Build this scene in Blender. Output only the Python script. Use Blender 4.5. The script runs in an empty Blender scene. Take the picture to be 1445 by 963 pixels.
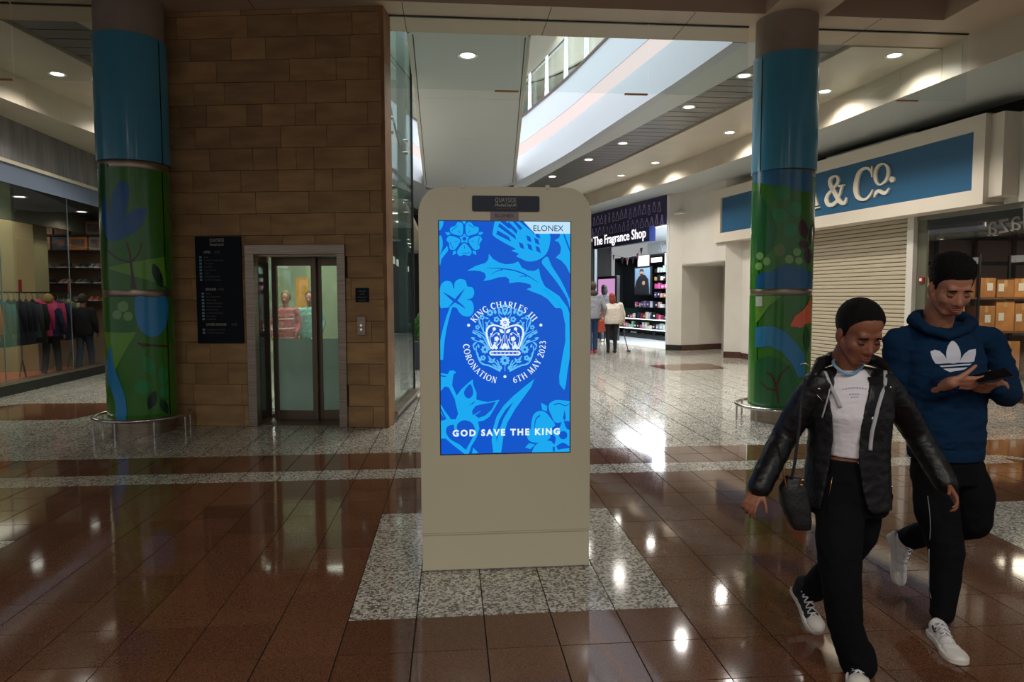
import bpy, bmesh, math, random
from math import pi, sin, cos, radians, sqrt, atan2, floor
from mathutils import Vector, Matrix, noise
random.seed(7)
SC = bpy.context.scene
COL = SC.collection
# ------------------------------------------------------------ camera
F_PX = 975.0
YAW, PITCH, ROLL = radians(4.97), radians(-3.73), radians(-0.12)
CAM = Vector((0, 0, 1.6))
_fw = Vector((sin(YAW)*cos(PITCH), cos(YAW)*cos(PITCH), sin(PITCH)))
_r0 = Vector((cos(YAW), -sin(YAW), 0)); _u0 = _r0.cross(_fw)
_rt = cos(ROLL)*_r0 + sin(ROLL)*_u0; _up = -sin(ROLL)*_r0 + cos(ROLL)*_u0
cd = bpy.data.cameras.new('camera'); cam = bpy.data.objects.new('camera', cd); COL.objects.link(cam)
cd.sensor_width = 36.0; cd.lens = F_PX/1445*36; cd.clip_start = .05; cd.clip_end = 200
m = Matrix((_rt, _up, -_fw)).transposed().to_4x4(); m.translation = CAM
cam.matrix_world = m; SC.camera = cam
def at(u, v, X=None, Y=None, Z=None):
    """photo pixel -> the world point on the plane X=, Y= or Z="""
    d = _fw + _rt*((u-722.5)/F_PX) - _up*((v-481.5)/F_PX)
    t = (X-CAM.x)/d.x if X is not None else (Y-CAM.y)/d.y if Y is not None else (Z-CAM.z)/d.z
    return CAM + d*t
def at_line(u, v, A, B):
    """photo pixel -> the point on the upright plane through plan points A, B"""
    d = _fw + _rt*((u-722.5)/F_PX) - _up*((v-481.5)/F_PX)
    n = Vector((B[1]-A[1], A[0]-B[0], 0)); a = Vector((A[0], A[1], 0))
    return CAM + d*((a-CAM).dot(n)/d.dot(n))
# ------------------------------------------------------------ world, light, exposure
w = bpy.data.worlds.new('world'); SC.world = w; w.use_nodes = True
w.node_tree.nodes['Background'].inputs[0].default_value = (.95, .97, 1.0, 1)
w.node_tree.nodes['Background'].inputs[1].default_value = .34
SC.view_settings.view_transform = 'Standard'; SC.view_settings.look = 'None'
SC.view_settings.exposure = 0.0; SC.view_settings.gamma = 1.0
def area(name, loc, size, power, col, rot=(0, 0, 0), sy=None):
    l = bpy.data.lights.new(name, 'AREA'); l.energy = power; l.color = col
    l.shape = 'RECTANGLE'; l.size = size; l.size_y = sy or size
    o = bpy.data.objects.new(name, l); o.location = loc; o.rotation_euler = rot; COL.objects.link(o); return o
area('atrium_skylight', (.6, 15.5, 10.2), 8.0, 2500, (.88, .94, 1), sy=15).data.spread = radians(125)
SPOT_W = 165
# ------------------------------------------------------------ helpers
def lin(c):
    c = c/255.0
    return c/12.92 if c <= .04045 else ((c+.055)/1.055)**2.4
def rgb(c): return (lin(c[0]), lin(c[1]), lin(c[2]), 1)
MATS = {}
def M(name, c, rough=.5, metal=0, c2=None, scale=6, detail=4, bump=0, bscale=None, coat=0, rnd=0, stretch=None, emit=0, spec=.5, lo=.35, hi=.65, cr=.1):
    if name in MATS: return MATS[name]
    mt = bpy.data.materials.new(name); mt.use_nodes = True; nt = mt.node_tree; N = nt.nodes; L = nt.links
    b = N['Principled BSDF']; b.inputs['Base Color'].default_value = rgb(c)
    b.inputs['Roughness'].default_value = rough; b.inputs['Metallic'].default_value = metal
    b.inputs['Specular IOR Level'].default_value = spec
    if coat: b.inputs['Coat Weight'].default_value = coat; b.inputs['Coat Roughness'].default_value = cr
    tc = N.new('ShaderNodeTexCoord'); mp = N.new('ShaderNodeMapping'); L.new(tc.outputs['Object'], mp.inputs[0])
    if stretch: mp.inputs['Scale'].default_value = stretch
    if rnd:
        oi = N.new('ShaderNodeObjectInfo'); va = N.new('ShaderNodeVectorMath'); va.operation = 'SCALE'; va.inputs['Scale'].default_value = 37.0
        cx = N.new('ShaderNodeCombineXYZ'); L.new(oi.outputs['Random'], cx.inputs[0]); L.new(oi.outputs['Random'], cx.inputs[2])
        L.new(cx.outputs[0], va.inputs[0]); ad = N.new('ShaderNodeVectorMath'); L.new(mp.outputs[0], ad.inputs[0]); L.new(va.outputs[0], ad.inputs[1]); src = ad.outputs[0]
    else: src = mp.outputs[0]
    col = None
    if c2 is not None:
        nz = N.new('ShaderNodeTexNoise'); nz.inputs['Scale'].default_value = scale; nz.inputs['Detail'].default_value = detail; L.new(src, nz.inputs['Vector'])
        r = N.new('ShaderNodeValToRGB'); r.color_ramp.elements[0].position = lo; r.color_ramp.elements[1].position = hi
        r.color_ramp.elements[0].color = rgb(c); r.color_ramp.elements[1].color = rgb(c2)
        L.new(nz.outputs['Fac'], r.inputs[0]); col = r.outputs[0]
    if rnd:
        hs = N.new('ShaderNodeHueSaturation'); hs.inputs['Color'].default_value = rgb(c)
        mr = N.new('ShaderNodeMapRange'); mr.inputs[3].default_value = 1-rnd; mr.inputs[4].default_value = 1+rnd
        L.new(oi.outputs['Random'], mr.inputs[0]); L.new(mr.outputs[0], hs.inputs['Value'])
        if col is not None: L.new(col, hs.inputs['Color'])
        col = hs.outputs[0]
    if col is not None: L.new(col, b.inputs['Base Color'])
    if bump:
        nb = N.new('ShaderNodeTexNoise'); nb.inputs['Scale'].default_value = bscale or scale*4; nb.inputs['Detail'].default_value = 3; L.new(src, nb.inputs['Vector'])
        bp = N.new('ShaderNodeBump'); bp.inputs['Strength'].default_value = bump; bp.inputs['Distance'].default_value = .01
        L.new(nb.outputs['Fac'], bp.inputs['Height']); L.new(bp.outputs[0], b.inputs['Normal'])
    if emit:
        b.inputs['Emission Color'].default_value = rgb(c); b.inputs['Emission Strength'].default_value = emit
    MATS[name] = mt; return mt
def E(name, c, s=1.0, gloss=.15):
    """something that gives off light (screen, lamp, lit sign) behind a slightly glossy face"""
    if name in MATS: return MATS[name]
    mt = bpy.data.materials.new(name); mt.use_nodes = True; b = mt.node_tree.nodes['Principled BSDF']
    b.inputs['Base Color'].default_value = (.01, .01, .012, 1); b.inputs['Roughness'].default_value = gloss; b.inputs['Specular IOR Level'].default_value = .22
    b.inputs['Emission Color'].default_value = rgb(c); b.inputs['Emission Strength'].default_value = s
    MATS[name] = mt; return mt
def G(name, tint=(.9, .96, .95), refl=.05, power=4.0, rough=.02, peak=.8, frost=0, fcol=(200, 215, 215)):
    """thin architectural glass: tinted see-through plus a mirror that grows at grazing angles"""
    if name in MATS: return MATS[name]
    mt = bpy.data.materials.new(name); mt.use_nodes = True; nt = mt.node_tree; N = nt.nodes; L = nt.links; N.clear()
    out = N.new('ShaderNodeOutputMaterial'); mx = N.new('ShaderNodeMixShader'); tr = N.new('ShaderNodeBsdfTransparent'); gl = N.new('ShaderNodeBsdfGlossy')
    tr.inputs[0].default_value = (*tint, 1); gl.inputs['Roughness'].default_value = rough
    lw = N.new('ShaderNodeLayerWeight'); lw.inputs[0].default_value = .5
    pw = N.new('ShaderNodeMath'); pw.operation = 'POWER'; pw.inputs[1].default_value = power; L.new(lw.outputs['Facing'], pw.inputs[0])
    mr = N.new('ShaderNodeMapRange'); mr.inputs[3].default_value = refl; mr.inputs[4].default_value = peak; L.new(pw.outputs[0], mr.inputs[0])
    L.new(mr.outputs[0], mx.inputs[0]); L.new(gl.outputs[0], mx.inputs[2])
    if frost:
        m2 = N.new('ShaderNodeMixShader'); df = N.new('ShaderNodeBsdfTranslucent'); d2 = N.new('ShaderNodeBsdfDiffuse'); m3 = N.new('ShaderNodeMixShader')
        df.inputs[0].default_value = rgb(fcol); d2.inputs[0].default_value = rgb(fcol); m3.inputs[0].default_value = .5
        L.new(df.outputs[0], m3.inputs[1]); L.new(d2.outputs[0], m3.inputs[2])
        m2.inputs[0].default_value = frost; L.new(tr.outputs[0], m2.inputs[1]); L.new(m3.outputs[0], m2.inputs[2]); L.new(m2.outputs[0], mx.inputs[1])
    else: L.new(tr.outputs[0], mx.inputs[1])
    L.new(mx.outputs[0], out.inputs[0]); MATS[name] = mt; return mt
def speckle(name, base, dark, light, scale=160, rough=.12, tint=None, rnd=.0, grout=None):
    """polished granite: crystals of two or three colours"""
    if name in MATS: return MATS[name]
    mt = bpy.data.materials.new(name); mt.use_nodes = True; nt = mt.node_tree; N = nt.nodes; L = nt.links; b = N['Principled BSDF']
    ge = N.new('ShaderNodeNewGeometry'); vo = N.new('ShaderNodeTexVoronoi'); vo.inputs['Scale'].default_value = scale; L.new(ge.outputs['Position'], vo.inputs['Vector'])
    r = N.new('ShaderNodeValToRGB'); r.color_ramp.interpolation = 'CONSTANT'; e = r.color_ramp.elements
    e[0].position = 0; e[0].color = rgb(dark); e[1].position = .33; e[1].color = rgb(base); x = e.new(.72); x.color = rgb(light)
    sp = N.new('ShaderNodeSeparateColor'); L.new(vo.outputs['Color'], sp.inputs[0]); L.new(sp.outputs[0], r.inputs[0])
    nz = N.new('ShaderNodeTexNoise'); nz.inputs['Scale'].default_value = 1.3; L.new(ge.outputs['Position'], nz.inputs['Vector'])
    hs = N.new('ShaderNodeHueSaturation'); L.new(r.outputs[0], hs.inputs['Color'])
    oi = N.new('ShaderNodeObjectInfo'); ad = N.new('ShaderNodeMath'); ad.operation = 'MULTIPLY_ADD'; ad.inputs[1].default_value = rnd; L.new(oi.outputs['Random'], ad.inputs[0])
    mr = N.new('ShaderNodeMapRange'); mr.inputs[3].default_value = .85-rnd/2; mr.inputs[4].default_value = 1.15-rnd/2; L.new(nz.outputs['Fac'], mr.inputs[0]); L.new(mr.outputs[0], ad.inputs[2])
    L.new(ad.outputs[0], hs.inputs['Value']); L.new(hs.outputs[0], b.inputs['Base Color'])
    b.inputs['Roughness'].default_value = rough; b.inputs['Specular IOR Level'].default_value = .5
    n2 = N.new('ShaderNodeTexNoise'); n2.inputs['Scale'].default_value = 2.2; L.new(ge.outputs['Position'], n2.inputs['Vector'])
    m2 = N.new('ShaderNodeMapRange'); m2.inputs[3].default_value = rough*.7; m2.inputs[4].default_value = rough*1.4; L.new(n2.outputs['Fac'], m2.inputs[0]); L.new(m2.outputs[0], b.inputs['Roughness'])
    MATS[name] = mt; return mt

class MB:
    def __init__(s, T=None): s.v = []; s.f = []; s.T = T
    def add(s, vs, fs):
        o = len(s.v)
        for p in vs:
            p = Vector(p); s.v.append(tuple(s.T @ p) if s.T is not None else tuple(p))
        for f in fs: s.f.append([i+o for i in f])
        return s
    def box(s, x0, x1, y0, y1, z0, z1):
        return s.add([(x0,y0,z0),(x1,y0,z0),(x1,y1,z0),(x0,y1,z0),(x0,y0,z1),(x1,y0,z1),(x1,y1,z1),(x0,y1,z1)],
                     [(3,2,1,0),(4,5,6,7),(0,1,5,4),(1,2,6,5),(2,3,7,6),(3,0,4,7)])
    def prism(s, pts, z0, z1):
        n = len(pts); A = sum(pts[i][0]*pts[(i+1)%n][1]-pts[(i+1)%n][0]*pts[i][1] for i in range(n))
        if A < 0: pts = pts[::-1]
        return s.add([(p[0],p[1],z0) for p in pts]+[(p[0],p[1],z1) for p in pts],
                     [list(range(n))[::-1], list(range(n,2*n))]+[(i,(i+1)%n,(i+1)%n+n,i+n) for i in range(n)])
    def slab(s, pts, d):
        """a planar 3D polygon given thickness along vector d"""
        n = len(pts); d = Vector(d); P = [Vector(p) for p in pts]
        return s.add(P+[p+d for p in P], [list(range(n)), list(range(n,2*n))[::-1]]+[(i,i+n,(i+1)%n+n,(i+1)%n) for i in range(n)])
    def poly(s, pts): return s.add(pts, [list(range(len(pts)))])
    def strip(s, A, B):
        n = len(A); return s.add(list(A)+list(B), [(i,i+1,i+1+n,i+n) for i in range(n-1)])
    def tube(s, path, r, n=8, closed=False, flat=1.0, caps=True):
        P = [Vector(p) for p in path]; k = len(P); rs = r if isinstance(r, (list, tuple)) else [r]*k
        vs = []; prev = None
        for i in range(k):
            t = (P[(i+1)%k]-P[i-1]) if closed else (P[min(i+1,k-1)]-P[max(i-1,0)])
            t.normalize()
            if prev is None:
                a = Vector((0,0,1)) if abs(t.z) < .9 else Vector((1,0,0)); x = t.cross(a).normalized()
            else: x = (prev-t*prev.dot(t)).normalized()
            prev = x; y = t.cross(x)
            for j in range(n):
                a = 2*pi*j/n; vs.append(P[i]+x*(cos(a)*rs[i])+y*(sin(a)*rs[i]*flat))
        fs = []
        for i in range(k if closed else k-1):
            for j in range(n):
                a = i*n+j; b = i*n+(j+1)%n; c = ((i+1)%k)*n+(j+1)%n; d = ((i+1)%k)*n+j; fs.append((a,b,c,d))
        if not closed and caps: fs += [list(range(n))[::-1], list(range((k-1)*n,k*n))]
        return s.add(vs, fs)
    def lathe(s, prof, n=32, c=(0,0,0), a0=0, a1=2*pi):
        full = abs(a1-a0-2*pi) < 1e-6; m_ = n if full else n+1; vs = []; fs = []
        for i in range(m_):
            a = a0+(a1-a0)*i/n
            for r, z in prof: vs.append((c[0]+cos(a)*r, c[1]+sin(a)*r, c[2]+z))
        k = len(prof)
        for i in range(n):
            for j in range(k-1):
                a = i*k+j; b = ((i+1)%m_)*k+j; fs.append((a,b,b+1,a+1))
        return s.add(vs, fs)
    def build(s, name, mat, parent=None, smooth=False, bevel=0, seg=2, world=True):
        me = bpy.data.meshes.new(name); me.from_pydata(s.v, [], s.f); me.update()
        if s.f:
            bm = bmesh.new(); bm.from_mesh(me); bmesh.ops.recalc_face_normals(bm, faces=bm.faces); bm.to_mesh(me); bm.free()
        return link(me, name, mat, parent, smooth, bevel, seg, world)
def link(me, name, mat, parent=None, smooth=False, bevel=0, seg=2, world=True):
    if mat is not None and not me.materials: me.materials.append(mat)
    if smooth:
        me.polygons.foreach_set('use_smooth', [True]*len(me.polygons))
        if smooth != 'all' and hasattr(me, 'set_sharp_from_angle'): me.set_sharp_from_angle(angle=radians(38))
    o = bpy.data.objects.new(name, me); COL.objects.link(o)
    if parent is not None:
        o.parent = parent
        if world: o.matrix_parent_inverse = parent_world(parent).inverted()
    if bevel:
        b = o.modifiers.new('bevel', 'BEVEL'); b.width = bevel; b.segments = seg; b.limit_method = 'ANGLE'; b.angle_limit = radians(40)
    return o
def parent_world(p):
    mm = Matrix.LocRotScale(p.location, p.rotation_euler, p.scale)
    return (parent_world(p.parent) @ p.matrix_parent_inverse @ mm) if p.parent else mm
def tag(o, label=None, cat=None, group=None, kind=None):
    if label: o['label'] = label
    if cat: o['category'] = cat
    if group: o['group'] = group
    if kind: o['kind'] = kind
    return o
def thing(name, label, cat, loc=(0,0,0), rz=0, group=None):
    o = bpy.data.objects.new(name, None); o.empty_display_size = .1; COL.objects.link(o)
    o.location = loc; o.rotation_euler = (0,0,rz); return tag(o, label, cat, group)
def struct(o): o['kind'] = 'structure'; return o
def sempty(name, loc=(0,0,0)):
    o = bpy.data.objects.new(name, None); o.empty_display_size = .1; COL.objects.link(o); o.location = loc; o['kind'] = 'structure'; return o
def dup(root, loc=None, rz=None, label=None):
    r = root.copy(); COL.objects.link(r)
    if loc is not None: r.location = loc
    if rz is not None: r.rotation_euler = (0,0,rz)
    if label: r['label'] = label
    for ch in list(root.children):
        c = ch.copy(); COL.objects.link(c); c.parent = r
        for g in ch.children: d = g.copy(); COL.objects.link(d); d.parent = c
    return r
def cr(pts, n=6, closed=True):
    """smooth curve through points"""
    P = [Vector(p) for p in pts]; k = len(P); out = []
    rng = range(k) if closed else range(k-1)
    for i in rng:
        if closed: a,b,c,d = P[i-1],P[i],P[(i+1)%k],P[(i+2)%k]
        else: a,b,c,d = P[max(i-1,0)],P[i],P[i+1],P[min(i+2,k-1)]
        for j in range(n):
            t = j/n; out.append(.5*((2*b)+(c-a)*t+(2*a-5*b+4*c-d)*t*t+(3*b-a-3*c+d)*t**3))
    if not closed: out.append(P[-1].copy())
    return out
def brush(path, w, n=5, smooth=True):
    """2D stroke of varying width -> outline"""
    P = cr(path, n, False) if smooth and len(path) > 2 else [Vector(p) for p in path]
    k = len(P); ws = w if isinstance(w, (list, tuple)) else [w]*2
    L_ = []; R_ = []
    for i in range(k):
        t = (P[min(i+1,k-1)]-P[max(i-1,0)]).normalized(); nn = Vector((-t.y, t.x)); q = i/(k-1)*(len(ws)-1); j = min(int(q), len(ws)-2)
        ww = ws[j]+(ws[j+1]-ws[j])*(q-j); L_.append(P[i]+nn*ww/2); R_.append(P[i]-nn*ww/2)
    return L_+R_[::-1]
def circ(x, y, r, n=20, ry=None): return [(x+cos(2*pi*i/n)*r, y+sin(2*pi*i/n)*(ry or r)) for i in range(n)]
FONT = {}
def txt(body, size, mat, parent, name, Mx, xs=1.0, ext=.001, ax='LEFT', bold=0, sp=1.0, shear=0):
    """lettering as a flat raised mesh; Mx places its x (along) / y (up) / z (out) axes"""
    c = bpy.data.curves.new('t', 'FONT'); c.body = body; c.size = size; c.extrude = ext; c.align_x = ax; c.offset = bold; c.space_character = sp; c.shear = shear; c.resolution_u = 3
    t = bpy.data.objects.new('t', c); COL.objects.link(t)
    me = bpy.data.meshes.new_from_object(t); bpy.data.objects.remove(t); bpy.data.curves.remove(c)
    me.transform(Mx @ Matrix.Diagonal((xs, 1, 1, 1))); me.name = name
    if Mx.determinant() < 0: me.flip_normals()
    return link(me, name, mat, parent)
def frame(o, x, n=None, up=(0,0,1)):
    """matrix with origin o, x axis along x, y axis up, z axis out"""
    x = Vector(x).normalized(); y = Vector(up); y = (y-x*y.dot(x)).normalized(); z = x.cross(y)
    mm = Matrix((x, y, z)).transposed().to_4x4(); mm.translation = Vector(o); return mm
def interp(T, y):
    if y <= T[0][0]: a, b = T[0], T[1]
    elif y >= T[-1][0]: a, b = T[-2], T[-1]
    else:
        for a, b in zip(T, T[1:]):
            if a[0] <= y <= b[0]: break
    return a[1]+(b[1]-a[1])*(y-a[0])/(b[0]-a[0])
def wallT(A, B):
    """local frame of an upright wall: x runs A->B, y to its left, z up"""
    d = Vector((B[0]-A[0], B[1]-A[1], 0)); L_ = d.length; d.normalize(); n = Vector((-d.y, d.x, 0))
    mm = Matrix((d, n, Vector((0,0,1)))).transposed().to_4x4(); mm.translation = Vector((A[0], A[1], 0)); return mm, L_
# ------------------------------------------------------------ shared materials
m_brown = speckle('red_brown_granite', (100, 66, 47), (82, 52, 37), (115, 79, 58), 300, .06, rnd=.28)
m_gran = speckle('pale_speckled_granite', (174, 168, 154), (108, 103, 94), (208, 203, 190), 80, .09, rnd=.10)
m_grout = M('floor_grout', (20, 16, 13), .9)
m_cream = M('cream_ceiling_panel', (196, 186, 168), .38, c2=(202, 192, 174), scale=2)
m_coff = M('beige_coffer_panel', (142, 116, 94), .6); m_beam = M('warm_beige_beam', (186, 164, 142), .5)
m_grey = M('grey_white_soffit', (186, 190, 188), .45)
m_slat = M('grey_metal_slat', (120, 116, 110), .35, metal=.5)
m_dark = M('dark_void', (22, 21, 20), .7)
m_white = M('white_painted_wall', (214, 209, 200), .55, c2=(208, 202, 192), scale=1.5)
m_fascia = M('white_balcony_fascia', (176, 180, 186), .4)
m_steel = M('brushed_steel', (168, 152, 136), .34, metal=.9, c2=(140, 126, 112), scale=3, stretch=(1,1,30))
m_chrome = M('polished_steel', (190, 188, 184), .16, metal=1)
m_black = M('black_plastic', (20, 20, 22), .35)
m_gclear = G('clear_glass', (.94, .97, .965), .03, 5, .01, .5)
m_shopgl = G('shop_window_glass', (.80, .84, .84), .10, 3.5, .01, .75)
m_teal = G('green_tinted_lift_glass', (.80, .93, .92), .10, 2.6, .01, .6)
m_lamp = E('downlight_diffuser', (255, 246, 228), 9)
# ================================================================ FLOOR
S = .3357; GX, GY = -.523, 3.374
floor = sempty('floor')
MB().box(-16, 16, -12, 34, -.12, -.006).build('screed', m_grout, floor)
_f = MB().box(-16, 16, -12, 2.3, -.006, 0); _f.build('paving_behind_view', m_brown, floor)
def proj(p):
    d = Vector(p)-CAM; z = d.dot(_fw)
    return (722.5+F_PX*d.dot(_rt)/z, 481.5-F_PX*d.dot(_up)/z) if z > .2 else (1e9, 1e9)
def tile_mat(i, j):
    if 0 <= i <= 4 and 0 <= j <= 4: return m_gran
    if i <= -8 and i >= -12 and 0 <= j <= 3: return m_gran
    if j < 8: return m_brown
    if j == 8: return m_gran
    if j in (9, 10): return m_brown
    return m_gran
tiles = []
for j in range(-4, 84):
    for i in range(-46, 46):
        x = GX+i*S; y = GY+j*S
        u, v = proj((x+S/2, y+S/2, 0)); 
        if -750 < u < 2200 and v < 1350: tiles.append((y+S/2+abs(x)*.12, i, j, x, y))
tiles.sort()
def tile_mesh(mat):
    g = .003; t = MB(); c = S/2-g; k = c
    t.add([(-k,-k,0),(k,-k,0),(k,k,0),(-k,k,0),(-c,-c,-.003),(c,-c,-.003),(c,c,-.003),(-c,c,-.003),(-c,-c,-.006),(c,-c,-.006),(c,c,-.006),(-c,c,-.006)],
          [(0,1,2,3),(4,5,1,0),(5,6,2,1),(6,7,3,2),(7,4,0,3),(8,9,5,4),(9,10,6,5),(10,11,7,6),(11,8,4,7)])
    me = bpy.data.meshes.new('floor_tile'); me.from_pydata(t.v, [], t.f); me.materials.append(mat); return me
TM = {m_brown: tile_mesh(m_brown), m_gran: tile_mesh(m_gran)}
far = {m_brown: MB(), m_gran: MB()}
for n, (_, i, j, x, y) in enumerate(tiles):
    mt = tile_mat(i, j)
    if n < 298:
        o = bpy.data.objects.new('floor_tile', TM[mt]); COL.objects.link(o); o.parent = floor
        o.location = (x+S/2, y+S/2, random.uniform(-.0004, .0004)); o.rotation_euler = (random.gauss(0, .0006), random.gauss(0, .0006), 0)
    else:
        g = .002+.0003*j; g = min(g, .006)
        far[mt].add([(x+g,y+g,-.006),(x+S-g,y+g,-.006),(x+S-g,y+S-g,-.006),(x+g,y+S-g,-.006),(x+g,y+g,0),(x+S-g,y+g,0),(x+S-g,y+S-g,0),(x+g,y+S-g,0)],
                    [(4,5,6,7),(0,1,5,4),(1,2,6,5),(2,3,7,6),(3,0,4,7)])
for mt, nm in ((m_brown, 'distant_red_tiles'), (m_gran, 'distant_granite_tiles')):
    tag(far[mt].build(nm, mt, floor), kind='stuff')
def inlay(pts, mat, h=.001):
    MB().prism(pts, 0.0004, h).build('paving_inlay', mat, floor)
inlay([(-6.39,10.89),(-4.6,10.8),(-4.97,9.40),(-5.88,9.42),(-6.9,9.45),(-7.1,10.1)], m_brown)
inlay([(4.45,15.5),(6.03,15.8),(6.05,14.6),(4.65,14.3)], m_brown)
inlay([(3.60,4.37),(4.16,4.91),(4.9,4.93),(5.5,4.3),(5.5,3.0),(3.58,3.0),(3.58,3.95)], m_gran)
# the bands bend towards the camera on the right
inlay([(5.36,6.06),(5.5,7.07),(9.5,7.07),(9.5,2.6),(6.7,2.6),(6.7,4.9)], m_brown, .0008)
inlay([(5.36,6.3),(5.42,6.40),(9.2,3.2),(8.9,2.9)], m_gran, .0012)
inlay([(6.4,7.08),(6.5,7.3),(9.9,7.3),(9.9,4.1)], m_gran, .0012)
# ================================================================ CEILINGS
VE = [(3.79,9.22),(3.62,10.7),(3.38,12.4),(3.08,14.5),(2.78,16.6),(2.38,18.7),(1.93,20.7),(1.2,22.2),(.3,22.7),(-.5,22.1),(-1.05,20.7),(-1.75,17.6),(-2.4,13.5),(-2.75,9.22)]
VEs = [tuple(p) for p in cr([Vector(p) for p in VE], 4, False)]
SU = [(9.22,4.60),(10.05,4.47),(11.8,4.18),(14.4,3.70),(17.5,3.05),(21.45,2.37),(30,.9)]
DL = [(9.22,5.42),(11.74,5.12),(13.5,4.87),(17.6,4.20),(21.4,3.35),(30,1.6)]
CRR = [(8.87,6.80),(12.2,6.54),(14.2,6.28),(17.5,5.72),(22,4.72),(30,2.9)]
WR = 9.9
ceiling = sempty('ceiling')
Ys = [9.22+i*(30-9.22)/26 for i in range(27)]
def line(T, sgn=1, off=0): return [(sgn*(interp(T, y)+off), y) for y in Ys]
# near ceiling: lateral beam, coffers
cb = MB()
cb.box(-9, 7.0, 8.30, 9.22, 5.0, 5.45)
cb.box(3.80, 4.55, -10, 8.30, 5.0, 5.45)
cb.box(6.10, 7.0, -10, 8.30, 5.0, 5.45)
cb.box(-4.2, -3.5, -10, 8.30, 5.0, 5.45)
cb.box(-9, -6.2, -10, 8.30, 5.0, 5.45)
cb.box(-6.2, 6.1, 2.4, 3.1, 5.0, 5.45)
cb.build('ceiling_beam', m_beam, ceiling)
MB().box(-9, 7, -10, 8.3, 5.45, 5.6).build('coffer_panel', m_coff, ceiling)
# thin dark joint in the lateral beam and panel joints
for x in (-2.3, -.55, 1.2, 2.95, 5.3):
    MB().box(x-.004, x+.004, 8.32, 9.2, 4.9985, 5.001).build('ceiling_joint', m_dark, ceiling)
half = [p for p in VEs if p[0] > .3]; half = [(3.79,9.22)]+[p for p in half if p[1] > 9.23]+[(.3,22.7)]
lhalf = [p for p in VEs if p[0] <= .3]
su = line(SU)
MB().prism(half+[(.3,30)]+su[::-1], 5.0, 5.25).build('grey_soffit', m_grey, ceiling)
sul = [(-x, y) for x, y in su]
MB().prism([(-2.75,9.22)]+lhalf[::-1][1:]+[(.3,30)]+sul[::-1], 5.0, 5.25).build('grey_soffit', m_grey, ceiling)
for sg in (1, -1):
    a = line(SU, sg); b = line(DL, sg); b2 = line(DL, sg, .05); c = line(CRR, sg)
    # slatted strip: narrow metal slats across, set 3 cm up
    MB().prism(a+b2[::-1], 5.10, 5.25).build('soffit_backing', m_dark, ceiling)
    y = 9.24; sl = MB()
    while y < 29.5:
        y2 = y+.30; sl.prism([(sg*interp(SU, y), y), (sg*interp(DL, y), y+.02), (sg*interp(DL, y2), y2+.02), (sg*interp(SU, y2), y2)], 5.02, 5.05); y += .325
    sl.build('soffit_slats', m_slat, ceiling)['kind'] = 'stuff'
    MB().prism(b2+c[::-1], 4.985, 5.25).build('cream_soffit', m_cream, ceiling)
    # bulkhead drop face and lower soffit, seamed into panels
    ex = [(sg*7.5, 2.0), (sg*7.2, 5.5), (sg*6.93, 7.8), (sg*6.8, 8.87)] if sg > 0 else [(sg*6.9, 2.0), (sg*6.72, 8.3)]
    cc = ex+[p for p in c if p[1] > 9.0]; c3 = [(x+sg*.06, y) for x, y in cc]
    for q in range(len(cc)-1):
        (x0,y0),(x1,y1) = cc[q], cc[q+1]; (x2,y2),(x3,y3) = c3[q], c3[q+1]; g = .003
        MB().prism([(x0,y0+g),(x1,y1-g),(x3,y3-g),(x2,y2+g)], 4.55, 5.0).build('bulkhead_panel', m_cream, ceiling)
    MB().prism(c3+[(sg*WR,30),(sg*WR,2.0)], 4.55, 4.6).build('lower_soffit', m_grey if sg > 0 else m_cream, ceiling)
# far end of the mall
MB().box(-6, 7, 30, 30.2, 0, 5.2).build('wall_back', m_dark)['kind'] = 'structure'
# ceiling strip (walkway underside) crossing the void, in panels
br = sempty('trim_1')
BL = lambda y: -.516+(-.786+.516)*(y-9.1)/12.5
BR = lambda y: 1.028+(1.933-1.028)*(y-9.2)/12.3
yb = [9.22, 12.2, 15.2, 18.2, 22.4]
for y0, y1 in zip(yb, yb[1:]):
    MB().prism([(BL(y0)+.0,y0+.004),(BR(y0),y0+.004),(BR(y1),y1-.004),(BL(y1),y1-.004)], 5.0, 5.3).build('walkway_panel', m_grey, br)
for fn, s_ in ((BL, -1), (BR, 1)):
    MB().prism([(fn(9.3)-s_*.05,9.3),(fn(9.3)-s_*.035,9.3),(fn(22)-s_*.035,22),(fn(22)-s_*.05,22)], 4.998, 5.01).build('shadow_gap', m_dark, br)
    MB().prism([(fn(9.22),9.22),(fn(9.22)+s_*.03,9.22),(fn(22.3)+s_*.03,22.3),(fn(22.3),22.3)], 4.98, 5.34).build('edge_trim', m_cream, br)
# ================================================================ VOID FASCIA, BALUSTRADE, UPPER LEVEL
fas = sempty('trim_2')
ve = VEs
def offs(P, d):
    out = []
    for i, p in enumerate(P):
        a = Vector(P[max(i-1,0)]); b = Vector(P[min(i+1,len(P)-1)]); t = (b-a).normalized(); n = Vector((t.y, -t.x)); out.append((p[0]+n.x*d, p[1]+n.y*d))
    return out
def band(P, z0, z1, thick, name, mat, par, d=0, smooth=True):
    A = offs(P, d); B = offs(P, d+thick); n = len(P); v = [(x,y,z0) for x,y in A]+[(x,y,z0) for x,y in B]+[(x,y,z1) for x,y in A]+[(x,y,z1) for x,y in B]
    f = []
    for i in range(n-1): f += [(i,i+1,n*2+i+1,n*2+i),(n+i,n*3+i,n*3+i+1,n+i+1),(i,n+i,n+i+1,i+1),(2*n+i,2*n+i+1,3*n+i+1,3*n+i)]
    f += [(0,2*n,3*n,n),(n-1,2*n-1,4*n-1,3*n-1)]
    return MB().add(v, f).build(name, mat, par, smooth=smooth)
sgn = 1 if offs(ve, 1)[3][0] > ve[3][0] else -1   # outwards
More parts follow.
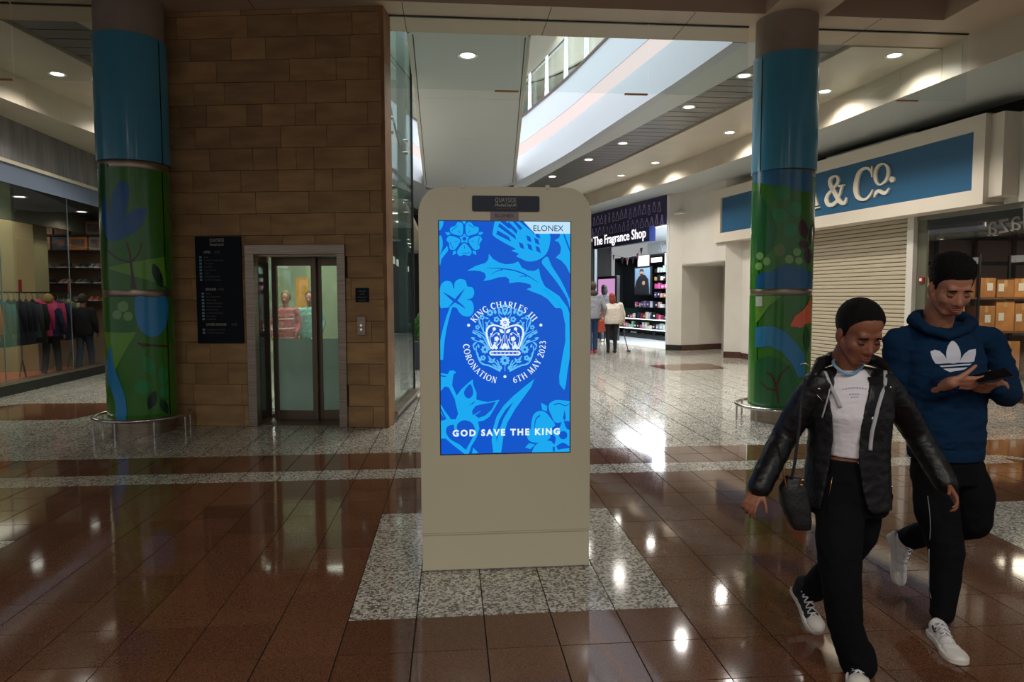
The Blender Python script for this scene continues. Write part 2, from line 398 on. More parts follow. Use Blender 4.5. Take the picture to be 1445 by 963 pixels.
band(ve, 4.99, 5.68, sgn*.2, 'lower_fascia', m_fascia, fas, d=-sgn*.006)
band(ve, 5.68, 6.04, sgn*.16, 'led_strip', E('warm_white_led_strip', (255, 236, 232), .92, .5), fas, d=sgn*.015)
band(ve, 6.04, 6.74, sgn*.2, 'upper_fascia', m_fascia, fas)
band(ve, 6.74, 6.80, sgn*.26, 'dark_capping', M('dark_bronze_capping', (84, 66, 66), .4), fas, d=-sgn*.02)
# balustrade
bal = thing('glass_balustrade', 'upper floor glass balustrade with white perforated brackets above the white curved fascia', 'balustrade', (3.4, 11, 6.8))
band(ve, 6.86, 7.80, sgn*.014, 'glass_panel', m_gclear, bal, d=sgn*.10)
band(ve, 7.80, 7.86, sgn*.06, 'handrail', m_chrome, bal, d=sgn*.08)
# arc length stations
acc = 0; nxt = .4; m_wst = M('white_painted_steel', (226, 228, 230), .4); nb_ = 0
for p, q in zip(ve, ve[1:]):
    L_ = (Vector(q)-Vector(p)).length
    while nxt < acc+L_:
        t = (nxt-acc)/L_; c = Vector(p).lerp(Vector(q), t); d = (Vector(q)-Vector(p)).normalized(); n = Vector((d.y, -d.x))*sgn
        nxt += 1.45
        if c.y > 22.3: continue
        for k in (-.09, .09):
            T = Matrix(((d.x, n.x, 0, c.x+d.x*k), (d.y, n.y, 0, c.y+d.y*k), (0, 0, 1, 6.8), (0, 0, 0, 1)))
            mb = MB(T)
            tl = -k*.45
            # perforated leaf: two rails tied by rungs
            for r_ in (-.042, .042): mb.slab([(r_-.014+0, .02, 0), (r_+.014, .02, 0), (r_*.6+.014+tl, .02, .98), (r_*.6-.014+tl, .02, .98)], (0, .02, 0))
            for z in (0, .17, .36, .54, .70, .84, .96):
                f_ = z/.98; mb.box(-.05*(1-.35*f_)+tl*f_, .05*(1-.35*f_)+tl*f_, .02, .04, z, z+.055)
            mb.build('bracket', m_wst, bal)
    acc += L_
# upper level: floor slab behind the fascia, curved outer wall with bulkhead and lamps, roof
up = sempty('trim_3')
band(ve, 6.6, 6.72, sgn*4.6, 'upper_floor_slab', m_grey, up, d=sgn*.2)
band(ve, 6.72, 8.9, sgn*.1, 'upper_shop_wall', M('pale_teal_shopfront', (150, 170, 168), .3, c2=(196, 190, 160), scale=.8), up, d=sgn*4.4)
band(ve, 8.9, 10.4, sgn*.1, 'upper_bulkhead', m_cream, up, d=sgn*2.4)
band(ve, 8.9, 8.95, sgn*2.2, 'upper_soffit', m_cream, up, d=sgn*2.4)
# ================================================================ SMOKE CURTAIN GLASS
def curtain(x0, x1, label, clip=True):
    t = thing('smoke_curtain_pane', label, 'glass pane', ((x0+x1)/2, 8.7, 4.13), 0, 'frameless smoke curtain panes')
    MB().box(x0+.004, x1-.004, 8.694, 8.706, 4.135, 4.985).build('pane', m_gclear, t)
    MB().box(x0+.004, x1-.004, 8.685, 8.715, 4.985, 4.998).build('head_channel', M('dark_channel', (60, 62, 60), .4, metal=.6), t)
    if clip:
        MB().box(x1-.30, x1-.006, 8.68, 8.72, 4.118, 4.135).build('edge_clip', M('amber_edge_clip', (176, 120, 60), .4), t, bevel=.003)
    return t
xs = [(-.80, .85, 'hanging glass smoke curtain pane beside the sandstone tower, above the kiosk'), (.85, 2.48, 'hanging glass smoke curtain pane in front of the white curved fascia'),
      (2.48, 3.78, 'hanging glass smoke curtain pane left of the right painted column'), (4.54, 6.08, 'hanging glass smoke curtain pane right of the right painted column'),
      (6.08, 6.74, 'narrow hanging glass smoke curtain pane next to the bulkhead on the right')]
for k, (a, b, l) in enumerate(xs): curtain(a, b, l, k not in (2, 4))
t = curtain(-5.05, -3.96, 'hanging glass smoke curtain pane at the far left beside the left painted column', False)
t = curtain(-6.6, -5.07, 'hanging glass smoke curtain pane at the left edge of view')
# ================================================================ DOWNLIGHTS
def make_lamp():
    t = thing('ceiling_light', '', 'ceiling light')
    MB().lathe([(.085,0),(.115,-.012),(.125,-.006),(.125,0)], 20).build('trim_ring', m_wst, t, smooth=True)
    MB().lathe([(.0,-.004),(.087,-.004)], 20).build('diffuser', m_lamp, t)
    return t
lamp0 = make_lamp(); used = [False]
def lamp(x, y, z, label, power=None, spot=150, s=1.0):
    global lamp0
    if not used[0]: t = lamp0; used[0] = True; t.location = (x, y, z)
    else: t = dup(lamp0, (x, y, z))
    t['label'] = label; t['group'] = 'round recessed ceiling lamps'; t.scale = (s, s, s)
    l = bpy.data.lights.new('lamp_beam', 'SPOT'); l.energy = SPOT_W if power is None else power; l.color = (1, .94, .86); l.spot_size = radians(spot); l.spot_blend = .7; l.shadow_soft_size = .09
    o = bpy.data.objects.new('lamp_beam', l); COL.objects.link(o); o.location = (x, y, z-.05)
    return t
for i, (x, y) in enumerate([(4.555,10.63),(4.306,12.44),(3.85,15.47),(3.45,17.36),(2.9,19.89)]):
    lamp(x, y, 5.015, 'lamp set in the slatted soffit right of the void, %s from the right column' % ['nearest', 'second', 'third', 'fourth', 'farthest'][i])
for i, (x, y) in enumerate([(6.26,9.5),(6.2,11.23),(5.78,14.16),(5.2,17.49),(4.78,19.39)]):
    lamp(x, y, 4.985, 'lamp in the cream soffit above the shopfronts on the right, %s' % ['nearest, above the blue sign', 'second nearest', 'third nearest', 'fourth', 'farthest'][i])
lamp(.252, 10.03, 5.0, 'lamp in the grey ceiling strip straight above the kiosk', s=1.15)
for i, (x, y) in enumerate([(-5.945,11.3),(-5.9,13.6),(-4.6,16.0)]):
    lamp(x, y, 4.985, 'lamp in the cream soffit at upper left, %s' % ['the large one in view', 'hidden behind the left column', 'hidden behind the tower'][i], 120)
for i, (x, y) in enumerate([(-2.4,-1.5),(2.6,-1.5),(-2.4,-5),(2.6,-5),(.2,-3.2)]):
    lamp(x, y, 5.45, 'lamp in the coffered ceiling behind the viewpoint, %s' % ['near left', 'near right', 'far left', 'far right', 'middle'][i], 300, 165)
# ================================================================ SANDSTONE LIFT TOWER
TA = (-3.95, 9.262); TB = (-.807, 8.434)         # plan line of the front face, left -> right
TA = (TB[0]-3.15*cos(radians(9.0)), TB[1]+3.15*sin(radians(9.0)))
TT, TL = wallT(TA, TB)                           # x left->right, +y away from the viewer
tower = sempty('wall_centre')
m_stone = M('sandstone_block', (172, 138, 94), .75, c2=(148, 116, 80), scale=2.2, detail=5, rnd=.15, stretch=(1, 1, 3.5), bump=.25, bscale=30, lo=.38, hi=.62)
m_mort = M('sandstone_mortar', (112, 88, 60), .9)
def tu(u, v=420):   # photo column -> distance along the front face
    p = at_line(u, v, TA, TB); return (Vector((p.x, p.y))-Vector(TA)).length
ux0, ux1, uzt = tu(349, 470), tu(489, 470), 2.22
rowh = .26; JN = {}
P3 = lambda xs: [220+x/3.105 for x in xs]
photo = {15: P3([165,300,520,658,832]), 14: P3([105,222,398,465,610,700,928]), 13: P3([172,325,548,748]), 12: P3([235,425,530,615,692,932]),
         11: P3([160,372,535,695,775]), 10: P3([275,437,670,937]), 9: P3([197,368,503,785,980]), 8.5: 0, 16: P3([265,585,790,930]), 17: P3([150,330,480,700,850]), 18: P3([90,400,620,860]), 8: P3([265,556,698,937])}
MB(TT).box(0, ux0, .055, .30, 0, 5.0).box(ux1, TL-.02, .055, .30, 0, 5.0).box(ux0, ux1, .055, .30, uzt, 5.0).build('mortar_backing', m_mort, tower)
def block(x0, x1, z0, z1):
    g = .0022; dy = random.uniform(0, .004)
    mb = MB(TT).box(x0+g, x1-g, dy, .056, z0+g, z1-g)
    mb.build('stone_block', m_stone, tower, bevel=.0025, seg=1)
for r in range(20):
    z0 = r*rowh; z1 = min(z0+rowh, 5.0)
    if z1-z0 < .05: continue
    if r in photo: js = [tu(u, proj((0, 8.7, z0+.13))[1]) for u in photo[r]]
    else:
        js = []; x = random.uniform(.2, .5)
        while x < TL-.15: js.append(x); x += random.choice([.3, .42, .5, .62, .75])
    js = [0]+sorted(j for j in js if .06 < j < TL-.1)+[TL]
    if TL-js[-2] < .12: js.pop(-2)
    for a, b in zip(js, js[1:]):
        if z0 < uzt-.01:
            zt = min(z1, z1)
            for c0, c1 in ((a, min(b, ux0)), (max(a, ux1), b)):
                if c1-c0 > .03: block(c0, c1, z0, z1 if z1 <= uzt+.03 or True else uzt)
            if z1 > uzt+.01:
                c0, c1 = max(a, ux0), min(b, ux1)
                if c1-c0 > .02: block(c0, c1, uzt, z1)
        else: block(a, b, z0, z1)
# corner return
MB(TT).box(TL-.02, TL+.035, .002, .32, 0, 5.0).build('corner_pilaster', M('sandstone_corner', (150, 112, 72), .7, c2=(122, 88, 56), scale=3), tower, bevel=.004)
# left flank, hidden
MB(TT).box(0, .05, .3, 2.4, 0, 5.0).build('left_flank', m_mort, tower)
# ---- lift entrance
door = sempty('door_1')
D = .42
MB(TT).box(ux0, ux0+.11, -.025, .06, 0, uzt).build('portal_jamb', m_steel, door, bevel=.004)
MB(TT).box(ux1-.10, ux1, -.025, .06, 0, uzt).build('portal_jamb', m_steel, door, bevel=.004)
MB(TT).box(ux0, ux1, -.03, .06, uzt-.11, uzt+.005).build('portal_header', m_steel, door, bevel=.004)
MB(TT).box(ux0+.08, ux0+.11, .06, D, 0, uzt-.10).build('reveal_frame', m_steel, door)
MB(TT).box(ux1-.10, ux1-.07, .06, D, 0, uzt-.10).build('reveal_frame', m_steel, door)
MB(TT).box(ux0+.11, ux1-.10, .06, D+.1, uzt-.13, uzt-.10).build('reveal_head', m_steel, door)
m_steeld = M('dark_brushed_steel', (112, 98, 84), .36, metal=.85)
rv = MB(TT).box(ux0+.111, ux0+.117, .10, D-.03, .06, uzt-.2).build('reveal_panel', G('smoked_glass', (.35,.42,.38), .12, 3, .03, .6), door)
m_frost = G('frosted_glass_band', (.75, .84, .82), .05, 4, .05, .5, frost=.75, fcol=(176, 196, 186))
m_lg = G('lift_door_glass', (.94, .97, .94), .05, 4, .01, .6)
def leaf(x0, x1, y):
    st = .065; z1 = uzt-.13
    fr = MB(TT).box(x0, x0+st, y, y+.04, .01, z1).box(x1-st, x1, y, y+.04, .01, z1).box(x0+st, x1-st, y, y+.04, .01, .13).box(x0+st, x1-st, y, y+.04, z1-.10, z1)
    p = fr.build('door_panel', m_steeld, door, bevel=.003)
    MB(TT).box(x0+st, x1-st, y+.015, y+.025, .13, 1.06).build('frosted_pane', m_frost, p)
    MB(TT).box(x0+st, x1-st, y+.015, y+.025, 1.06, z1-.10).build('clear_pane', m_lg, p)
xa = ux0+.11; xb = ux1-.10; w_ = xb-xa
leaf(xa+.03, xa+.03+.58*(w_-.03), D); leaf(xa+.03+.56*(w_-.03), xb-.005, D+.055)
MB(TT).box(xa, xb, .05, D+.1, 0, .012).build('threshold', m_steeld, door)
# lift car beyond (glass backed) with lamp and a yellow banner seen through
car = thing('lift_car', 'glass backed lift car with steel handrail behind the twin glass doors', 'lift', tuple(TT @ Vector((ux0+.5, 1.3, 0))))
CG = G('car_glass', (.93, .96, .92), .05, 4, .01, .5)
MB(TT).box(xa-.15, xb+.15, D+.2, 2.1, 2.35, 2.42).build('car_roof', m_white, car)
MB(TT).box(xa-.15, xb+.15, D+.2, 2.1, .012, .05).build('car_floor', M('grey_car_floor', (90, 88, 82), .5), car)
M('pale_green_car_wall', (168, 172, 146), .4); MB(TT).box(xa-.15, xa-.13, D+.25, 2.1, .05, 2.35).build('side_glass', CG, car)
MB(TT).box(xb+.12, xb+.15, D+.25, 1.4, .05, 2.35).build('side_wall', MATS['pale_green_car_wall'], car)
MB(TT).box(xa-.12, xb+.12, 2.08, 2.10, .05, 2.35).build('back_glass', CG, car)
MB().tube([TT @ Vector(p) for p in [(xa-.05, 2.0, .95), (xb+.05, 2.0, .95)]], .018, 10).build('handrail', m_chrome, car, smooth=True)
MB(TT).box(xa+.3, xa+.7, 1.0, 1.4, 2.335, 2.35).build('lamp_panel', E('lift_lamp', (240, 240, 215), 4), car)
c0 = TT @ Vector((xa+.5, 1.2, 2.32))
l = bpy.data.lights.new('lift_beam', 'AREA'); l.energy = 4; l.size = .35; l.color = (.98, 1, .9); o = bpy.data.objects.new('lift_beam', l); COL.objects.link(o); o.location = c0
# glazed shaft to the right: tinted panes, spider fittings, steel posts
GA = (-.78, 8.75); GB = (-.60, 10.90); ST, SL = wallT(GA, GB)   # x away from the viewer, +y to the left
shaft = sempty('window_3')
zb = [.16, 2.72, 3.86, 5.6]; zb = [.16, 2.93, 3.82, 6.2]
for z0, z1 in zip(zb, zb[1:]):
    MB(ST).box(0, SL, -.006, .006, z0+.006, z1-.006).build('glass_pane', m_teal, shaft)
MB(ST).box(-.02, SL+.12, -.10, .06, .10, .15).build('sill', m_steel, shaft, bevel=.004)
MB(ST).box(0, SL+.05, -.04, .05, 0, .10).build('dark_kick', m_black, shaft)
MB(ST).box(SL-.30, SL-.18, .05, .17, .16, 6.2).build('steel_post', M('grey_green_post', (112, 128, 124), .45), shaft)
MB(ST).box(SL-.015, SL+.015, -.02, .02, .15, 6.2).build('edge_mullion', M('dark_channel2', (50, 58, 58), .4, metal=.5), shaft)
MB(ST).box(-.28, -.02, -.01, .10, 0, 5.0).build('corner_post', m_dark, shaft)
BK = MB(ST)
for z in zb[1:-1]:
    for dx in (.5, SL-.35):
        for dz in (-.09, .09):
            sp_ = MB(ST).tube([(dx, .005, z+dz), (dx, .07, z+dz)], .028, 10).tube([(dx, .07, z+dz), (dx+.06, .12, z+dz*.2)], .014, 8).build('spider_fitting', m_chrome, shaft, smooth=True)
MB(ST).tube([(0, .12, 4.7), (SL-.2, .12, 3.7)], .014, 6).build('bracing_cable', m_black, shaft)
MB(ST).tube([(0, .12, 1.2), (SL-.2, .12, .35)], .014, 6).build('bracing_cable', m_black, shaft)
MB(ST).tube([(.1, .5, 5.6), (SL-.3, .45, .3)], .008, 6).build('bracing_cable', m_black, shaft)
# pale lift guide panels seen through the glass
gd = thing('lift_guide_frame', 'pale painted lift machinery cabinet behind the tinted shaft glass', 'cabinet', tuple(ST @ Vector((1.3, .35, 0))))
MB(ST).box(.9, 1.5, .25, .6, 1.12, 2.75).build('cabinet_body', M('pale_green_enamel', (186, 198, 184), .4), gd, bevel=.01)
MB(ST).box(1.62, 1.95, .28, .34, 1.2, 2.6).build('panel', M('yellowish_panel', (190, 186, 120), .4), gd)
MB(ST).box(1.0, 1.06, .23, .25, 1.75, 1.95).build('handle', m_black, gd)
MB(ST).box(.9, 1.95, .3, .36, .16, 1.12).build('lower_panel', MATS['frosted_glass_band'], gd)
# far side of shaft
MB(ST).box(0, SL, 2.1, 2.15, 0, 5.0).build('far_shaft_glass', G('far_shaft_glass', (.9,.95,.93), .05, 4, .01, .4), shaft)
# ---- directory board
p0 = at_line(279, 336, TA, TB); p1 = at_line(341, 336, TA, TB)
bx0 = tu(279, 410); bx1 = tu(343, 410); bz0, bz1 = 1.03, 2.33
m_navy = M('navy_sign_panel', (12, 20, 31), .5, c2=(9, 15, 25), scale=2, spec=.2)
m_lt = M('pale_sign_lettering', (150, 150, 138), .5); m_ltb = M('dim_sign_lettering', (92, 96, 92), .5); m_icon = M('pale_blue_icon', (120, 160, 176), .5)
db = thing('directory_board', 'tall navy directory board with white lists, on the sandstone wall left of the lift', 'sign', tuple(TT @ Vector(((bx0+bx1)/2, -.02, bz0))))
MB(TT).box(bx0, bx1, -.035, -.001, bz0, bz1).build('panel', m_navy, db, bevel=.004)
def tw(x, z): return frame(TT @ Vector((x, -.0365, z)), TT.to_3x3() @ Vector((1, 0, 0)))
def zz(y): return bz1-(y-38)/(928-38)*(bz1-bz0)
def xx(x): return bx0+(x-20)/(410-20)*(bx1-bx0)
xm = xx(208)
txt('QUAYSIDE', .062, m_lt, db, 'heading', tw(xm, zz(85)), .62, ax='CENTER', bold=.0012)
txt('MediaCityUK', .038, m_lt, db, 'heading', tw(xm, zz(115)), .85, ax='CENTER', bold=.001)
for y, a, b in ((178, 'UPPER', 'LEVEL'), (487, 'GROUND', 'LEVEL'), (780, 'LOWER GROUND', 'LEVEL')):
    x0 = xx(92 if y < 300 else 98); s_ = .042
    txt(a, s_, m_lt, db, 'heading', tw(x0, zz(y)), .75, bold=.0012)
    txt(b, s_, m_ltb, db, 'heading', tw(x0+len(a)*.0255+.01, zz(y)), .7)
rows = [(215, 'Shops'), (242, 'Food Hall / Coffee Shops'), (268, 'Vue Cinema'), (296, 'Post Office'), (323, 'Cash Machines'), (350, 'Toilets'), (377, 'Waterside Car Park'), (404, 'Car Park Pay Stations'),
        (518, 'Shops'), (544, 'Bars / Restaurants'), (571, 'Coffee Shops'), (598, 'Nuffield Health Gym'), (625, 'Customer Services'), (652, 'Cash Machines'), (680, 'Car Park Pay Stations'), (706, 'The Lowry'), (732, 'Apartments'),
        (819, 'Undergound Car Park'.replace('gound', 'ground')), (846, 'Car Park Pay Stations')]
for y, s_ in rows:
    txt(s_, .030, m_ltb, db, 'list_line', tw(xx(95 if y < 450 else 104), zz(y+1)), .80, ext=.0006)
    MB(TT).box(xx(55 if y < 450 else 66), xx(75 if y < 450 else 86), -.037, -.034, zz(y+3), zz(y-13)).build('icon', m_icon, db)
# ---- small notice and call plate
n0, n1 = tu(502, 416), tu(521, 416)
nt_ = thing('small_notice', 'small square navy notice on the sandstone pier above the lift call plate', 'sign', tuple(TT @ Vector(((n0+n1)/2, -.01, 1.53))))
MB(TT).box(n0, n1, -.012, -.001, 1.53, 1.70).build('plate', m_navy, nt_, bevel=.002)
for k, s_ in enumerate(['In the event', 'of a fire', 'Please do not', 'use this lift']):
    txt(s_, .021, m_lt if k == 2 else m_icon, nt_, 'notice_line', frame(TT @ Vector(((n0+n1)/2, -.0135, 1.655-k*.036)), TT.to_3x3() @ Vector((1, 0, 0))), .9, ax='CENTER', ext=.0005)
k0, k1 = tu(505, 459), tu(516, 459)
cp = thing('lift_call_plate', 'brushed steel lift call plate with two round buttons, below the small navy notice', 'call button', tuple(TT @ Vector(((k0+k1)/2, -.01, 1.13))))
MB(TT).box(k0, k1+.005, -.03, -.001, 1.13, 1.36).build('plate', m_steel, cp, bevel=.005)
for z in (1.20, 1.25):
    MB(TT).tube([((k0+k1)/2, -.029, z), ((k0+k1)/2, -.037, z)], .013, 14).build('button', E('lit_call_button', (230, 225, 200), .5), cp, smooth=True)
# ================================================================ PAINTED COLUMNS
m_conc = M('grey_concrete_cap', (152, 138, 126), .6, c2=(140, 126, 114), scale=3)
m_colb = M('blue_vinyl_wrap', (66, 144, 174), .2, c2=(60, 138, 168), scale=1, coat=.25)
m_colg = M('green_vinyl_wrap', (54, 120, 30), .2, c2=(50, 114, 28), scale=1, coat=.25)
VIN = {}
def vin(c):
    k = 'vinyl_%02x%02x%02x' % c
    return M(k, c, .2, coat=.2)
def column(cx, cy, label, arts, seam):
    t = thing('painted_column', label, 'column', (cx, cy, 0), 0, None)
    R_ = .375; c = (cx, cy, 0)
    MB().lathe([(.335, 0), (.335, .30)], 48, c).build('plinth', m_steel, t, smooth=True)
    MB().lathe([(.365, 4.50), (.365, 5.02)], 48, c).build('capital', m_conc, t, smooth=True)
    for z0, z1 in ((1.60, 1.68), (3.045, 3.135)):
        MB().lathe([(R_-.02, z0-.02), (R_-.006, z0), (R_-.006, z1), (R_-.02, z1+.02)], 48, c).build('steel_band', m_steel, t, smooth=True)
    for k, (z0, z1, mt) in enumerate(((.205, 1.60, m_colg), (1.68, 3.045, m_colg), (3.135, 4.53, m_colb))):
        for a0, a1 in ((seam+radians(1.2), seam+pi-radians(1.2)), (seam+pi+radians(1.2), seam+2*pi-radians(1.2))):
            r_ = R_+(.012 if k == 2 else 0)
            MB().lathe([(r_-.01, z0), (r_, z0), (r_, z1), (r_-.01, z1)], 36, c, a0, a1).build('wrap_panel', mt, t, smooth=True)
    MB().lathe([(R_-.03, .2), (R_-.03, 4.5)], 32, c).build('core', m_dark, t, smooth=True)
    # vinyl shapes wrapped round the drum
    for n, (col, pts) in enumerate(arts):
        r_ = R_+.0012+n*.00035; P = []
        for u, v in pts:
            d = _fw + _rt*((u-722.5)/F_PX) - _up*((v-481.5)/F_PX)
            ox, oy = CAM.x-cx, CAM.y-cy; A = d.x**2+d.y**2; B = 2*(ox*d.x+oy*d.y); Cc = ox*ox+oy*oy-r_*r_
            ds = B*B-4*A*Cc
            if ds < 0:   # past the silhouette: carry on round the side
                tt = -B/(2*A); p = CAM+d*tt; side = 1 if (p.x-cx)*CAM.y-(p.y-cy)*CAM.x < 0 else -1
                an = atan2(p.y-cy, p.x-cx); miss = Vector((p.x-cx, p.y-cy)).length-r_
                q = Vector((cx+cos(an)*r_, cy+sin(an)*r_, p.z)); an2 = an+(miss*2.2 if (p.x > cx) else -miss*2.2); P.append((an2, p.z)); continue
            p = CAM+d*((-B-sqrt(ds))/(2*A)); P.append((atan2(p.y-cy, p.x-cx), p.z))
        P = [((a if a < pi/2 else a-2*pi), z) for a, z in P]
        bm = bmesh.new(); f = bm.faces.new([bm.verts.new((a, z, 0)) for a, z in P]); bmesh.ops.triangulate(bm, faces=bm.faces)
        amin = min(a for a, _ in P); amax = max(a for a, _ in P); a = amin+.07
        while a < amax:
            bmesh.ops.bisect_plane(bm, geom=bm.verts[:]+bm.edges[:]+bm.faces[:], plane_co=(a, 0, 0), plane_no=(1, 0, 0)); a += .07
        for v_ in bm.verts: an, z = v_.co.x, v_.co.y; v_.co = (cx+cos(an)*r_, cy+sin(an)*r_, z)
        bm.normal_update()
        for f in bm.faces:
            cc = f.calc_center_median()
            if f.normal.dot(Vector((cc.x-cx, cc.y-cy, 0))) < 0: f.normal_flip()
        me = bpy.data.meshes.new('painted_shape'); bm.to_mesh(me); bm.free(); link(me, 'painted_shape', vin(col), t, smooth='all')
    return t
def sc(pts, x0, y0, k): return [(x0+x/k, y0+y/k) for x, y in pts]
# shapes read off the photograph: left column (crop 125,225 x4.94) and (0,500 x4.38), (0,270 x2.6026)
A_ = lambda pts: sc(pts, 125, 225, 4.94)
B_ = lambda pts: sc(pts, 0, 270, 2.603)
C2 = lambda pts, n=5: [tuple(p) for p in cr([Vector(p) for p in pts], n)]
C3 = lambda pts, w, n=5: [tuple(p) for p in brush([Vector(p) for p in pts], w, n)]
leafp = lambda x, y, a, L_, w: [(x+cos(a)*L_*(t-.5)-sin(a)*w*s_*sin(pi*t)**.8, y+sin(a)*L_*(t-.5)+cos(a)*w*s_*sin(pi*t)**.8) for s_, ts in ((1, [i/8 for i in range(9)]), (-1, [1-i/8 for i in range(1, 8)])) for t in ts]
blue = (4, 88, 150); lime = (100, 158, 40); dkg = (12, 50, 40); brown = (70, 36, 18); teal = (30, 134, 70); ltb = (40, 136, 196); pale = (112, 160, 96)
left_art = [
 ((30, 92, 44), A_([(78, 30), (130, 30), (150, 400), (110, 912), (96, 912), (78, 400)])),
 (blue, A_(C2([(110, 270), (128, 300), (148, 390), (165, 250), (205, 165), (245, 150), (285, 195), (280, 290), (262, 385), (320, 350), (405, 338), (385, 430), (330, 505), (250, 545), (180, 570), (130, 550), (95, 440), (96, 320)]))),
 (lime, A_([(132, 758), (528, 678), (545, 888)])),
 (brown, A_([(292, 905), (336, 905), (318, 820), (302, 715), (286, 715), (296, 820)])),
 (brown, A_(C3([(296, 722), (280, 715), (200, 692), (128, 634)], [14, 9]))), (brown, A_(C3([(294, 722), (286, 650), (262, 582)], [14, 9]))), (brown, A_(C3([(300, 712), (350, 655), (370, 580)], [14, 8]))),
 (dkg, A_(C2([(455, 728), (490, 760), (518, 830), (520, 895), (480, 870), (448, 810), (442, 755)]))),
 ((34, 112, 28), B_([(384, 392), (500, 392), (500, 518), (384, 518)])),
 (lime, B_([(384, 518), (502, 519), (420, 668), (400, 600), (390, 560)])),
 (ltb, B_(C2([(498, 392), (560, 392), (612, 392), (614, 480), (585, 528), (545, 532), (505, 490)]))),
 (pale, B_([*circ(452, 424, 20, 18)])), (pale, B_(circ(430, 454, 17, 18))), (pale, B_(circ(470, 460, 17, 18))),
 (ltb, B_(C2([(408, 570), (418, 640), (440, 700), (462, 770), (462, 838), (428, 838), (424, 780), (404, 720), (390, 660), (398, 600)]))),
 (brown, B_([(505, 556), (560, 563), (616, 566), (616, 574), (535, 570), (528, 577), (522, 568), (506, 562)])),
 (teal, B_(leafp(545, 640, 1.1, 82, 24))), (teal, B_(leafp(598, 676, 1.5, 80, 19))), (teal, B_(leafp(526, 720, -.3, 70, 28))), (teal, B_(leafp(602, 738, 1.5, 50, 19))),
 (dkg, B_(leafp(559, 768, 1.9, 74, 17))), (dkg, B_(leafp(604, 790, 1.15, 60, 14)))]
D_ = lambda pts: sc(pts, 1055, 230, 2.603)
R3 = lambda pts: sc(pts, 1000, 300, 3.01)
green2 = (24, 96, 46)
right_art = [
 ((44, 108, 150), D_([(20, 34), (238, 34), (238, 112), (180, 100), (120, 88), (60, 76), (22, 74)])),
 (green2, D_(C2([(22, 110), (70, 150), (100, 210), (104, 280), (80, 330), (40, 350), (22, 350)]))),
 (teal, D_(circ(130, 108, 30, 20))), (teal, D_(circ(118, 192, 26, 20))), (teal, D_(circ(174, 170, 26, 20))), (teal, D_(circ(156, 248, 25, 20))),
 ((96, 128, 60), D_(C2([(100, 310), (125, 295), (140, 320), (128, 340), (105, 340)]))),
 ((74, 26, 44), D_(leafp(206, 244, 1.4, 76, 17))), ((74, 26, 44), D_(leafp(206, 300, .1, 42, 15))), ((74, 26, 44), D_(leafp(222, 340, 1.5, 62, 14))), ((74, 26, 44), D_(leafp(238, 262, 1.7, 80, 10))),
 ((124, 172, 96), D_(circ(45, 342, 14, 16))), ((124, 172, 96), D_(circ(70, 362, 15, 16))), ((124, 172, 96), D_(circ(41, 380, 14, 16))),
 ((124, 172, 96), D_(circ(153, 354, 16, 16))), ((124, 172, 96), D_(circ(181, 328, 15, 16))), ((124, 172, 96), D_(circ(188, 360, 14, 16))),
 ((20, 92, 140), D_([(30, 462), (30, 420), (50, 402), (90, 398), (130, 374), (170, 378), (205, 388), (236, 408), (236, 462)])),
 ((98, 150, 52), R3([(198, 355), (308, 355), (255, 400), (215, 455), (198, 475)])),
 ((240, 106, 66), R3([(433, 358), (418, 395), (398, 418), (366, 440), (345, 484), (395, 490), (410, 474), (434, 468)])),
 ((46, 124, 172), R3([(197, 490), (240, 482), (285, 486), (330, 510), (375, 560), (408, 605), (408, 700), (380, 700), (350, 640), (310, 590), (260, 568), (197, 574)])),
 (green2, R3([(197, 630), (250, 612), (300, 624), (350, 660), (380, 720), (380, 832), (192, 822)])),
 (brown, R3([(290, 815), (300, 815), (296, 740), (280, 740), (287, 780)])), (brown, R3(C3([(288, 755), (250, 748), (220, 720)], [9, 6]))), (brown, R3(C3([(286, 745), (275, 705), (245, 678)], [10, 6]))), (brown, R3(C3([(290, 735), (305, 690), (345, 652)], [10, 5]))), (brown, R3(C3([(268, 700), (266, 685), (264, 676)], [6, 4]))),
 ((28, 84, 36), R3(leafp(418, 538, 1.55, 110, 13))),
 ((196, 202, 196), R3([(200, 357), (228, 357), (228, 398), (200, 398)]))]
column(-3.68, 8.53, 'left painted column, blue above green with blue tulip shape and bare brown tree', left_art, radians(-18))
column(4.17, 8.48, 'right painted column, blue above green with orange shape and white square sticker', right_art, radians(-160))
def guard(cx, cy, label):
    t = thing('guard_rail', label, 'rail', (cx, cy, 0), 0, 'low ring rails round the columns')
    a0, a1 = radians(-200), radians(20)
    P = [(cx+cos(a0+(a1-a0)*i/40)*.52, cy+sin(a0+(a1-a0)*i/40)*.52, .20) for i in range(41)]
    P = [(cx+cos(2*pi*i/48)*.52, cy+sin(2*pi*i/48)*.52, .20) for i in range(48)]
    MB().tube(P, .022, 10, True).build('ring', m_chrome, t, smooth=True)
    for k in range(8):
        a = radians(-100+45*k); x, y = cx+cos(a)*.52, cy+sin(a)*.52
        MB().tube([(x, y, 0), (x, y, .19)], .012, 8).build('post', m_chrome, t, smooth=True)
guard(-3.68, 8.53, 'low steel ring rail on posts around the foot of the left column')
guard(4.17, 8.48, 'low steel ring rail on posts around the foot of the right column')
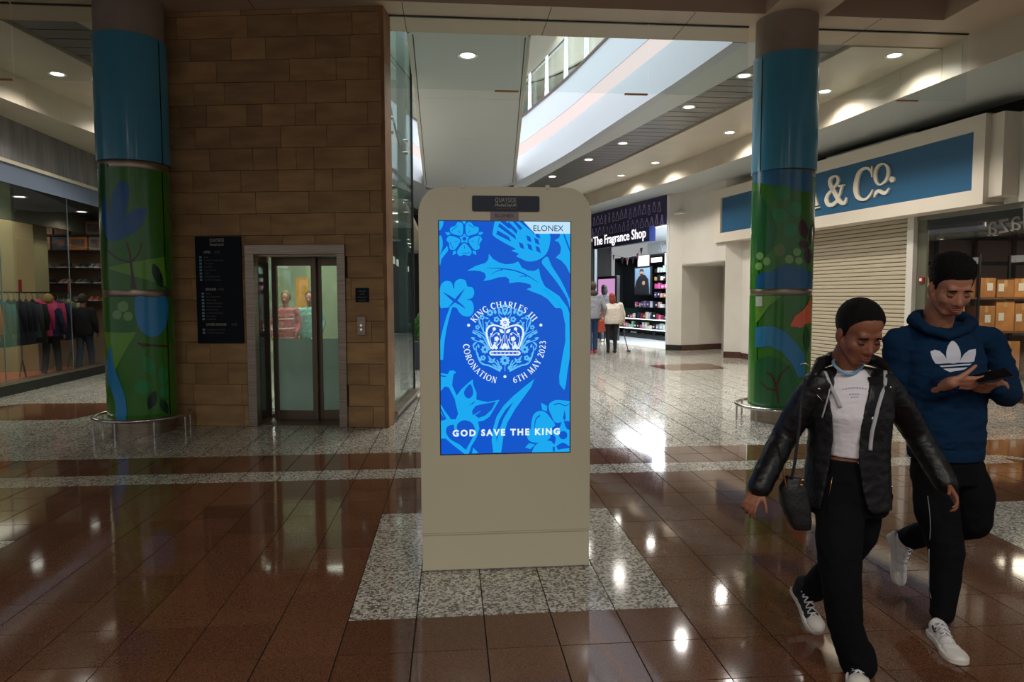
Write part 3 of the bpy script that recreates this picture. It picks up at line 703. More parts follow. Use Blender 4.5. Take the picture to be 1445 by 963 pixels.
# ================================================================ ADVERTISING KIOSK
KY = 3.93
m_kiosk = M('beige_glass_kiosk_face', (194, 188, 162), .16, c2=(190, 184, 158), scale=1, coat=.2, cr=.04)
m_kside = M('beige_kiosk_metal', (192, 186, 160), .4)
K = thing('advertising_kiosk', 'tall beige advertising totem with glowing blue coronation screen, standing on speckled granite', 'kiosk', (.307, KY+.28, 0))
kx0, kx1, kz = -.183, .798, 2.215
def rrect(x0, x1, z0, z1, r, top_only=True, n=8):
    P = [(x0, z0), (x1, z0)] if top_only else [(x0+r*(1-cos(pi/2*i/n)), z0+r*(1-sin(pi/2*i/n))) for i in range(n, -1, -1)][::-1][0:0]
    if top_only:
        P += [(x1-r+r*cos(pi/2*i/n), z1-r+r*sin(pi/2*i/n)) for i in range(n+1)]
        P += [(x0+r-r*sin(pi/2*i/n), z1-r+r*cos(pi/2*i/n)) for i in range(n+1)]
        return P
    for cx, cz, a in ((x1-r, z0+r, -pi/2), (x1-r, z1-r, 0), (x0+r, z1-r, pi/2), (x0+r, z0+r, pi)):
        P += [(cx+r*cos(a+pi/2*i/n), cz+r*sin(a+pi/2*i/n)) for i in range(n+1)]
    return P
def vplate(pts, y0, y1): return MB().slab([(x, y0, z) for x, z in pts], (0, y1-y0, 0))
vplate(rrect(kx0+.012, kx1-.012, .03, kz-.012, .14), KY+.02, KY+.54).build('housing', m_kside, K, smooth=True)
vplate(rrect(kx0, kx1, .232, kz, .15), KY, KY+.02).build('front_glass', m_kiosk, K, smooth=True, bevel=.002)
vplate(rrect(kx0, kx1, .232, kz, .15), KY+.54, KY+.56).build('back_glass', m_kiosk, K, smooth=True)
MB().box(kx0+.004, kx1-.002, KY+.004, KY+.556, .012, .222).build('base_panel', m_kside, K, bevel=.003)
MB().box(kx0+.001, kx1+.001, KY-.002, KY+.02, .222, .232).build('seam_strip', M('pale_seam_strip', (186, 180, 156), .3), K)
MB().box(kx0, kx1, KY+.01, KY+.55, 0, .012).build('steel_skid', m_chrome, K)
for x in (.068, .545):
    MB().box(x-.012, x+.012, KY-.004, KY+.03, kz-.012, kz+.012).build('top_clip', m_kside, K, bevel=.003)
np_ = vplate(rrect(.118, .499, 2.077, 2.163, .008, False, 4), KY-.007, KY).build('name_plate', M('navy_name_plate', (20, 26, 46), .25), K)
FX = lambda x, z, off=0: frame((x, KY-.0085-off, z), (1, 0, 0))
txt('QUAYSIDE', .036, m_lt, np_, 'lettering', FX(.3075, 2.127), .66, ax='CENTER', sp=1.1, ext=.0005)
txt('MediaCityUK', .023, m_lt, np_, 'lettering', FX(.3085, 2.104), .98, ax='CENTER', ext=.0005, bold=.0003)
txt('SHOPPING  EATING  LEISURE', .0085, m_ltb, np_, 'lettering', FX(.3085, 2.089), 1.0, ax='CENTER', ext=.0004)
stk = MB().box(.220, .381, KY-.0015, KY, 2.024, 2.075).build('grey_sticker', M('mauve_grey_sticker', (124, 112, 116), .4), K)
txt('ELONEX', .028, m_black, stk, 'lettering', FX(.300, 2.044, -.006), 1.0, ax='CENTER', ext=.0004)
txt('digital outdoor media', .007, M('red_print', (170, 50, 50), .5), stk, 'lettering', FX(.300, 2.033, -.006), 1.0, ax='CENTER', ext=.0003)
# ---- screen
sx0, sx1, sz0, sz1 = -.067, .676, .695, 2.021
MB().box(sx0-.006, sx1+.006, KY-.0012, KY+.001, sz0-.006, sz1+.004).build('screen_bezel', M('dark_bezel', (20, 24, 34), .3), K)
m_scr = bpy.data.materials.new('lit_blue_screen'); m_scr.use_nodes = True
nt = m_scr.node_tree; b = nt.nodes['Principled BSDF']; b.inputs['Base Color'].default_value = (.006, .008, .012, 1); b.inputs['Roughness'].default_value = .08; b.inputs['Specular IOR Level'].default_value = .22
g_ = nt.nodes.new('ShaderNodeNewGeometry'); s_ = nt.nodes.new('ShaderNodeSeparateXYZ'); nt.links.new(g_.outputs['Position'], s_.inputs[0])
r_ = nt.nodes.new('ShaderNodeMapRange'); r_.inputs[1].default_value = sx0; r_.inputs[2].default_value = sx1; nt.links.new(s_.outputs[0], r_.inputs[0])
ra = nt.nodes.new('ShaderNodeValToRGB'); ra.color_ramp.elements[0].color = rgb((0, 84, 206)); ra.color_ramp.elements[1].color = rgb((16, 86, 198)); nt.links.new(r_.outputs[0], ra.inputs[0])
nt.links.new(ra.outputs[0], b.inputs['Emission Color']); b.inputs['Emission Strength'].default_value = 1.0
scr = MB().box(sx0, sx1, KY-.003, KY, sz0, sz1).build('screen', m_scr, K)
e_cy = E('screen_cyan', (16, 168, 240), 1, .08); e_bl = E('screen_blue', (4, 84, 202), 1, .08); e_wh = E('screen_white', (226, 244, 255), 1, .08); e_mid = E('screen_pale_blue', (92, 190, 248), 1, .08); e_pal = E('screen_badge', (190, 228, 250), 1, .08)
def clipz(P):
    """keep a print outline inside the screen"""
    def cl(P, ax, lim, keep):
        o = []
        for i in range(len(P)):
            a, b_ = P[i-1], P[i]; ia = (a[ax]-lim)*keep >= 0; ib = (b_[ax]-lim)*keep >= 0
            if ia != ib: t = (lim-a[ax])/(b_[ax]-a[ax]); o.append(tuple(a[k]+(b_[k]-a[k])*t for k in (0, 1)))
            if ib: o.append(b_)
        return o
    for ax, lim, kp in ((0, sx0, 1), (0, sx1, -1), (1, sz0, 1), (1, sz1, -1)):
        P = cl(P, ax, lim, kp)
        if len(P) < 3: return []
    return P
def px2(u, v): p = at(u, v, Y=KY-.003); return (p.x, p.z)
MOT = None
class Print:
    """all flat shapes of one colour and layer joined into one printed part"""
    def __init__(s, mat, layer, name): s.m = mat; s.y = KY-.003-layer*.00035; s.mb = MB(); s.n = name; s.sep = {}
    def add(s, pts):
        P = clipz([px2(*p) for p in pts])
        mb = s.sep.setdefault(MOT, MB()) if (MOT and s.n == 'printed_shape') else s.mb
        if len(P) > 2: mb.poly([(x, s.y, z) for x, z in P])
        return s
    def done(s):
        for k, mb in s.sep.items(): mb.build(k, s.m, scr)['kind'] = 'stuff'
        if s.mb.v: s.mb.build(s.n, s.m, scr)['kind'] = 'stuff'
Q1 = lambda pts: sc(pts, 615, 305, 7.405)     # crop 615,305
Q2 = lambda pts: sc(pts, 615, 510, 7.133)     # crop 615,510
Q3 = lambda pts: sc(pts, 645, 410, 7.133)     # crop 645,410
Q7 = lambda pts: sc(pts, 600, 380, 3.439)
p1_ = Print(e_cy, 1, 'printed_shape'); p2_ = Print(e_bl, 2, 'leaf_veins'); p3_ = Print(e_cy, 3, 'inner_shapes'); p4_ = Print(e_bl, 4, 'rose_lines')
# top-left rose
MOT = 'printed_stem_edge'
p1_.add(Q1([(30, 480), (45, 520), (60, 450), (130, 360), (120, 310), (70, 370), (36, 420)]))
p1_.add(Q1(C2([(36, 50), (78, 50), (70, 110), (36, 150)]))); p1_.add(Q1(C2([(36, 215), (64, 225), (72, 310), (50, 390), (36, 400)])))
cx, cy = 298, 238; MOT = 'printed_rose'
for k in range(5):
    a = radians(-126+72*k)
    def pt(r, t): return (cx+cos(a+t)*r, cy+sin(a+t)*r)
    p1_.add(Q1(C2([pt(45, 0), pt(95, -.50), pt(155, -.52), pt(185, -.30), pt(170, -.06), pt(168, .06), pt(188, .26), pt(160, .50), pt(95, .50)])))
    p2_.add(Q1(C3([pt(160, -.42), pt(150, -.1), pt(158, .2)], [4, 7, 2]))); p2_.add(Q1([pt(60, 0), pt(100, -.06), pt(105, .02)]))
    b_ = a+radians(36); p1_.add(Q1([(cx+cos(b_)*150, cy+sin(b_)*150), (cx+cos(b_+.1)*175, cy+sin(b_+.1)*175), (cx+cos(b_)*212, cy+sin(b_)*212), (cx+cos(b_-.12)*178, cy+sin(b_-.12)*178)]))
st_ = []
for k in range(10):
    a = radians(-90+36*k); r = 72 if k % 2 == 0 else 44; st_.append((cx+cos(a)*r, cy+sin(a)*r))
p2_.add(Q1(st_)); p3_.add(Q1([(cx+(x-cx)*.76, cy+(y-cy)*.76) for x, y in st_])); p4_.add(Q1(circ(cx, cy, 20, 14)))
MOT = 'printed_thistle'
p1_.add(Q1(C2([(625, 40), (700, 30), (830, 30), (960, 130), (1060, 180), (1185, 185), (1192, 290), (1150, 400), (1060, 462), (960, 475), (880, 440), (840, 420), (865, 395), (790, 362), (835, 345), (770, 310), (690, 265), (600, 205), (598, 150)], 3)))
for pl in ([(665, 75), (830, 205), (838, 245), (650, 110)], [(645, 150), (760, 215), (790, 270), (630, 190)], [(720, 50), (800, 120), (760, 105), (690, 50)], [(830, 50), (905, 125), (880, 150), (800, 50)], [(760, 60), (850, 150), (845, 190), (745, 90)], [(665, 50), (700, 50), (790, 130), (760, 130)]):
    p2_.add(Q1(pl))
for x, y in ((972, 238), (1055, 265), (895, 310), (982, 325), (1068, 350), (1062, 200)):
    p2_.add(Q1([(x-28, y-38), (x+14, y-20), (x+30, y+38), (x-14, y+18)]))
p2_.add(Q1([(920, 50), (1010, 50), (1060, 185), (1020, 185)]))
MOT = 'printed_stem'
p1_.add(Q1(C2([(1165, 425), (1210, 520), (1300, 660), (1360, 780), (1400, 870), (1400, 800), (1400, 960), (1370, 860), (1270, 700), (1160, 560), (1105, 480)], 3)))
p1_.add(Q1([(1240, 255), (1290, 225), (1300, 185), (1405, 185), (1405, 610), (1360, 520), (1310, 465), (1252, 435), (1300, 390), (1308, 330), (1285, 275)]))
p2_.add(Q1([(1330, 190), (1345, 190), (1400, 340), (1400, 380)]))
MOT = 'printed_leaf'
p1_.add(Q1([(325, 573), (420, 520), (520, 490), (550, 450), (553, 395), (600, 450), (660, 485), (730, 505), (800, 500), (862, 475), (900, 540), (960, 570), (1030, 575), (1078, 548), (1095, 640), (1130, 720), (1200, 810), (1290, 900), (1340, 963), (1250, 963), (1170, 870), (1100, 825), (1030, 800), (945, 765), (1000, 745), (985, 715), (930, 700), (860, 690), (768, 703), (765, 660), (730, 635), (660, 640), (580, 665), (498, 680), (525, 635), (510, 595), (460, 575), (400, 570)]))
p1_.add(Q7([(560, 100), (590, 90), (650, 130), (690, 185), (700, 215), (703, 420), (690, 500), (683, 560), (675, 588), (652, 560), (650, 520), (665, 430), (680, 350), (680, 270), (665, 200), (630, 150), (580, 110)]))
p2_.add(Q1(C3([(530, 545), (680, 550), (820, 570), (950, 620), (1065, 692)], [3, 12, 14, 3]))); p2_.add(Q1(C3([(700, 560), (640, 575), (580, 610)], [12, 3]))); p2_.add(Q1(C3([(950, 632), (915, 628), (870, 638)], [12, 3])))
MOT = 'printed_shamrock'
for pl in ([(40, 790), (60, 710), (110, 678), (165, 695), (182, 750), (192, 752), (200, 690), (250, 658), (310, 675), (330, 735), (380, 745), (402, 800), (380, 855), (320, 875), (370, 885), (395, 940), (390, 1010), (350, 1050), (280, 1040), (240, 1000), (215, 960), (160, 955), (90, 960), (45, 950)],):
    p1_.add(Q1(C2(pl, 3)))
p2_.add(Q1([(68, 790), (150, 835), (200, 868), (240, 820), (305, 755), (250, 850), (225, 885), (290, 940), (310, 970), (240, 925), (200, 905), (120, 965), (180, 895), (130, 850)]))
p1_.add(Q7(C3([(128, 178), (105, 250), (85, 340), (74, 440)], [10, 26])))
MOT = 'printed_daffodil'
p1_.add(Q2([(50, 120), (120, 130), (140, 95), (175, 92), (208, 112), (180, 130), (170, 180), (165, 245), (210, 345), (260, 280), (330, 215), (372, 182), (378, 240), (410, 320), (408, 388), (520, 412), (642, 388), (600, 460), (540, 560), (480, 600), (425, 608), (440, 680), (410, 770), (360, 850), (330, 935), (290, 935), (180, 850), (100, 780), (50, 780), (50, 600), (130, 585), (200, 585), (225, 530), (205, 450), (190, 380), (130, 262), (90, 255), (50, 300)]))
p2_.add(Q2(C2([(345, 232), (372, 280), (372, 340), (335, 375), (295, 355), (285, 310), (305, 270)]))); p2_.add(Q2(C2([(330, 450), (390, 405), (380, 425), (350, 440)], 3)))
p2_.add(Q2([(372, 545), (365, 500), (400, 450), (470, 432), (605, 408), (560, 490), (500, 545), (430, 572), (395, 545), (460, 500), (440, 505)]))
p2_.add(Q2(C2([(215, 640), (250, 605), (300, 595), (360, 620), (392, 680), (370, 770), (320, 860), (300, 890), (240, 840), (150, 790), (108, 730), (105, 680), (130, 650), (180, 640), (185, 680), (215, 740), (255, 780), (280, 805), (240, 770), (215, 700)], 3)))
p1_.add(Q2([(50, 435), (90, 500), (150, 580), (100, 600), (50, 520)])); p2_.add(Q2([(50, 140), (110, 150), (90, 160), (50, 152)])); p1_.add(Q2([(375, 870), (430, 925), (365, 930)])); p2_.add(Q2([(50, 470), (110, 585), (90, 585), (50, 500)]))
MOT = 'printed_blade'
p1_.add(Q2([(578, 920), (562, 800), (575, 680), (610, 560), (680, 450), (780, 350), (900, 250), (992, 178), (960, 260), (880, 370), (800, 480), (720, 620), (680, 760), (658, 920)]))
p2_.add(Q2([(612, 810), (608, 700), (640, 590), (700, 490), (782, 408), (740, 480), (680, 580), (640, 690), (620, 780)]))
MOT = 'printed_lower_rose'
p1_.add(Q2(C2([(1050, 500), (1110, 520), (1160, 580), (1200, 640), (1180, 730), (1130, 790), (1020, 822), (940, 800), (918, 740), (955, 680), (965, 600), (990, 530)], 4)))
p1_.add(Q2(C2([(1135, 470), (1150, 420), (1210, 392), (1280, 395), (1345, 400), (1400, 400), (1400, 640), (1330, 600), (1210, 620), (1160, 540)], 4)))
p1_.add(Q2(C2([(970, 912), (1000, 850), (1060, 810), (1140, 800), (1210, 850), (1230, 960), (1100, 980), (980, 970)], 4)))
p1_.add(Q2(C2([(1220, 900), (1300, 880), (1400, 880), (1400, 960), (1220, 960)], 3)))
p1_.add(Q2([(1058, 418), (1120, 450), (1118, 505), (1070, 490)])); p1_.add(Q2([(898, 868), (940, 825), (1000, 840), (950, 885)]))
p2_.add(Q2(circ(1278, 745, 130, 10))); 
stp = []
for k in range(10):
    a = radians(-90+36*k); r = 150 if k % 2 == 0 else 74; stp.append((1278+cos(a)*r, 745+sin(a)*r))
p3_.add(Q2(C2(stp, 3))); p4_.add(Q2(circ(1282, 745, 42, 18)))
p4_.add(Q2([(1296, 490), (1308, 570), (1294, 602), (1280, 570)])); p4_.add(Q2(C3([(1050, 545), (1010, 580), (995, 650), (1000, 690)], [14, 4]))); p4_.add(Q2(C3([(1190, 440), (1240, 425), (1300, 448), (1345, 430)], [12, 6]))); p4_.add(Q2(C3([(1190, 910), (1186, 880), (1190, 862)], [18, 24])))
for p in (p1_, p2_, p3_, p4_): p.done()
MOT = None
Print(e_pal, 5, 'corner_badge').add([(738, 312.0), (806, 312), (806, 330), (755, 330)]).done()
txt('ELONEX', .047, E('screen_navy', (14, 26, 80), 1, .1), scr, 'lettering', FX(.5485, 1.967, .0012-.0015+.0015), .98, ax='CENTER', ext=.0002)
# ---- emblem
CX, CY = 711.8, 484.2
em = Print(e_mid, 6, 'floral_wreath'); ew = Print(e_wh, 9, 'crown'); ed = Print(e_bl, 7, 'wreath_lines'); ew2 = Print(e_mid, 8, 'wreath_details')
def flower(pr, x, y, r, n=8, inner=None):
    P = []
    for i in range(n*4):
        a = 2*pi*i/(n*4); P.append((x+cos(a)*r*(1+.16*cos(n*a)), y+sin(a)*r*(1+.16*cos(n*a))))
    pr.add(Q3(P))
    if inner: inner.add(Q3(circ(x, y, r*.34, 10)))
def sym(fn):
    for s_ in (1, -1): fn(lambda P: [((481+(x-481)*s_), y) for x, y in P])
def wreath(m_):
    def F(x, y, r, n=8): 
        (x, y), = m_([(x, y)]); flower(em, x, y, r, n, ed)
    F(331, 226, 32); F(397, 292, 28, 5); F(253, 272, 24, 5); F(281, 596, 38); F(205, 372, 22, 5); F(262, 680, 26, 5)
    st = [([(322, 560), (290, 470), (250, 380), (215, 270)], [10, 5]), ([(320, 580), (270, 480), (225, 440), (160, 400)], [10, 6]), ([(330, 600), (260, 530), (200, 510), (150, 490)], [9, 6]),
          ([(320, 530), (270, 420), (262, 340), (255, 295)], [8, 4]), ([(330, 300), (300, 340), (290, 400)], [8, 5]), ([(436, 812), (330, 760), (240, 730), (195, 620), (195, 560)], [14, 9, 7]),
          ([(420, 800), (400, 740), (340, 690), (310, 660)], [10, 5]), ([(320, 470), (250, 430), (190, 400)], [6, 4]), ([(400, 700), (420, 740), (436, 800)], [8, 10]), ([(180, 600), (165, 560), (200, 520)], [8, 5]), ([(460, 290), (420, 240), (415, 170)], [6, 4])]
    for P, w_ in st: em.add(Q3(C3(m_(P), [a*1.5 for a in w_])))
    for x, y, a, L_, w_ in ((230, 330, 1.25, 90, 11), (175, 430, .5, 62, 10), (160, 480, .1, 50, 9), (172, 540, -.9, 56, 9), (222, 460, .7, 66, 10), (300, 340, 1.0, 60, 10), (382, 215, 1.3, 56, 14), (425, 200, 1.5, 72, 9), (440, 225, .9, 60, 8), (250, 510, .4, 60, 9), (215, 560, 1.3, 44, 10), (205, 640, 1.2, 60, 9),
                            (340, 720, .2, 62, 11), (330, 690, 1.2, 50, 10), (370, 700, 2.1, 50, 10), (230, 690, 1.0, 60, 9), (300, 280, .2, 44, 8), (350, 330, .4, 50, 9), (262, 740, .9, 40, 8), (380, 760, .6, 66, 9), (440, 775, 1.1, 44, 12), (290, 440, 1.2, 60, 7)):
        em.add(Q3(m_(leafp(x, y, a, L_, w_))))
sym(wreath)
em.add(Q3([(445, 155), (462, 145), (481, 150), (500, 145), (517, 155), (510, 205), (500, 235), (481, 255), (462, 235), (452, 205)])); ed.add(Q3([(460, 170), (502, 170), (498, 182), (464, 182)])); ed.add(Q3([(468, 195), (494, 195), (481, 222)]))
flower(em, 481, 706, 46, 9, ed); em.add(Q3(C3([(481, 750), (481, 815)], [7, 7], 2)))
# crown
flower(ew, 481, 322, 48, 9); 
def crown(m_):
    ew.add(Q3(C3(m_([(481, 385), (425, 362), (360, 350), (312, 375), (297, 430), (312, 500), (342, 590)]), [14, 16, 20, 18, 12])))
    ew.add(Q3(m_(leafp(447, 410, .75, 60, 16))))
    for P, w_ in (([(350, 560), (330, 480), (360, 420), (370, 380)], [8, 5]), ([(400, 590), (400, 520), (380, 470)], [7, 4]), ([(430, 590), (450, 540), (468, 450)], [8, 5]), ([(400, 560), (440, 510), (430, 450)], [7, 4]), ([(345, 470), (390, 430), (420, 430)], [6, 4])): ew.add(Q3(C3(m_(P), w_)))
    for x, y, r in ((374, 388, 19), (398, 488, 26), (345, 440, 12), (418, 440, 12), (380, 530, 13), (440, 500, 10)):
        (xx_, yy_), = m_([(x, y)]); flower(ew, xx_, yy_, r*.9, 5)
    for dx, dy in ((0, -15), (-17, 6), (17, 6)): (x, y), = m_([(376+dx, 572+dy)]); ew.add(Q3(circ(x, y, 17, 12)))
sym(crown)
ew.add(Q3(C3([(481, 370), (481, 560)], [6, 6], 2)))
for dx, dy in ((0, -16), (-20, 8), (20, 8)): ew.add(Q3(circ(481+dx, 566+dy, 20, 12)))
o_ = [(330+12, 608), (620, 608), (638, 622), (638, 642), (620, 655), (342, 655), (326, 642), (326, 622)]
ew.add(Q3(o_)); eb = Print(e_bl, 10, 'crown_jewels'); eb.add(Q3([(350, 620), (612, 620), (622, 631), (612, 642), (350, 642), (340, 631)])); 
ej = Print(e_wh, 11, 'crown_pearls')
for x in (360, 400, 440, 481, 522, 562, 602): ej.add(Q3([(x-14, 631), (x, 625), (x+14, 631), (x, 637)]))
eb.add(Q3(circ(481, 322, 16, 12))); ej.add(Q3(circ(481, 322, 9, 10)))
for p in (em, ed, ew, eb, ej): p.done()
# ring lettering: stroke-built serif capitals on a 0..1 grid (y up), (points, widths)
T_, H_ = .17, .075
def ser(x0, x1, y): return ([(x0, y), (x1, y)], [.055, .055])
def arc(cx, cy, rx, ry, a0, a1, n=9): return [(cx+rx*cos(radians(a0+(a1-a0)*i/n)), cy+ry*sin(radians(a0+(a1-a0)*i/n))) for i in range(n+1)]
GL = {
 'K': (.74, [([(.16, 0), (.16, 1)], [T_, T_]), ([(.2, .42), (.62, .98)], [H_, H_]), ([(.32, .58), (.68, .02)], [T_, T_]), ser(.02, .32, .03), ser(.02, .32, .97), ser(.48, .76, .97), ser(.52, .8, .03)]),
 'I': (.36, [([(.18, 0), (.18, 1)], [T_, T_]), ser(.02, .34, .03), ser(.02, .34, .97)]),
 'N': (.84, [([(.16, 0), (.16, 1)], [H_, H_]), ([(.14, .98), (.70, .02)], [T_, T_]), ([(.70, 0), (.70, 1)], [H_, H_]), ser(.02, .3, .03), ser(.0, .2, .97), ser(.56, .84, .97)]),
 'G': (.80, [(arc(.42, .5, .34, .47, 40, 320), [.08, .18, .18, .12]), ([(.68, .1), (.68, .44)], [T_*.9, T_*.9]), ser(.52, .8, .44), ([(.66, .72), (.68, .95)], [.06, .04])]),
 'C': (.74, [(arc(.42, .5, .34, .47, 42, 318), [.08, .18, .18, .08]), ([(.66, .70), (.68, .96)], [.06, .04])]),
 'H': (.86, [([(.16, 0), (.16, 1)], [T_, T_]), ([(.70, 0), (.70, 1)], [T_, T_]), ([(.16, .5), (.70, .5)], [H_, H_]), ser(.02, .3, .03), ser(.02, .3, .97), ser(.56, .84, .03), ser(.56, .84, .97)]),
 'A': (.78, [([(.12, .02), (.40, .98)], [H_, H_]), ([(.38, .99), (.68, .02)], [T_, T_]), ([(.22, .34), (.56, .34)], [H_, H_]), ser(.0, .26, .03), ser(.54, .82, .03)]),
 'R': (.76, [([(.16, 0), (.16, 1)], [T_, T_]), (arc(.30, .73, .26, .24, 95, -95), [.07, .17, .07]), ([(.34, .5), (.68, .02)], [T_, T_]), ([(.12, .97), (.32, .97)], [.06, .06]), ser(.02, .32, .03), ser(.56, .8, .03)]),
 'L': (.66, [([(.16, 0), (.16, 1)], [T_, T_]), ser(.02, .32, .97), ([(.04, .03), (.6, .03)], [.06, .06]), ([(.58, .0), (.62, .28)], [.07, .03])]),
 'E': (.68, [([(.16, 0), (.16, 1)], [T_, T_]), ([(.04, .97), (.56, .97)], [.06, .06]), ([(.04, .03), (.6, .03)], [.06, .06]), ([(.16, .52), (.46, .52)], [.07, .07]), ([(.55, 1), (.57, .76)], [.06, .03]), ([(.58, 0), (.62, .26)], [.06, .03]), ([(.45, .42), (.45, .62)], [.04, .04])]),
 'S': (.60, [([(.50, .76), (.46, .92), (.28, .98), (.12, .84), (.16, .64), (.34, .50), (.48, .34), (.46, .12), (.28, .02), (.12, .08), (.06, .26)], [.05, .07, .15, .18, .15, .07, .05])]),
 'O': (.88, [(arc(.44, .5, .36, .47, 90, 270), [.07, .19, .07]), (arc(.44, .5, .36, .47, 90, -90), [.07, .19, .07])]),
 '0': (.62, [(arc(.31, .5, .24, .47, 90, 270), [.07, .16, .07]), (arc(.31, .5, .24, .47, 90, -90), [.07, .16, .07])]),
 'T': (.74, [([(.37, 0), (.37, 1)], [T_, T_]), ([(.04, .97), (.70, .97)], [.06, .06]), ser(.22, .52, .03), ([(.05, 1), (.03, .74)], [.06, .03]), ([(.69, 1), (.71, .74)], [.06, .03])]),
 'M': (1.0, [([(.16, 0), (.18, 1)], [H_, H_]), ([(.18, .98), (.50, .04)], [T_, T_*.8]), ([(.50, .04), (.82, .98)], [H_, H_]), ([(.84, 0), (.82, 1)], [T_, T_]), ser(.04, .3, .03), ser(.04, .2, .97), ser(.70, .98, .03), ser(.8, .96, .97)]),
 'Y': (.74, [([(.12, .98), (.38, .44)], [T_, T_]), ([(.64, .98), (.38, .44)], [H_, H_]), ([(.38, 0), (.38, .48)], [T_, T_]), ser(.0, .26, .97), ser(.52, .78, .97), ser(.24, .52, .03)]),
 '6': (.62, [([(.52, .96), (.26, .84), (.10, .52), (.10, .28), (.30, .03), (.50, .14), (.52, .42), (.36, .58), (.16, .44)], [.05, .12, .17, .16, .08, .15, .12, .06])]),
 '2': (.60, [([(.08, .76), (.14, .93), (.32, .98), (.48, .84), (.44, .60), (.24, .32), (.06, .06)], [.05, .08, .12, .17, .14, .09]), ([(.04, .07), (.52, .07)], [.13, .13]), ([(.5, .04), (.55, .24)], [.06, .03])]),
 '3': (.58, [([(.08, .80), (.16, .95), (.34, .97), (.46, .80), (.38, .60), (.22, .54)], [.05, .08, .14, .15, .06]), ([(.22, .54), (.42, .48), (.52, .28), (.40, .06), (.20, .02), (.05, .14)], [.06, .14, .18, .08, .05])]),
}
def ring_text(s_, a_mid, h, rad, inside, pr, track=.10):
    W = [(.30 if ch == ' ' else GL[ch][0])+track for ch in s_]; tot = sum(W)*h*.93; pos = -tot/2
    for ch, w_ in zip(s_, W):
        ad = w_*h*.93
        if ch != ' ':
            m_ = pos; 
            for path, ww in GL[ch][1]:
                out = brush([Vector((x, y)) for x, y in path], ww, 3)
                P = []
                for q in out:
                    lx = m_+q.x*h*.93; ly = q.y*h
                    if not inside: an = radians(a_mid)+lx/rad; rr = rad+ly; P.append((CX+cos(an)*rr, CY+sin(an)*rr))
                    else: an = radians(a_mid)-lx/(rad+h*.5); rr = rad+h-ly; P.append((CX+cos(an)*rr, CY+sin(an)*rr))
                pr.add(P)
        pos += ad
pt_ = Print(e_wh, 6, 'ring_lettering')
ring_text('KING CHARLES III', -90.5, 8.8, 50.0, False, pt_, .14)
ring_text('CORONATION', 139.5, 8.8, 49.6, True, pt_, .12)
ring_text('6TH MAY 2023', 36.5, 8.8, 49.6, True, pt_, .13)
for u, v in ((661.3, 459.2), (763.2, 459), (712.5, 531.7)): pt_.add(circ(u, v, 2.1, 14))
pt_.done()
txt('GOD SAVE THE KING', .0505, e_wh, scr, 'lettering', FX(.3085, .800, .0012), .98, ax='CENTER', ext=.0002, bold=.0022, sp=1.36)
# ================================================================ RIGHT SHOPFRONT
FA, FB = (7.34, 17.0), (8.4, 9.6); FT, FL = wallT(FA, FB)     # x towards the viewer, +y to the right (into the shop)
def fu(u, v, A=FA, B=FB):
    p = at_line(u, v, A, B); return (Vector((p.x, p.y))-Vector(A)).length, p.z
m_skirt = M('brown_granite_skirting', (84, 54, 40), .3, c2=(66, 42, 32), scale=14)
wr = sempty('wall_right')
s_sh0 = 1.05; s_sh1 = fu(1279, 400)[0]; s_w0 = fu(1288, 400)[0]
FTi = FT
MB(FT).box(0, s_sh0-.28, 0, .3, 0, 4.55).build('pier', m_white, wr)
MB(FT).box(s_sh0-.28, FL+8, .0, .3, 2.98, 4.30).build('sign_zone', m_white, wr)
MB(FT).box(s_sh0-.28, FL+8, .25, .35, 4.30, 4.55).build('recess_over_sign', m_dark, wr)
MB(FT).box(s_sh0-.30, s_sh0-.24, .02, .12, 0, 2.98).build('narrow_post', M('bronze_post', (110, 100, 84), .4, metal=.5), wr)
MB(FT).box(s_sh0-.24, s_sh0, .10, .2, 0, 2.98).build('narrow_panel', m_white, wr)
MB(FT).box(s_sh1, s_w0, -.02, .25, 0, 2.98).build('pier', m_white, wr)
MB(FT).box(-.02, s_sh0-.3, -.03, 0, 0, .14).build('skirting', m_skirt, wr)
MB(FT).box(s_w0, FL+8, -.06, .05, 0, .16).build('skirting', m_skirt, wr)
MB(FT).box(s_sh0-.24, s_sh0, -.0, .1, 0, .14).build('skirting', m_skirt, wr)
# grey boxes seen in the dark gap above the sign
for a, b in ((2.3, 2.7), (3.1, 5.4)):
    MB(FT).box(a, b, -.02, .2, 4.32, 4.46).build('conduit_box', m_grey, wr, bevel=.01)
# roller shutter: every lath a part
sh = thing('roller_shutter', 'closed cream roller shutter of narrow laths under the blue sign', 'shutter', tuple(FT @ Vector(((s_sh0+s_sh1)/2, .12, 0))))
m_lath = M('cream_shutter_lath', (186, 174, 152), .45)
lm = None; z = .02
while z < 2.96:
    if lm is None:
        lath = MB(FT).add([(s_sh0, .115, 0), (s_sh1, .115, 0), (s_sh1, .10, .012), (s_sh0, .10, .012), (s_sh1, .10, .058), (s_sh0, .10, .058), (s_sh1, .118, .070), (s_sh0, .118, .070)], [(0,1,2,3), (3,2,4,5), (5,4,6,7)]).build('shutter_lath', m_lath, sh); lm = lath.data; lath.location.z += z
    else:
        lath = bpy.data.objects.new('shutter_lath', lm); COL.objects.link(lath); lath.parent = sh; lath.matrix_parent_inverse = parent_world(sh).inverted(); lath.location = (0, 0, z)
    z += .078
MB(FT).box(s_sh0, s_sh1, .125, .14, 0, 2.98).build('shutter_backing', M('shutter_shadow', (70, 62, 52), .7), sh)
MB(FT).box(s_sh0, s_sh0+.05, .06, .13, 0, 2.98).build('guide_rail', m_white, sh); MB(FT).box(s_sh1-.05, s_sh1, .06, .13, 0, 2.98).build('guide_rail', m_white, sh)
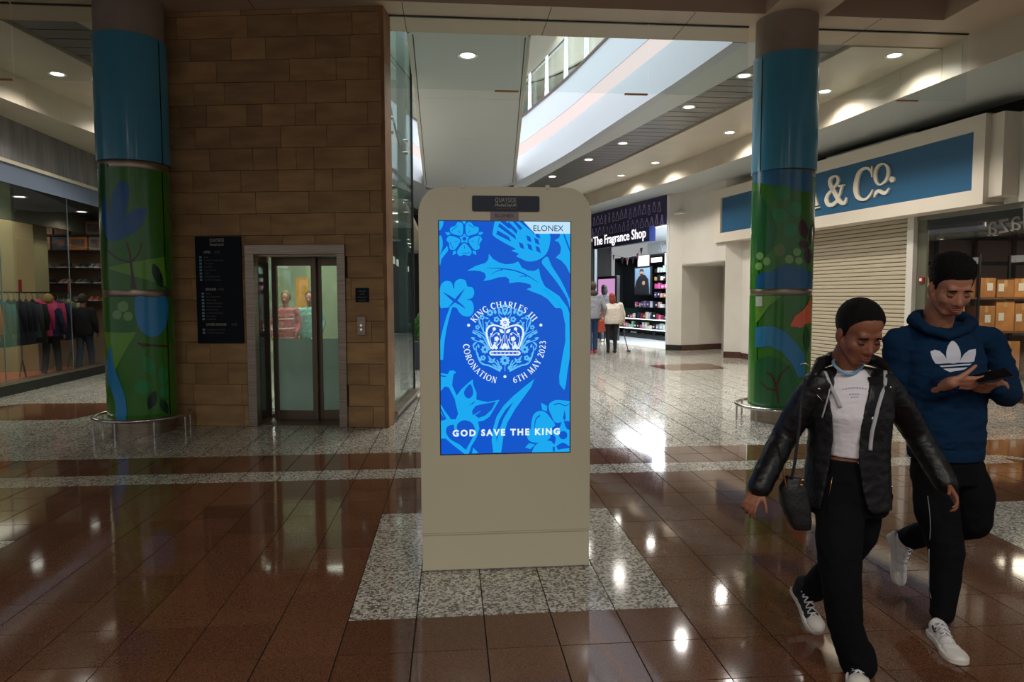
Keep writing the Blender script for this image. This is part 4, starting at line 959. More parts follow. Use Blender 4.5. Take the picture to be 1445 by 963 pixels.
# sign box
SA = (FA[0]-.40, FA[1]); SB = (FB[0]-.40, FB[1]); SGT, SGL = wallT(SA, SB)
a0, _ = fu(1008, 300, SA, SB); a1, _ = fu(1390, 200, SA, SB)
pa = at_line(1008, 300, SA, SB); a0 = SGT.inverted() @ pa; a0 = a0.x; a1 = (SGT.inverted() @ at_line(1390, 200, SA, SB)).x
sg = thing('shop_sign', 'large blue shop sign in a deep white frame with cream serif letters', 'sign', tuple(SGT @ Vector(((a0+a1)/2, 0, 2.97))))
z0, z1, z2, z3 = 2.97, 3.20, 4.09, 4.315
m_signw = M('cream_sign_frame', (214, 204, 188), .5)
fr = MB(SGT).box(a0, a1, 0, .06, z0, z1).box(a0, a1, 0, .06, z2, z3).box(a0, a0+.30, 0, .06, z1, z2).box(a1-.20, a1, 0, .06, z1, z2)
fr.box(a0, a1, .06, .40, z3-.04, z3).box(a0, a1, .06, .40, z0, z0+.04).box(a0, a0+.04, .06, .4, z0, z3).box(a1-.04, a1, .06, .4, z0, z3)
fr.build('frame', m_signw, sg)
MB(SGT).box(a0+.30, a1-.20, .055, .08, z1, z2).build('blue_panel', M('sea_blue_panel', (36, 90, 126), .4), sg)
MB(SGT).box(a1, a1+.22, .10, .40, z0+.1, z3-.02).build('end_return', m_signw, sg)
m_let = M('cream_sign_letter', (226, 216, 198), .45)
def sgp(x, y):   # crop 1140,210 x8.753 -> sign plane
    p = SGT.inverted() @ at_line(1140+x/8.753, 210+y/8.753, SA, SB); return (p.x, p.z)
def letter(outs, name='letter'):
    mb = MB(SGT)
    for n, P in enumerate(outs): mb.slab([(x, .055-.001*n, z) for x, z in (sgp(*q) for q in P)], (0, -.035, 0))
    return mb.build(name, m_let, sg)
BR_ = lambda P, w_, n=6: [tuple(p) for p in brush([Vector(p) for p in P], w_, n)]
# the letter A, mostly behind the column: left thin leg, right thick leg, bar, serifs
letter([BR_([(-120, 700), (-10, 330)], [18, 18], 2), BR_([(-16, 330), (95, 700)], [50, 48], 2), BR_([(-80, 580), (50, 560)], [18, 18], 2), BR_([(30, 745), (130, 722)], [18, 18], 2), BR_([(-160, 790), (-70, 770)], [18, 18], 2)])
# ampersand
letter([BR_([(345, 645), (290, 690), (240, 690), (215, 640), (225, 580), (270, 520), (325, 460), (355, 410), (358, 370), (340, 342), (305, 340), (270, 365), (258, 410), (275, 470), (320, 550), (370, 640), (410, 672), (440, 665), (462, 600)], [34, 44, 48, 46, 34, 28, 26, 30, 34, 24, 22, 34, 44, 50, 52, 52, 46, 34, 12]),
        BR_([(365, 605), (385, 540), (400, 480), (404, 455)], [26, 24, 26, 40]), BR_([(360, 462), (440, 445)], [22, 14], 2)])
letter([BR_([(780, 350), (770, 290), (740, 250), (700, 240), (650, 258), (610, 310), (585, 400), (575, 500), (595, 590), (650, 628), (710, 615), (760, 560), (785, 505)], [10, 26, 34, 30, 30, 44, 54, 56, 50, 34, 26, 22, 12]), BR_([(778, 350), (775, 215)], [16, 16], 2)])
letter([BR_([(905, 182), (850, 215), (818, 290), (820, 380), (850, 435), (885, 445)], [16, 30, 38, 38, 26, 16]), BR_([(905, 182), (950, 200), (975, 250), (975, 320), (945, 395), (885, 445)], [16, 28, 38, 38, 30, 16])])
letter([C2([(990, 380), (1000, 350), (1030, 342), (1055, 365), (1045, 402), (1012, 415)])])
letter([BR_([(802, 600), (825, 545), (860, 520), (910, 545), (950, 540), (990, 485)], [10, 34, 40, 44, 36, 10])])
# ---- window of the storage shop
win2 = sempty('window_2')
w_sp = (0, 2.55, 5.1, 8.0)
for a, b in zip(w_sp, w_sp[1:]):
    MB(FT).box(s_w0+a+.02, s_w0+b-.01, .08, .09, .16, 2.93).build('glass_pane', m_shopgl, win2)
    MB(FT).box(s_w0+b-.02, s_w0+b+.02, .05, .12, .16, 2.93).build('mullion', m_signw if a == 0 else m_steel, win2)
MB(FT).box(s_w0, s_w0+8, .05, .14, 2.90, 2.98).build('head_frame', M('grey_head_frame', (112, 112, 106), .5), win2)
MB(FT).box(s_w0, s_w0+.20, .07, .12, .16, 2.9).build('side_panel', M('olive_grey_panel', (96, 96, 80), .5), win2)
# red call point on the side panel
cpt = thing('alarm_call_point', 'small red alarm call point on the post left of the right window', 'alarm', tuple(FT @ Vector((s_w0+.08, .06, 1.75))))
qz = (FT.inverted() @ at_line(1297, 395, FA, FB)); MB(FT).box(qz.x-.05, qz.x+.05, .03, .07, qz.z-.05, qz.z+.05).build('red_case', M('red_plastic', (150, 30, 34), .4), cpt, bevel=.005); MB(FT).box(qz.x-.025, qz.x+.025, .026, .03, qz.z-.025, qz.z+.025).build('white_face', m_wst, cpt)
# mirrored letters set on the glass
m_vl = M('pale_glass_lettering', (130, 126, 120), .5)
gx = lambda u, v: (FT.inverted() @ at_line(u, v, FA, FB))
pA = gx(1440, 318); pB = gx(1362, 352)
Mx = frame(FT @ Vector((pA.x+.3, .07, pA.z-.02)), FT.to_3x3() @ Vector((-1, 0, -.10)), up=(0, 0, 1))
txt('Plaza', .46, m_vl, win2, 'glass_lettering', Mx, 1.0, ext=.001)
# interior
rs = sempty('wall_side_right')
MB().box(8.0, 17.5, 15.6, 15.7, 0, 3.4).build('rear_wall', M('pinkish_grey_wall', (142, 118, 108), .7), rs)
MB().box(17.4, 17.5, 5, 15.6, 0, 3.4).build('side_wall', MATS['pinkish_grey_wall'], rs)
MB(FT).box(s_sh0, s_sh1+.1, .18, .24, 0, 3.1).build('shutter_lobby', MATS['pinkish_grey_wall'], rs)
MB(FT).box(s_sh0, FL+8, .24, 8.0, 3.1, 3.2).build('shop_ceiling', MATS['pinkish_grey_wall'], rs)
for v in (337, 372, 402): MB().box(8.6, 14, 15.52, 15.58, at(1400, v, Y=15.5).z-.04, at(1400, v, Y=15.5).z+.04).build('grid_rail', m_black, rs)
for u in (1322, 1377, 1432): MB().box(at(u, 360, Y=15.5).x-.04, at(u, 360, Y=15.5).x+.04, 15.5, 15.56, 0, 3.1).build('grid_post', m_black, rs)
MB(FT).box(s_w0, FL+8, .3, .5, 2.80, 3.1).build('fascia_inside', m_dark, rs)
trk = thing('track_light', 'dark ceiling track with small grey spotlights inside the right window', 'light', tuple(FT @ Vector((s_w0+2, .7, 2.98))))
MB(FT).box(s_w0+.3, s_w0+5, .68, .72, 2.98, 3.02).build('track', m_black, trk)
for k in range(5):
    x = s_w0+.7+k*.75
    MB(FT).tube([(x, .7, 2.97), (x, .7, 2.90)], .015, 8).tube([(x, .7, 2.90), (x+.02, .66, 2.74)], [.05, .065], 14).build('spotlight', M('grey_green_spot', (120, 130, 122), .4), trk, smooth=True)
# racking and cardboard boxes
RY = 11.9; r0 = at(1296, 450, Y=RY).x; r1 = r0+3.4
rk = thing('storage_rack', 'dark metal storage rack loaded with cardboard boxes behind the right window', 'rack', ((r0+r1)/2, RY+.3, 0))
levels = [at(1400, v, Y=RY).z for v in (528, 468, 420)]+[2.35]
for x in (r0, r0+1.13, r0+2.26, r1):
    for y in (RY-.02, RY+.62): MB().box(x-.02, x+.02, y-.02, y+.02, 0, 2.35).build('upright', m_black, rk)
for z in levels[:3]: MB().box(r0, r1, RY-.02, RY+.62, z-.03, z).build('shelf', M('rack_shelf', (120, 84, 54), .5), rk)
m_card = M('brown_cardboard', (176, 122, 66), .75, c2=(156, 104, 54), scale=4, rnd=.22); m_tape = M('brown_parcel_tape', (196, 150, 92), .3); m_lab = M('white_parcel_label', (220, 216, 206), .5)
rng = random.Random(11)
def cardboard(x, y, z, w_, d_, h_, label):
    t = thing('cardboard_box', label, 'box', (x+w_/2, y+d_/2, z), 0, 'cardboard boxes on the storage rack')
    MB().box(x, x+w_, y, y+d_, z+.001, z+h_).build('carton', m_card, t, bevel=.006, seg=1)
    MB().box(x+w_/2-.03, x+w_/2+.03, y-.002, y+.05, z+h_-.12, z+h_+.002).build('tape', m_tape, t)
    if rng.random() < .6: a = rng.uniform(.05, .5)*w_; MB().box(x+a, x+a+.11, y-.003, y-.0005, z+h_*.35, z+h_*.35+.14).build('label', m_lab, t)
ordn = ['first', 'second', 'third', 'fourth', 'fifth', 'sixth', 'seventh', 'eighth']
for li, z in enumerate(levels[:3]):
    k = 0
    for bay in range(3):
        x = r0+1.13*bay+.035; xe = r0+1.13*(bay+1)-.03
        while x < xe-.28:
            w_ = min(rng.uniform(.30, .48), xe-x); top = levels[li+1]-z-.05 if li < 2 else rng.uniform(.28, .5); h_ = top*rng.uniform(.8, 1)
            cardboard(x, RY+rng.uniform(0, .04), z, w_, .5, h_, 'brown cardboard box on the %s rack shelf behind the window, %s from the left' % (('lowest', 'middle', 'top')[li], ordn[k])); x += w_+.015; k += 1
MB(FT).box(s_w0+3.9, s_w0+4.25, .5, .9, 0, .32).build('teal_crate', M('teal_plastic', (0, 104, 116), .5), None, bevel=.01); tag(bpy.data.objects['teal_crate'], 'teal plastic crate on the floor behind the right window', 'crate')
l = bpy.data.lights.new('store_lamp', 'AREA'); l.energy = 130; l.size = 3.0; l.size_y = .6; l.shape = 'RECTANGLE'; l.color = (1, .8, .6); o = bpy.data.objects.new('store_lamp', l); COL.objects.link(o); o.location = (10.8, 10.6, 3.0)
# ---- white return walls and recess left of the sign
P1, P2, P3_, P4, P5 = (6.30, 19.9), (6.65, 19.6), (7.26, 19.8), (8.1, 20.2), (6.98, 17.24)
def vwall(A, B, z0, z1, th, name, mat, par):
    T, L_ = wallT(A, B); return MB(T).box(0, L_, 0, th, z0, z1).build(name, mat, par)
wr2 = sempty('wall_right_far')
vwall(P1, P2, 0, 4.55, .25, 'white_pier', m_white, wr2)
vwall(P2, P5, 2.46, 4.55, .02, 'white_lintel_wall', m_white, wr2)
vwall(P2, P3_, 0, 2.5, .05, 'recess_side', m_white, wr2); vwall(P3_, P4, 0, 2.5, .05, 'recess_back', m_white, wr2)
vwall((8.1, 20.2), (7.3, 17.1), 0, 2.5, .05, 'recess_right', m_white, wr2)
MB().prism([P2, P5, (7.5, 17.0), (8.2, 20.3), (6.7, 19.9)], 2.46, 2.5).build('recess_ceiling', m_white, wr2)
vwall(P5, FA, 0, 4.55, .02, 'white_corner_wall', m_white, wr2)
for A, B in ((P1, P2), (P2, P3_), (P3_, P4), (P5, FA)):
    T, L_ = wallT(A, B); MB(T).box(0, L_, -.03, 0, 0, .16).build('skirting', m_skirt if A != P1 else m_dark, wr2)
# ================================================================ FRAGRANCE SHOP
QA, QB = (6.30, 19.95), (4.6, 27.0); QT, QL = wallT(QB, QA)   # x from far-left to near-right; +y = behind the shopfront
def qx(u, v): p = QT.inverted() @ at_line(u, v, QA, QB); return p.x, p.z
fs = sempty('window_4')
MB(QT).box(0, QL, 0, .12, 3.68, 4.55).build('header_beam', m_white, fs)
hb = thing('header_banner', 'dark purple header banner patterned with pale perfume bottle outlines above the fragrance shop', 'banner', tuple(QT @ Vector((QL/2, -.02, 3.68))))
MB(QT).box(.0, QL-.02, -.03, -.001, 3.70, 4.545).build('banner', M('dark_purple_banner', (52, 42, 92), .45, c2=(44, 36, 80), scale=2), hb)
m_line = M('pale_lilac_outline', (196, 186, 222), .5); rng = random.Random(3)
def outline(P, closed=True):
    return MB(QT).tube([(x, -.032, z) for x, z in P], .008, 4, closed)
x = .12; k = 0
while x < QL-.15:
    for row in (0, 1):
        z = 3.82+row*.40+rng.uniform(-.03, .03); xx0 = x+row*.14; w_ = rng.uniform(.07, .12); kind = rng.randrange(4)
        if xx0 > QL-.2: continue
        if kind == 0: P = [(xx0-w_, z-.1), (xx0+w_, z-.1), (xx0+w_, z+.08), (xx0-w_, z+.08)]
        elif kind == 1: P = [(xx0+cos(a*pi/6)*w_, z+sin(a*pi/6)*w_*1.1) for a in range(12)]
        elif kind == 2: P = [(xx0-w_, z-.1), (xx0+w_, z-.1), (xx0+w_*.3, z+.1), (xx0-w_*.3, z+.1)]
        else: P = [(xx0-w_*.5, z-.12), (xx0+w_*.5, z-.12), (xx0+w_*.6, z), (xx0+w_*.2, z+.08), (xx0-w_*.2, z+.08), (xx0-w_*.6, z)]
        mb = outline(P); mb.tube([(xx0-.03, -.032, z+.12), (xx0-.03, -.032, z+.18), (xx0+.03, -.032, z+.18), (xx0+.03, -.032, z+.12)], .008, 4, True)
        mb.build('bottle_outline', m_line, hb)
    x += .30
s0, _ = qx(848, 342); s1, _ = qx(925, 331); s2 = qx(929, 331)[0]
fsg = thing('fragrance_shop_sign', 'projecting navy sign box with glowing white shop name under the purple banner', 'sign', tuple(QT @ Vector(((s0+s1)/2, -.2, 3.2))))
MB(QT).box(s0-.04, s2, -.30, -.10, 3.235, 3.665).build('sign_box', M('navy_sign_box', (20, 26, 52), .4), fsg, bevel=.006)
MB(QT).box(s2-.012, s2+.004, -.301, -.099, 3.235, 3.665).build('blue_end_cap', M('bright_blue_cap', (34, 60, 150), .4), fsg)
t_ = txt('The Fragrance Shop', .43, E('glowing_white_letters', (255, 250, 255), 1.2), fsg, 'glowing_lettering', frame(QT @ Vector((s0+.02, -.305, 3.36)), QT.to_3x3() @ Vector((1, 0, 0))), 1.0, ext=.008, bold=.003)
bpy.context.view_layer.update(); wd = (Vector(t_.bound_box[4])-Vector(t_.bound_box[0])).length
d_ = QT.to_3x3() @ Vector((1, 0, 0)); wd = max((QT.inverted() @ Vector(v.co)).x for v in t_.data.vertices)-min((QT.inverted() @ Vector(v.co)).x for v in t_.data.vertices)
f_ = (s1-s0-.08)/wd; iv = QT.inverted()
for v in t_.data.vertices: q = iv @ v.co; q.x = s0+.03+(q.x-s0-.02)*f_; v.co = QT @ q
# interior room: white, bright
m_shopw = M('bright_white_shop_wall', (226, 230, 232), .5)
RX0, RX1 = -2.5, QL+.6
fr_ = sempty('wall_shop_far')
MB(QT).box(RX0, RX1, 4.9, 5.0, 0, 4.6).build('rear_wall', m_shopw, fr_)
MB(QT).box(RX0, RX1, .1, 4.9, 3.95, 4.0).build('shop_ceiling', m_shopw, fr_)
MB(QT).box(QL-.02, QL+.1, .0, 5.0, 0, 4.5).build('party_wall', m_shopw, fr_)
MB(QT).box(RX0, QL, 0, 4.9, .001, .008).build('white_shop_floor', M('glossy_white_floor', (214, 222, 226), .12), fr_)
for x in (qx(838, 400)[0],):
    MB(QT).box(x-.05, x+.05, 0, .1, 0, 3.68).build('door_post', M('grey_post', (108, 116, 124), .4), fs)
for k in range(3): MB(QT).box(QL-5+k*1.8, QL-4.1+k*1.8, 1.2, 1.5, 3.93, 3.95).build('ceiling_panel_lamp', E('shop_panel_lamp', (240, 246, 255), 8), fr_)
l = bpy.data.lights.new('fragrance_lamp', 'AREA'); l.energy = 800; l.size = 6; l.size_y = 3; l.shape = 'RECTANGLE'; l.color = (.92, .96, 1); o = bpy.data.objects.new('fragrance_lamp', l); COL.objects.link(o); o.location = QT @ Vector((QL-3.2, 2.0, 3.9)); o.rotation_euler = (0, 0, atan2(QA[1]-QB[1], QA[0]-QB[0]))
# black display wall facing the entrance
def hitp(u, v, y):  # photo pixel -> point on the plane y = const inside the shop frame
    d = QT.inverted().to_3x3() @ (_fw + _rt*((u-722.5)/F_PX) - _up*((v-481.5)/F_PX)); c = QT.inverted() @ CAM; t = (y-c.y)/d.y; return c+d*t
DY = 2.0
dx0 = hitp(868, 430, DY).x; dx1 = hitp(944, 430, DY).x+.4; dzt = hitp(905, 361, DY).z; 
dw = thing('perfume_display', 'black perfume display wall with lit shelves inside the fragrance shop', 'shelving', tuple(QT @ Vector(((dx0+dx1)/2, DY+.2, 0))))
m_dblk = M('gloss_black_display', (16, 20, 22), .2)
MB(QT).box(dx0, dx1, DY+.35, DY+.45, 0, dzt).build('back_panel', m_dblk, dw)
MB(QT).box(dx0-.05, dx0, DY, DY+.45, 0, dzt).build('side_panel', m_dblk, dw)
MB(QT).box(dx0, dx1, DY, DY+.35, 0, .18).build('plinth', m_dblk, dw)
MB(QT).box(dx0, dx1, DY, DY+.35, dzt-.08, dzt).build('top_panel', m_dblk, dw)
def zv(v): return hitp(905, v, DY).z
shz = [zv(479), zv(464), zv(450), zv(434), zv(420), zv(408), zv(397), zv(386)]
m_green = M('dark_green_back', (14, 52, 44), .4)
MB(QT).box(dx0+.1, dx1, DY+.33, DY+.345, .2, zv(436)).build('green_back', m_green, dw)
for k, z in enumerate(shz):
    xa_ = dx0+(0 if k < 3 else (hitp(892, 430, DY).x-dx0 if k == 3 else hitp(919, 430, DY).x-dx0))
    MB(QT).box(xa_, dx1, DY+.02, DY+.35, z-.025, z).build('shelf', m_dblk, dw)
    if k in (1, 2): MB(QT).box(xa_, dx1, DY, DY+.02, z-.03, z-.002).build('shelf_light', E('shelf_light', (250, 252, 240), 3), dw)
# stock on the shelves
pal = [('pink', (206, 96, 160)), ('white', (222, 222, 226)), ('navy', (36, 48, 80)), ('lilac', (150, 144, 180)), ('rose', (196, 156, 150)), ('silver', (170, 176, 180)), ('cream', (206, 200, 184)), ('black', (30, 30, 36)), ('gold', (190, 150, 90)), ('purple', (92, 66, 130)), ('crimson', (130, 50, 62)), ('mint', (170, 206, 190))]
rng = random.Random(21); on = ['lowest', 'second', 'third', 'fourth', 'fifth', 'sixth', 'seventh', 'top']
for k, z in enumerate(shz):
    xa_ = dx0+.12 if k < 3 else (hitp(894, 430, DY).x if k == 3 else hitp(921, 430, DY).x); x = xa_; c_ = 0
    while x < dx1-.25:
        nm, c = pal[rng.randrange(len(pal))]
        if k == 5: nm, c = pal[0]
        w_ = rng.uniform(.10, .2); h_ = rng.uniform(.12, min(.26, (shz[k+1]-z-.06) if k < 7 else .26))
        t = thing('perfume_box', '%s perfume box on the %s display shelf, number %s from the left' % (nm, on[k].replace('second','second lowest').replace('seventh','second highest'), ['one', 'two', 'three', 'four', 'five', 'six', 'seven', 'eight', 'nine', 'ten', 'eleven', 'twelve', 'thirteen', 'fourteen', 'fifteen', 'sixteen', 'seventeen', 'eighteen', 'nineteen', 'twenty'][c_ % 20]), 'box', tuple(QT @ Vector((x+w_/2, DY+.15, z))), 0, 'perfume boxes on the display shelves')
        MB(QT).box(x, x+w_, DY+.06, DY+.16, z+.001, z+h_).build('carton', M('carton_'+nm, c, .35), t, bevel=.004, seg=1)
        if rng.random() < .6: MB(QT).box(x+w_*.2, x+w_*.8, DY+.057, DY+.059, z+h_*.35, z+h_*.6).build('print_panel', M('carton_print', (236, 226, 214), .4), t)
        x += w_+rng.uniform(.02, .09); c_ += 1
# light boxes over the display and a framed poster of a person
for u0, u1, v0, v1 in ((900, 917, 361, 377), (938, 944, 361, 378)):
    a = hitp(u0, 369, DY-.02).x; b = hitp(u1, 369, DY-.02).x
    t = thing('light_box', 'small glowing white picture box above the perfume display, %s' % ('over the man poster' if u0 < 920 else 'at its right end'), 'light box', tuple(QT @ Vector((a, DY, zv(v1)))))
    MB(QT).box(a, b, DY-.03, DY, zv(v1), zv(v0)+.02).build('case', m_black, t); MB(QT).box(a+.02, b-.02, DY-.034, DY-.03, zv(v1)+.02, zv(v0)).build('lit_face', E('lit_picture', (255, 238, 236), 1.3), t)
t = thing('strip_lamp', 'small glowing strip lamp beside the picture boxes above the perfume display', 'light', tuple(QT @ Vector((hitp(925, 369, DY).x, DY, zv(370)))))
MB(QT).box(hitp(920, 369, DY).x, hitp(934, 369, DY).x, DY-.03, DY, zv(372), zv(366)).build('diffuser', E('strip_lamp', (250, 246, 236), 3), t)
a = hitp(896, 390, DY-.1).x; b = hitp(919, 390, DY-.1).x; pz0, pz1 = zv(417), zv(377)
ps = thing('framed_poster', 'framed poster of a bearded man in a dark coat against pale blue sky', 'poster', tuple(QT @ Vector(((a+b)/2, DY-.1, pz0))))
MB(QT).box(a, b, DY-.12, DY-.06, pz0, pz1).build('frame', m_black, ps)
MB(QT).box(a+.05, b-.05, DY-.125, DY-.12, pz0+.05, pz1-.05).build('print', M('sky_print', (120, 150, 176), .4), ps)
W_ = b-a-.1; H2 = pz1-pz0-.1
def pp(P, col, k, nm): MB(QT).poly([(a+.05+x*W_, DY-.126-.001*k, pz0+.05+y*H2) for x, y in P]).build(nm, M('poster_'+nm, col, .4), ps)
pp([(.02, 0), (.98, 0), (.95, .25), (.9, .55), (.7, .72), (.5, .75), (.28, .68), (.08, .5), (0, .2)], (34, 36, 42), 1, 'coat')
pp(circ(.45, .80, .14, 12, .12), (176, 140, 118), 2, 'face'); pp([(.3, .84), (.34, .95), (.5, .97), (.6, .9), (.58, .84), (.45, .88)], (60, 44, 36), 3, 'hair'); pp([(.33, .78), (.57, .78), (.52, .68), (.40, .68)], (60, 44, 36), 4, 'beard'); pp(circ(.6, .42, .10, 10, .08), (176, 140, 118), 5, 'hand')
# digital screen near the entrance
def freest(u0, u1, v0, v1, y): return hitp(u0, (v0+v1)/2, y).x, hitp(u1, (v0+v1)/2, y).x, hitp((u0+u1)/2, v1, y).z, hitp((u0+u1)/2, v0, y).z
x0, x1, z0_, z1_ = freest(843, 870, 390, 478, .55)
ds = thing('display_screen', 'upright black framed digital screen with pink picture in the fragrance shop entrance', 'screen', tuple(QT @ Vector(((x0+x1)/2, .6, 0))))
MB(QT).box(x0, x1, .55, .68, 0, z1_).build('case', m_black, ds, bevel=.01)
MB(QT).box(x0+.08, x1-.14, .543, .55, z1_-1.4, z1_-.1).build('lit_picture', E('pink_screen', (206, 150, 200), 1.0), ds)
# bunting
bt = thing('bunting', 'string of small dark and pink pennants hanging under the fragrance shop sign', 'bunting', tuple(QT @ Vector((s0+.8, .3, 3.1))))
bu = [(861, 352), (866, 360), (878, 363), (885, 364), (893, 362), (900, 358), (905, 350)]
bp = [hitp(u, v, .3) for u, v in bu]
MB(QT).tube([tuple(p) for p in bp], .006, 4).build('string', m_black, bt)
for k, p in enumerate(bp):
    MB(QT).slab([(p.x-.09, .295, p.z), (p.x+.09, .295, p.z), (p.x+.01, .295, p.z-.24)], (0, .008, 0)).build('pennant', M('pennant_dark', (54, 40, 60), .6) if k % 2 == 0 else M('pennant_pink', (170, 120, 130), .6), bt)
# pale script lettering on the white wall
p = hitp(931, 356, 3.9)
txt('Spring', .55, M('grey_wall_script', (168, 176, 182), .5), fr_, 'wall_lettering', frame(QT @ Vector((p.x, 3.86, p.z)), QT.to_3x3() @ Vector((1, 0, 0))), .9, ext=.004, shear=.3)
# ================================================================ LEFT SHOPFRONT
LA, LB = (-7.15, 7.5), (-7.45, 17.5); LT, LL = wallT(LA, LB)     # x away from the viewer, +y into the shop (left)
wl = sempty('wall_left')
m_concp = M('grey_board_marked_concrete', (136, 132, 134), .8, c2=(112, 108, 112), scale=1.6, stretch=(3, 3, .5), bump=.2, bscale=12)
x = 0; rng = random.Random(5)
while x < LL:
    w_ = rng.choice([.42, .46, .5]); MB(LT).box(x+.004, min(x+w_, LL)-.004, -rng.uniform(0, .012), .1, 3.86, 4.55).build('concrete_board', m_concp, wl); x += w_
MB(LT).box(0, LL, -.06, .1, 3.80, 3.86).build('cream_ledge', m_cream, wl)
MB(LT).box(0, LL, -.02, .1, 3.48, 3.80).build('blue_grey_band', M('blue_grey_band', (98, 108, 128), .6), wl)
MB(LT).box(0, LL, .1, .16, 3.0, 4.5).build('backing', m_dark, wl) if False else None
win1 = sempty('window_1')
MB(LT).box(0, LL, -.10, .05, 0, .17).build('black_sill', m_black, win1)
MB(LT).box(0, LL, -.13, .05, .17, .205).build('steel_sill_cap', m_steel, win1, bevel=.004)
gsp = [0, 2.3, 4.45, 6.6, 8.75, LL]
for a, b in zip(gsp, gsp[1:]): MB(LT).box(a+.006, b-.006, 0, .012, .205, 3.48).build('glass_pane', m_shopgl, win1)
m_seam = M('clear_glass_seam', (120, 130, 130), .2)
for a in gsp[1:-1]: MB(LT).box(a-.004, a+.004, -.002, .014, .205, 3.48).build('glass_seam', m_seam, win1)
li = sempty('wall_side_left')
m_oliv = M('taupe_shop_wall', (128, 112, 90), .7)
MB(LT).box(0, LL+3, 5.0, 5.1, 0, 4).build('rear_wall', M('beige_shop_wall', (150, 130, 110), .7), li)
MB(LT).box(LL-.35, LL-.3, .1, 5.0, 0, 4).build('end_wall', m_oliv, li)
MB(LT).box(0, LL+3, .012, .9, 3.42, 3.5).build('dark_ceiling', M('dark_shop_ceiling', (58, 54, 50), .7), li)
MB(LT).box(0, LL+3, .9, 1.0, 3.05, 3.5).build('ceiling_step', M('taupe_step', (120, 112, 92), .6), li)
MB(LT).box(0, LL+3, 1.0, 5.0, 3.30, 3.38).build('inner_ceiling', m_dark, li)
MB(LT).box(0, LL+3, 0.02, 5.0, .0, .012).build('shop_floor', M('brown_wood_floor', (112, 80, 54), .4, c2=(96, 66, 44), scale=3, stretch=(1, 8, 1)), li)
MB(LT).box(5.0, 9.0, .95, 2.6, .013, .02).build('orange_floor_zone', M('orange_floor', (206, 98, 40), .4), li)
def lhit(u, v, y):
    d = LT.inverted().to_3x3() @ (_fw + _rt*((u-722.5)/F_PX) - _up*((v-481.5)/F_PX)); c = LT.inverted() @ CAM; t = (y-c.y)/d.y; return c+d*t
for u, v, nm in ((28, 283, 'nearer'), (115, 291, 'farther')):
    p = lhit(u, v, .45); q = LT @ Vector((p.x, .45, 3.415))
    t = lamp(q.x, q.y, q.z, 'round lamp in the dark ceiling of the left clothes shop, the %s one' % nm, 45)
# pillar, wall shelves facing the viewer at the far end
EY = 16.6
ax = lambda u: at(u, 380, Y=EY).x
MB().box(at(-60, 380, Y=15.4).x, at(49, 380, Y=15.4).x, 15.4, 15.9, 0, 3.3).build('cream_pillar', M('cream_olive_pillar', (170, 156, 112), .6), li)
e0, e1 = ax(50), ax(156)
sf = thing('wall_shelves', 'dark wall shelves of shoes and boxed goods at the far end of the left shop', 'shelving', ((e0+e1)/2, EY+.2, 0))
MB().box(e0, e1, EY+.36, EY+.4, 0, 3.0).build('back_panel', M('brown_grey_back', (150, 122, 100), .7), sf)
for v in (425, 400, 378, 353, 331): z = at(110, v, Y=EY).z; MB().box(e0, e1, EY, EY+.36, z-.03, z).build('shelf', m_black, sf)
rng = random.Random(9)
for v, hh, cols, nmv in ((331, .30, [(182, 140, 112), (150, 104, 78), (100, 96, 92)], 'top'), (353, .30, [(196, 150, 120), (70, 84, 110), (214, 130, 60), (150, 140, 130)], 'second'), (378, .14, [(120, 116, 120), (40, 40, 48), (60, 58, 60)], 'third'), (400, .14, [(40, 42, 50), (150, 120, 110), (90, 88, 90)], 'fourth'), (425, .14, [(180, 90, 60), (60, 60, 66), (120, 110, 100)], 'lowest')):
    z = at(110, v, Y=EY).z; x = e0+.06; k = 0
    while x < e1-.3 and k < 8:
        w_ = rng.uniform(.26, .4); c = cols[k % len(cols)]; c_nm = 'stock_%d_%d_%d' % c; od = ['first', 'second', 'third', 'fourth', 'fifth', 'sixth', 'seventh', 'eighth'][k]
        if hh > .2:
            t = thing('picture_box', 'boxed goods on the %s wall shelf of the left shop, %s from the left' % (nmv, od), 'box', (x+w_/2, EY+.15, z), 0, 'boxed goods on the wall shelves')
            MB().box(x, x+w_, EY+.03, EY+.28, z+.001, z+hh).build('carton', M(c_nm, c, .6), t, bevel=.006, seg=1); MB().box(x+.05, x+w_-.05, EY+.027, EY+.03, z+.06, z+hh-.06).build('picture', M('stock_picture', (150, 120, 108), .6, c2=(90, 70, 70), scale=9), t)
        else:
            t = thing('shoe_pair', 'pair of shoes on the %s wall shelf of the left shop, %s from the left' % (nmv, od), 'shoes', (x+.12, EY+.12, z), 0, 'shoes on the wall shelves')
            for q in range(2):
                T2 = Matrix.Translation((x+.05+q*.12, EY+.13, z+.001))
                MB(T2).slab([(-.045, -.1, .0), (.045, -.1, .0), (.05, .0, 0), (.04, .17, 0), (-.04, .17, 0), (-.05, 0, 0)], (0, 0, .025)).build('sole', M('pale_sole', (190, 186, 180), .6), t)
                MB(T2).add([(-.04, -.09, .025), (.04, -.09, .025), (.045, .16, .025), (-.045, .16, .025), (-.03, -.06, .05), (.03, -.06, .05), (.032, .15, .11), (-.032, .15, .11), (.03, .03, .10), (-.03, .03, .10)], [(0,1,5,4), (1,2,6,8,5), (2,3,7,6), (3,0,4,9,7), (4,5,8,9), (8,6,7,9)]).build('upper', M(c_nm, c, .6), t)
        x += w_+.04; k += 1
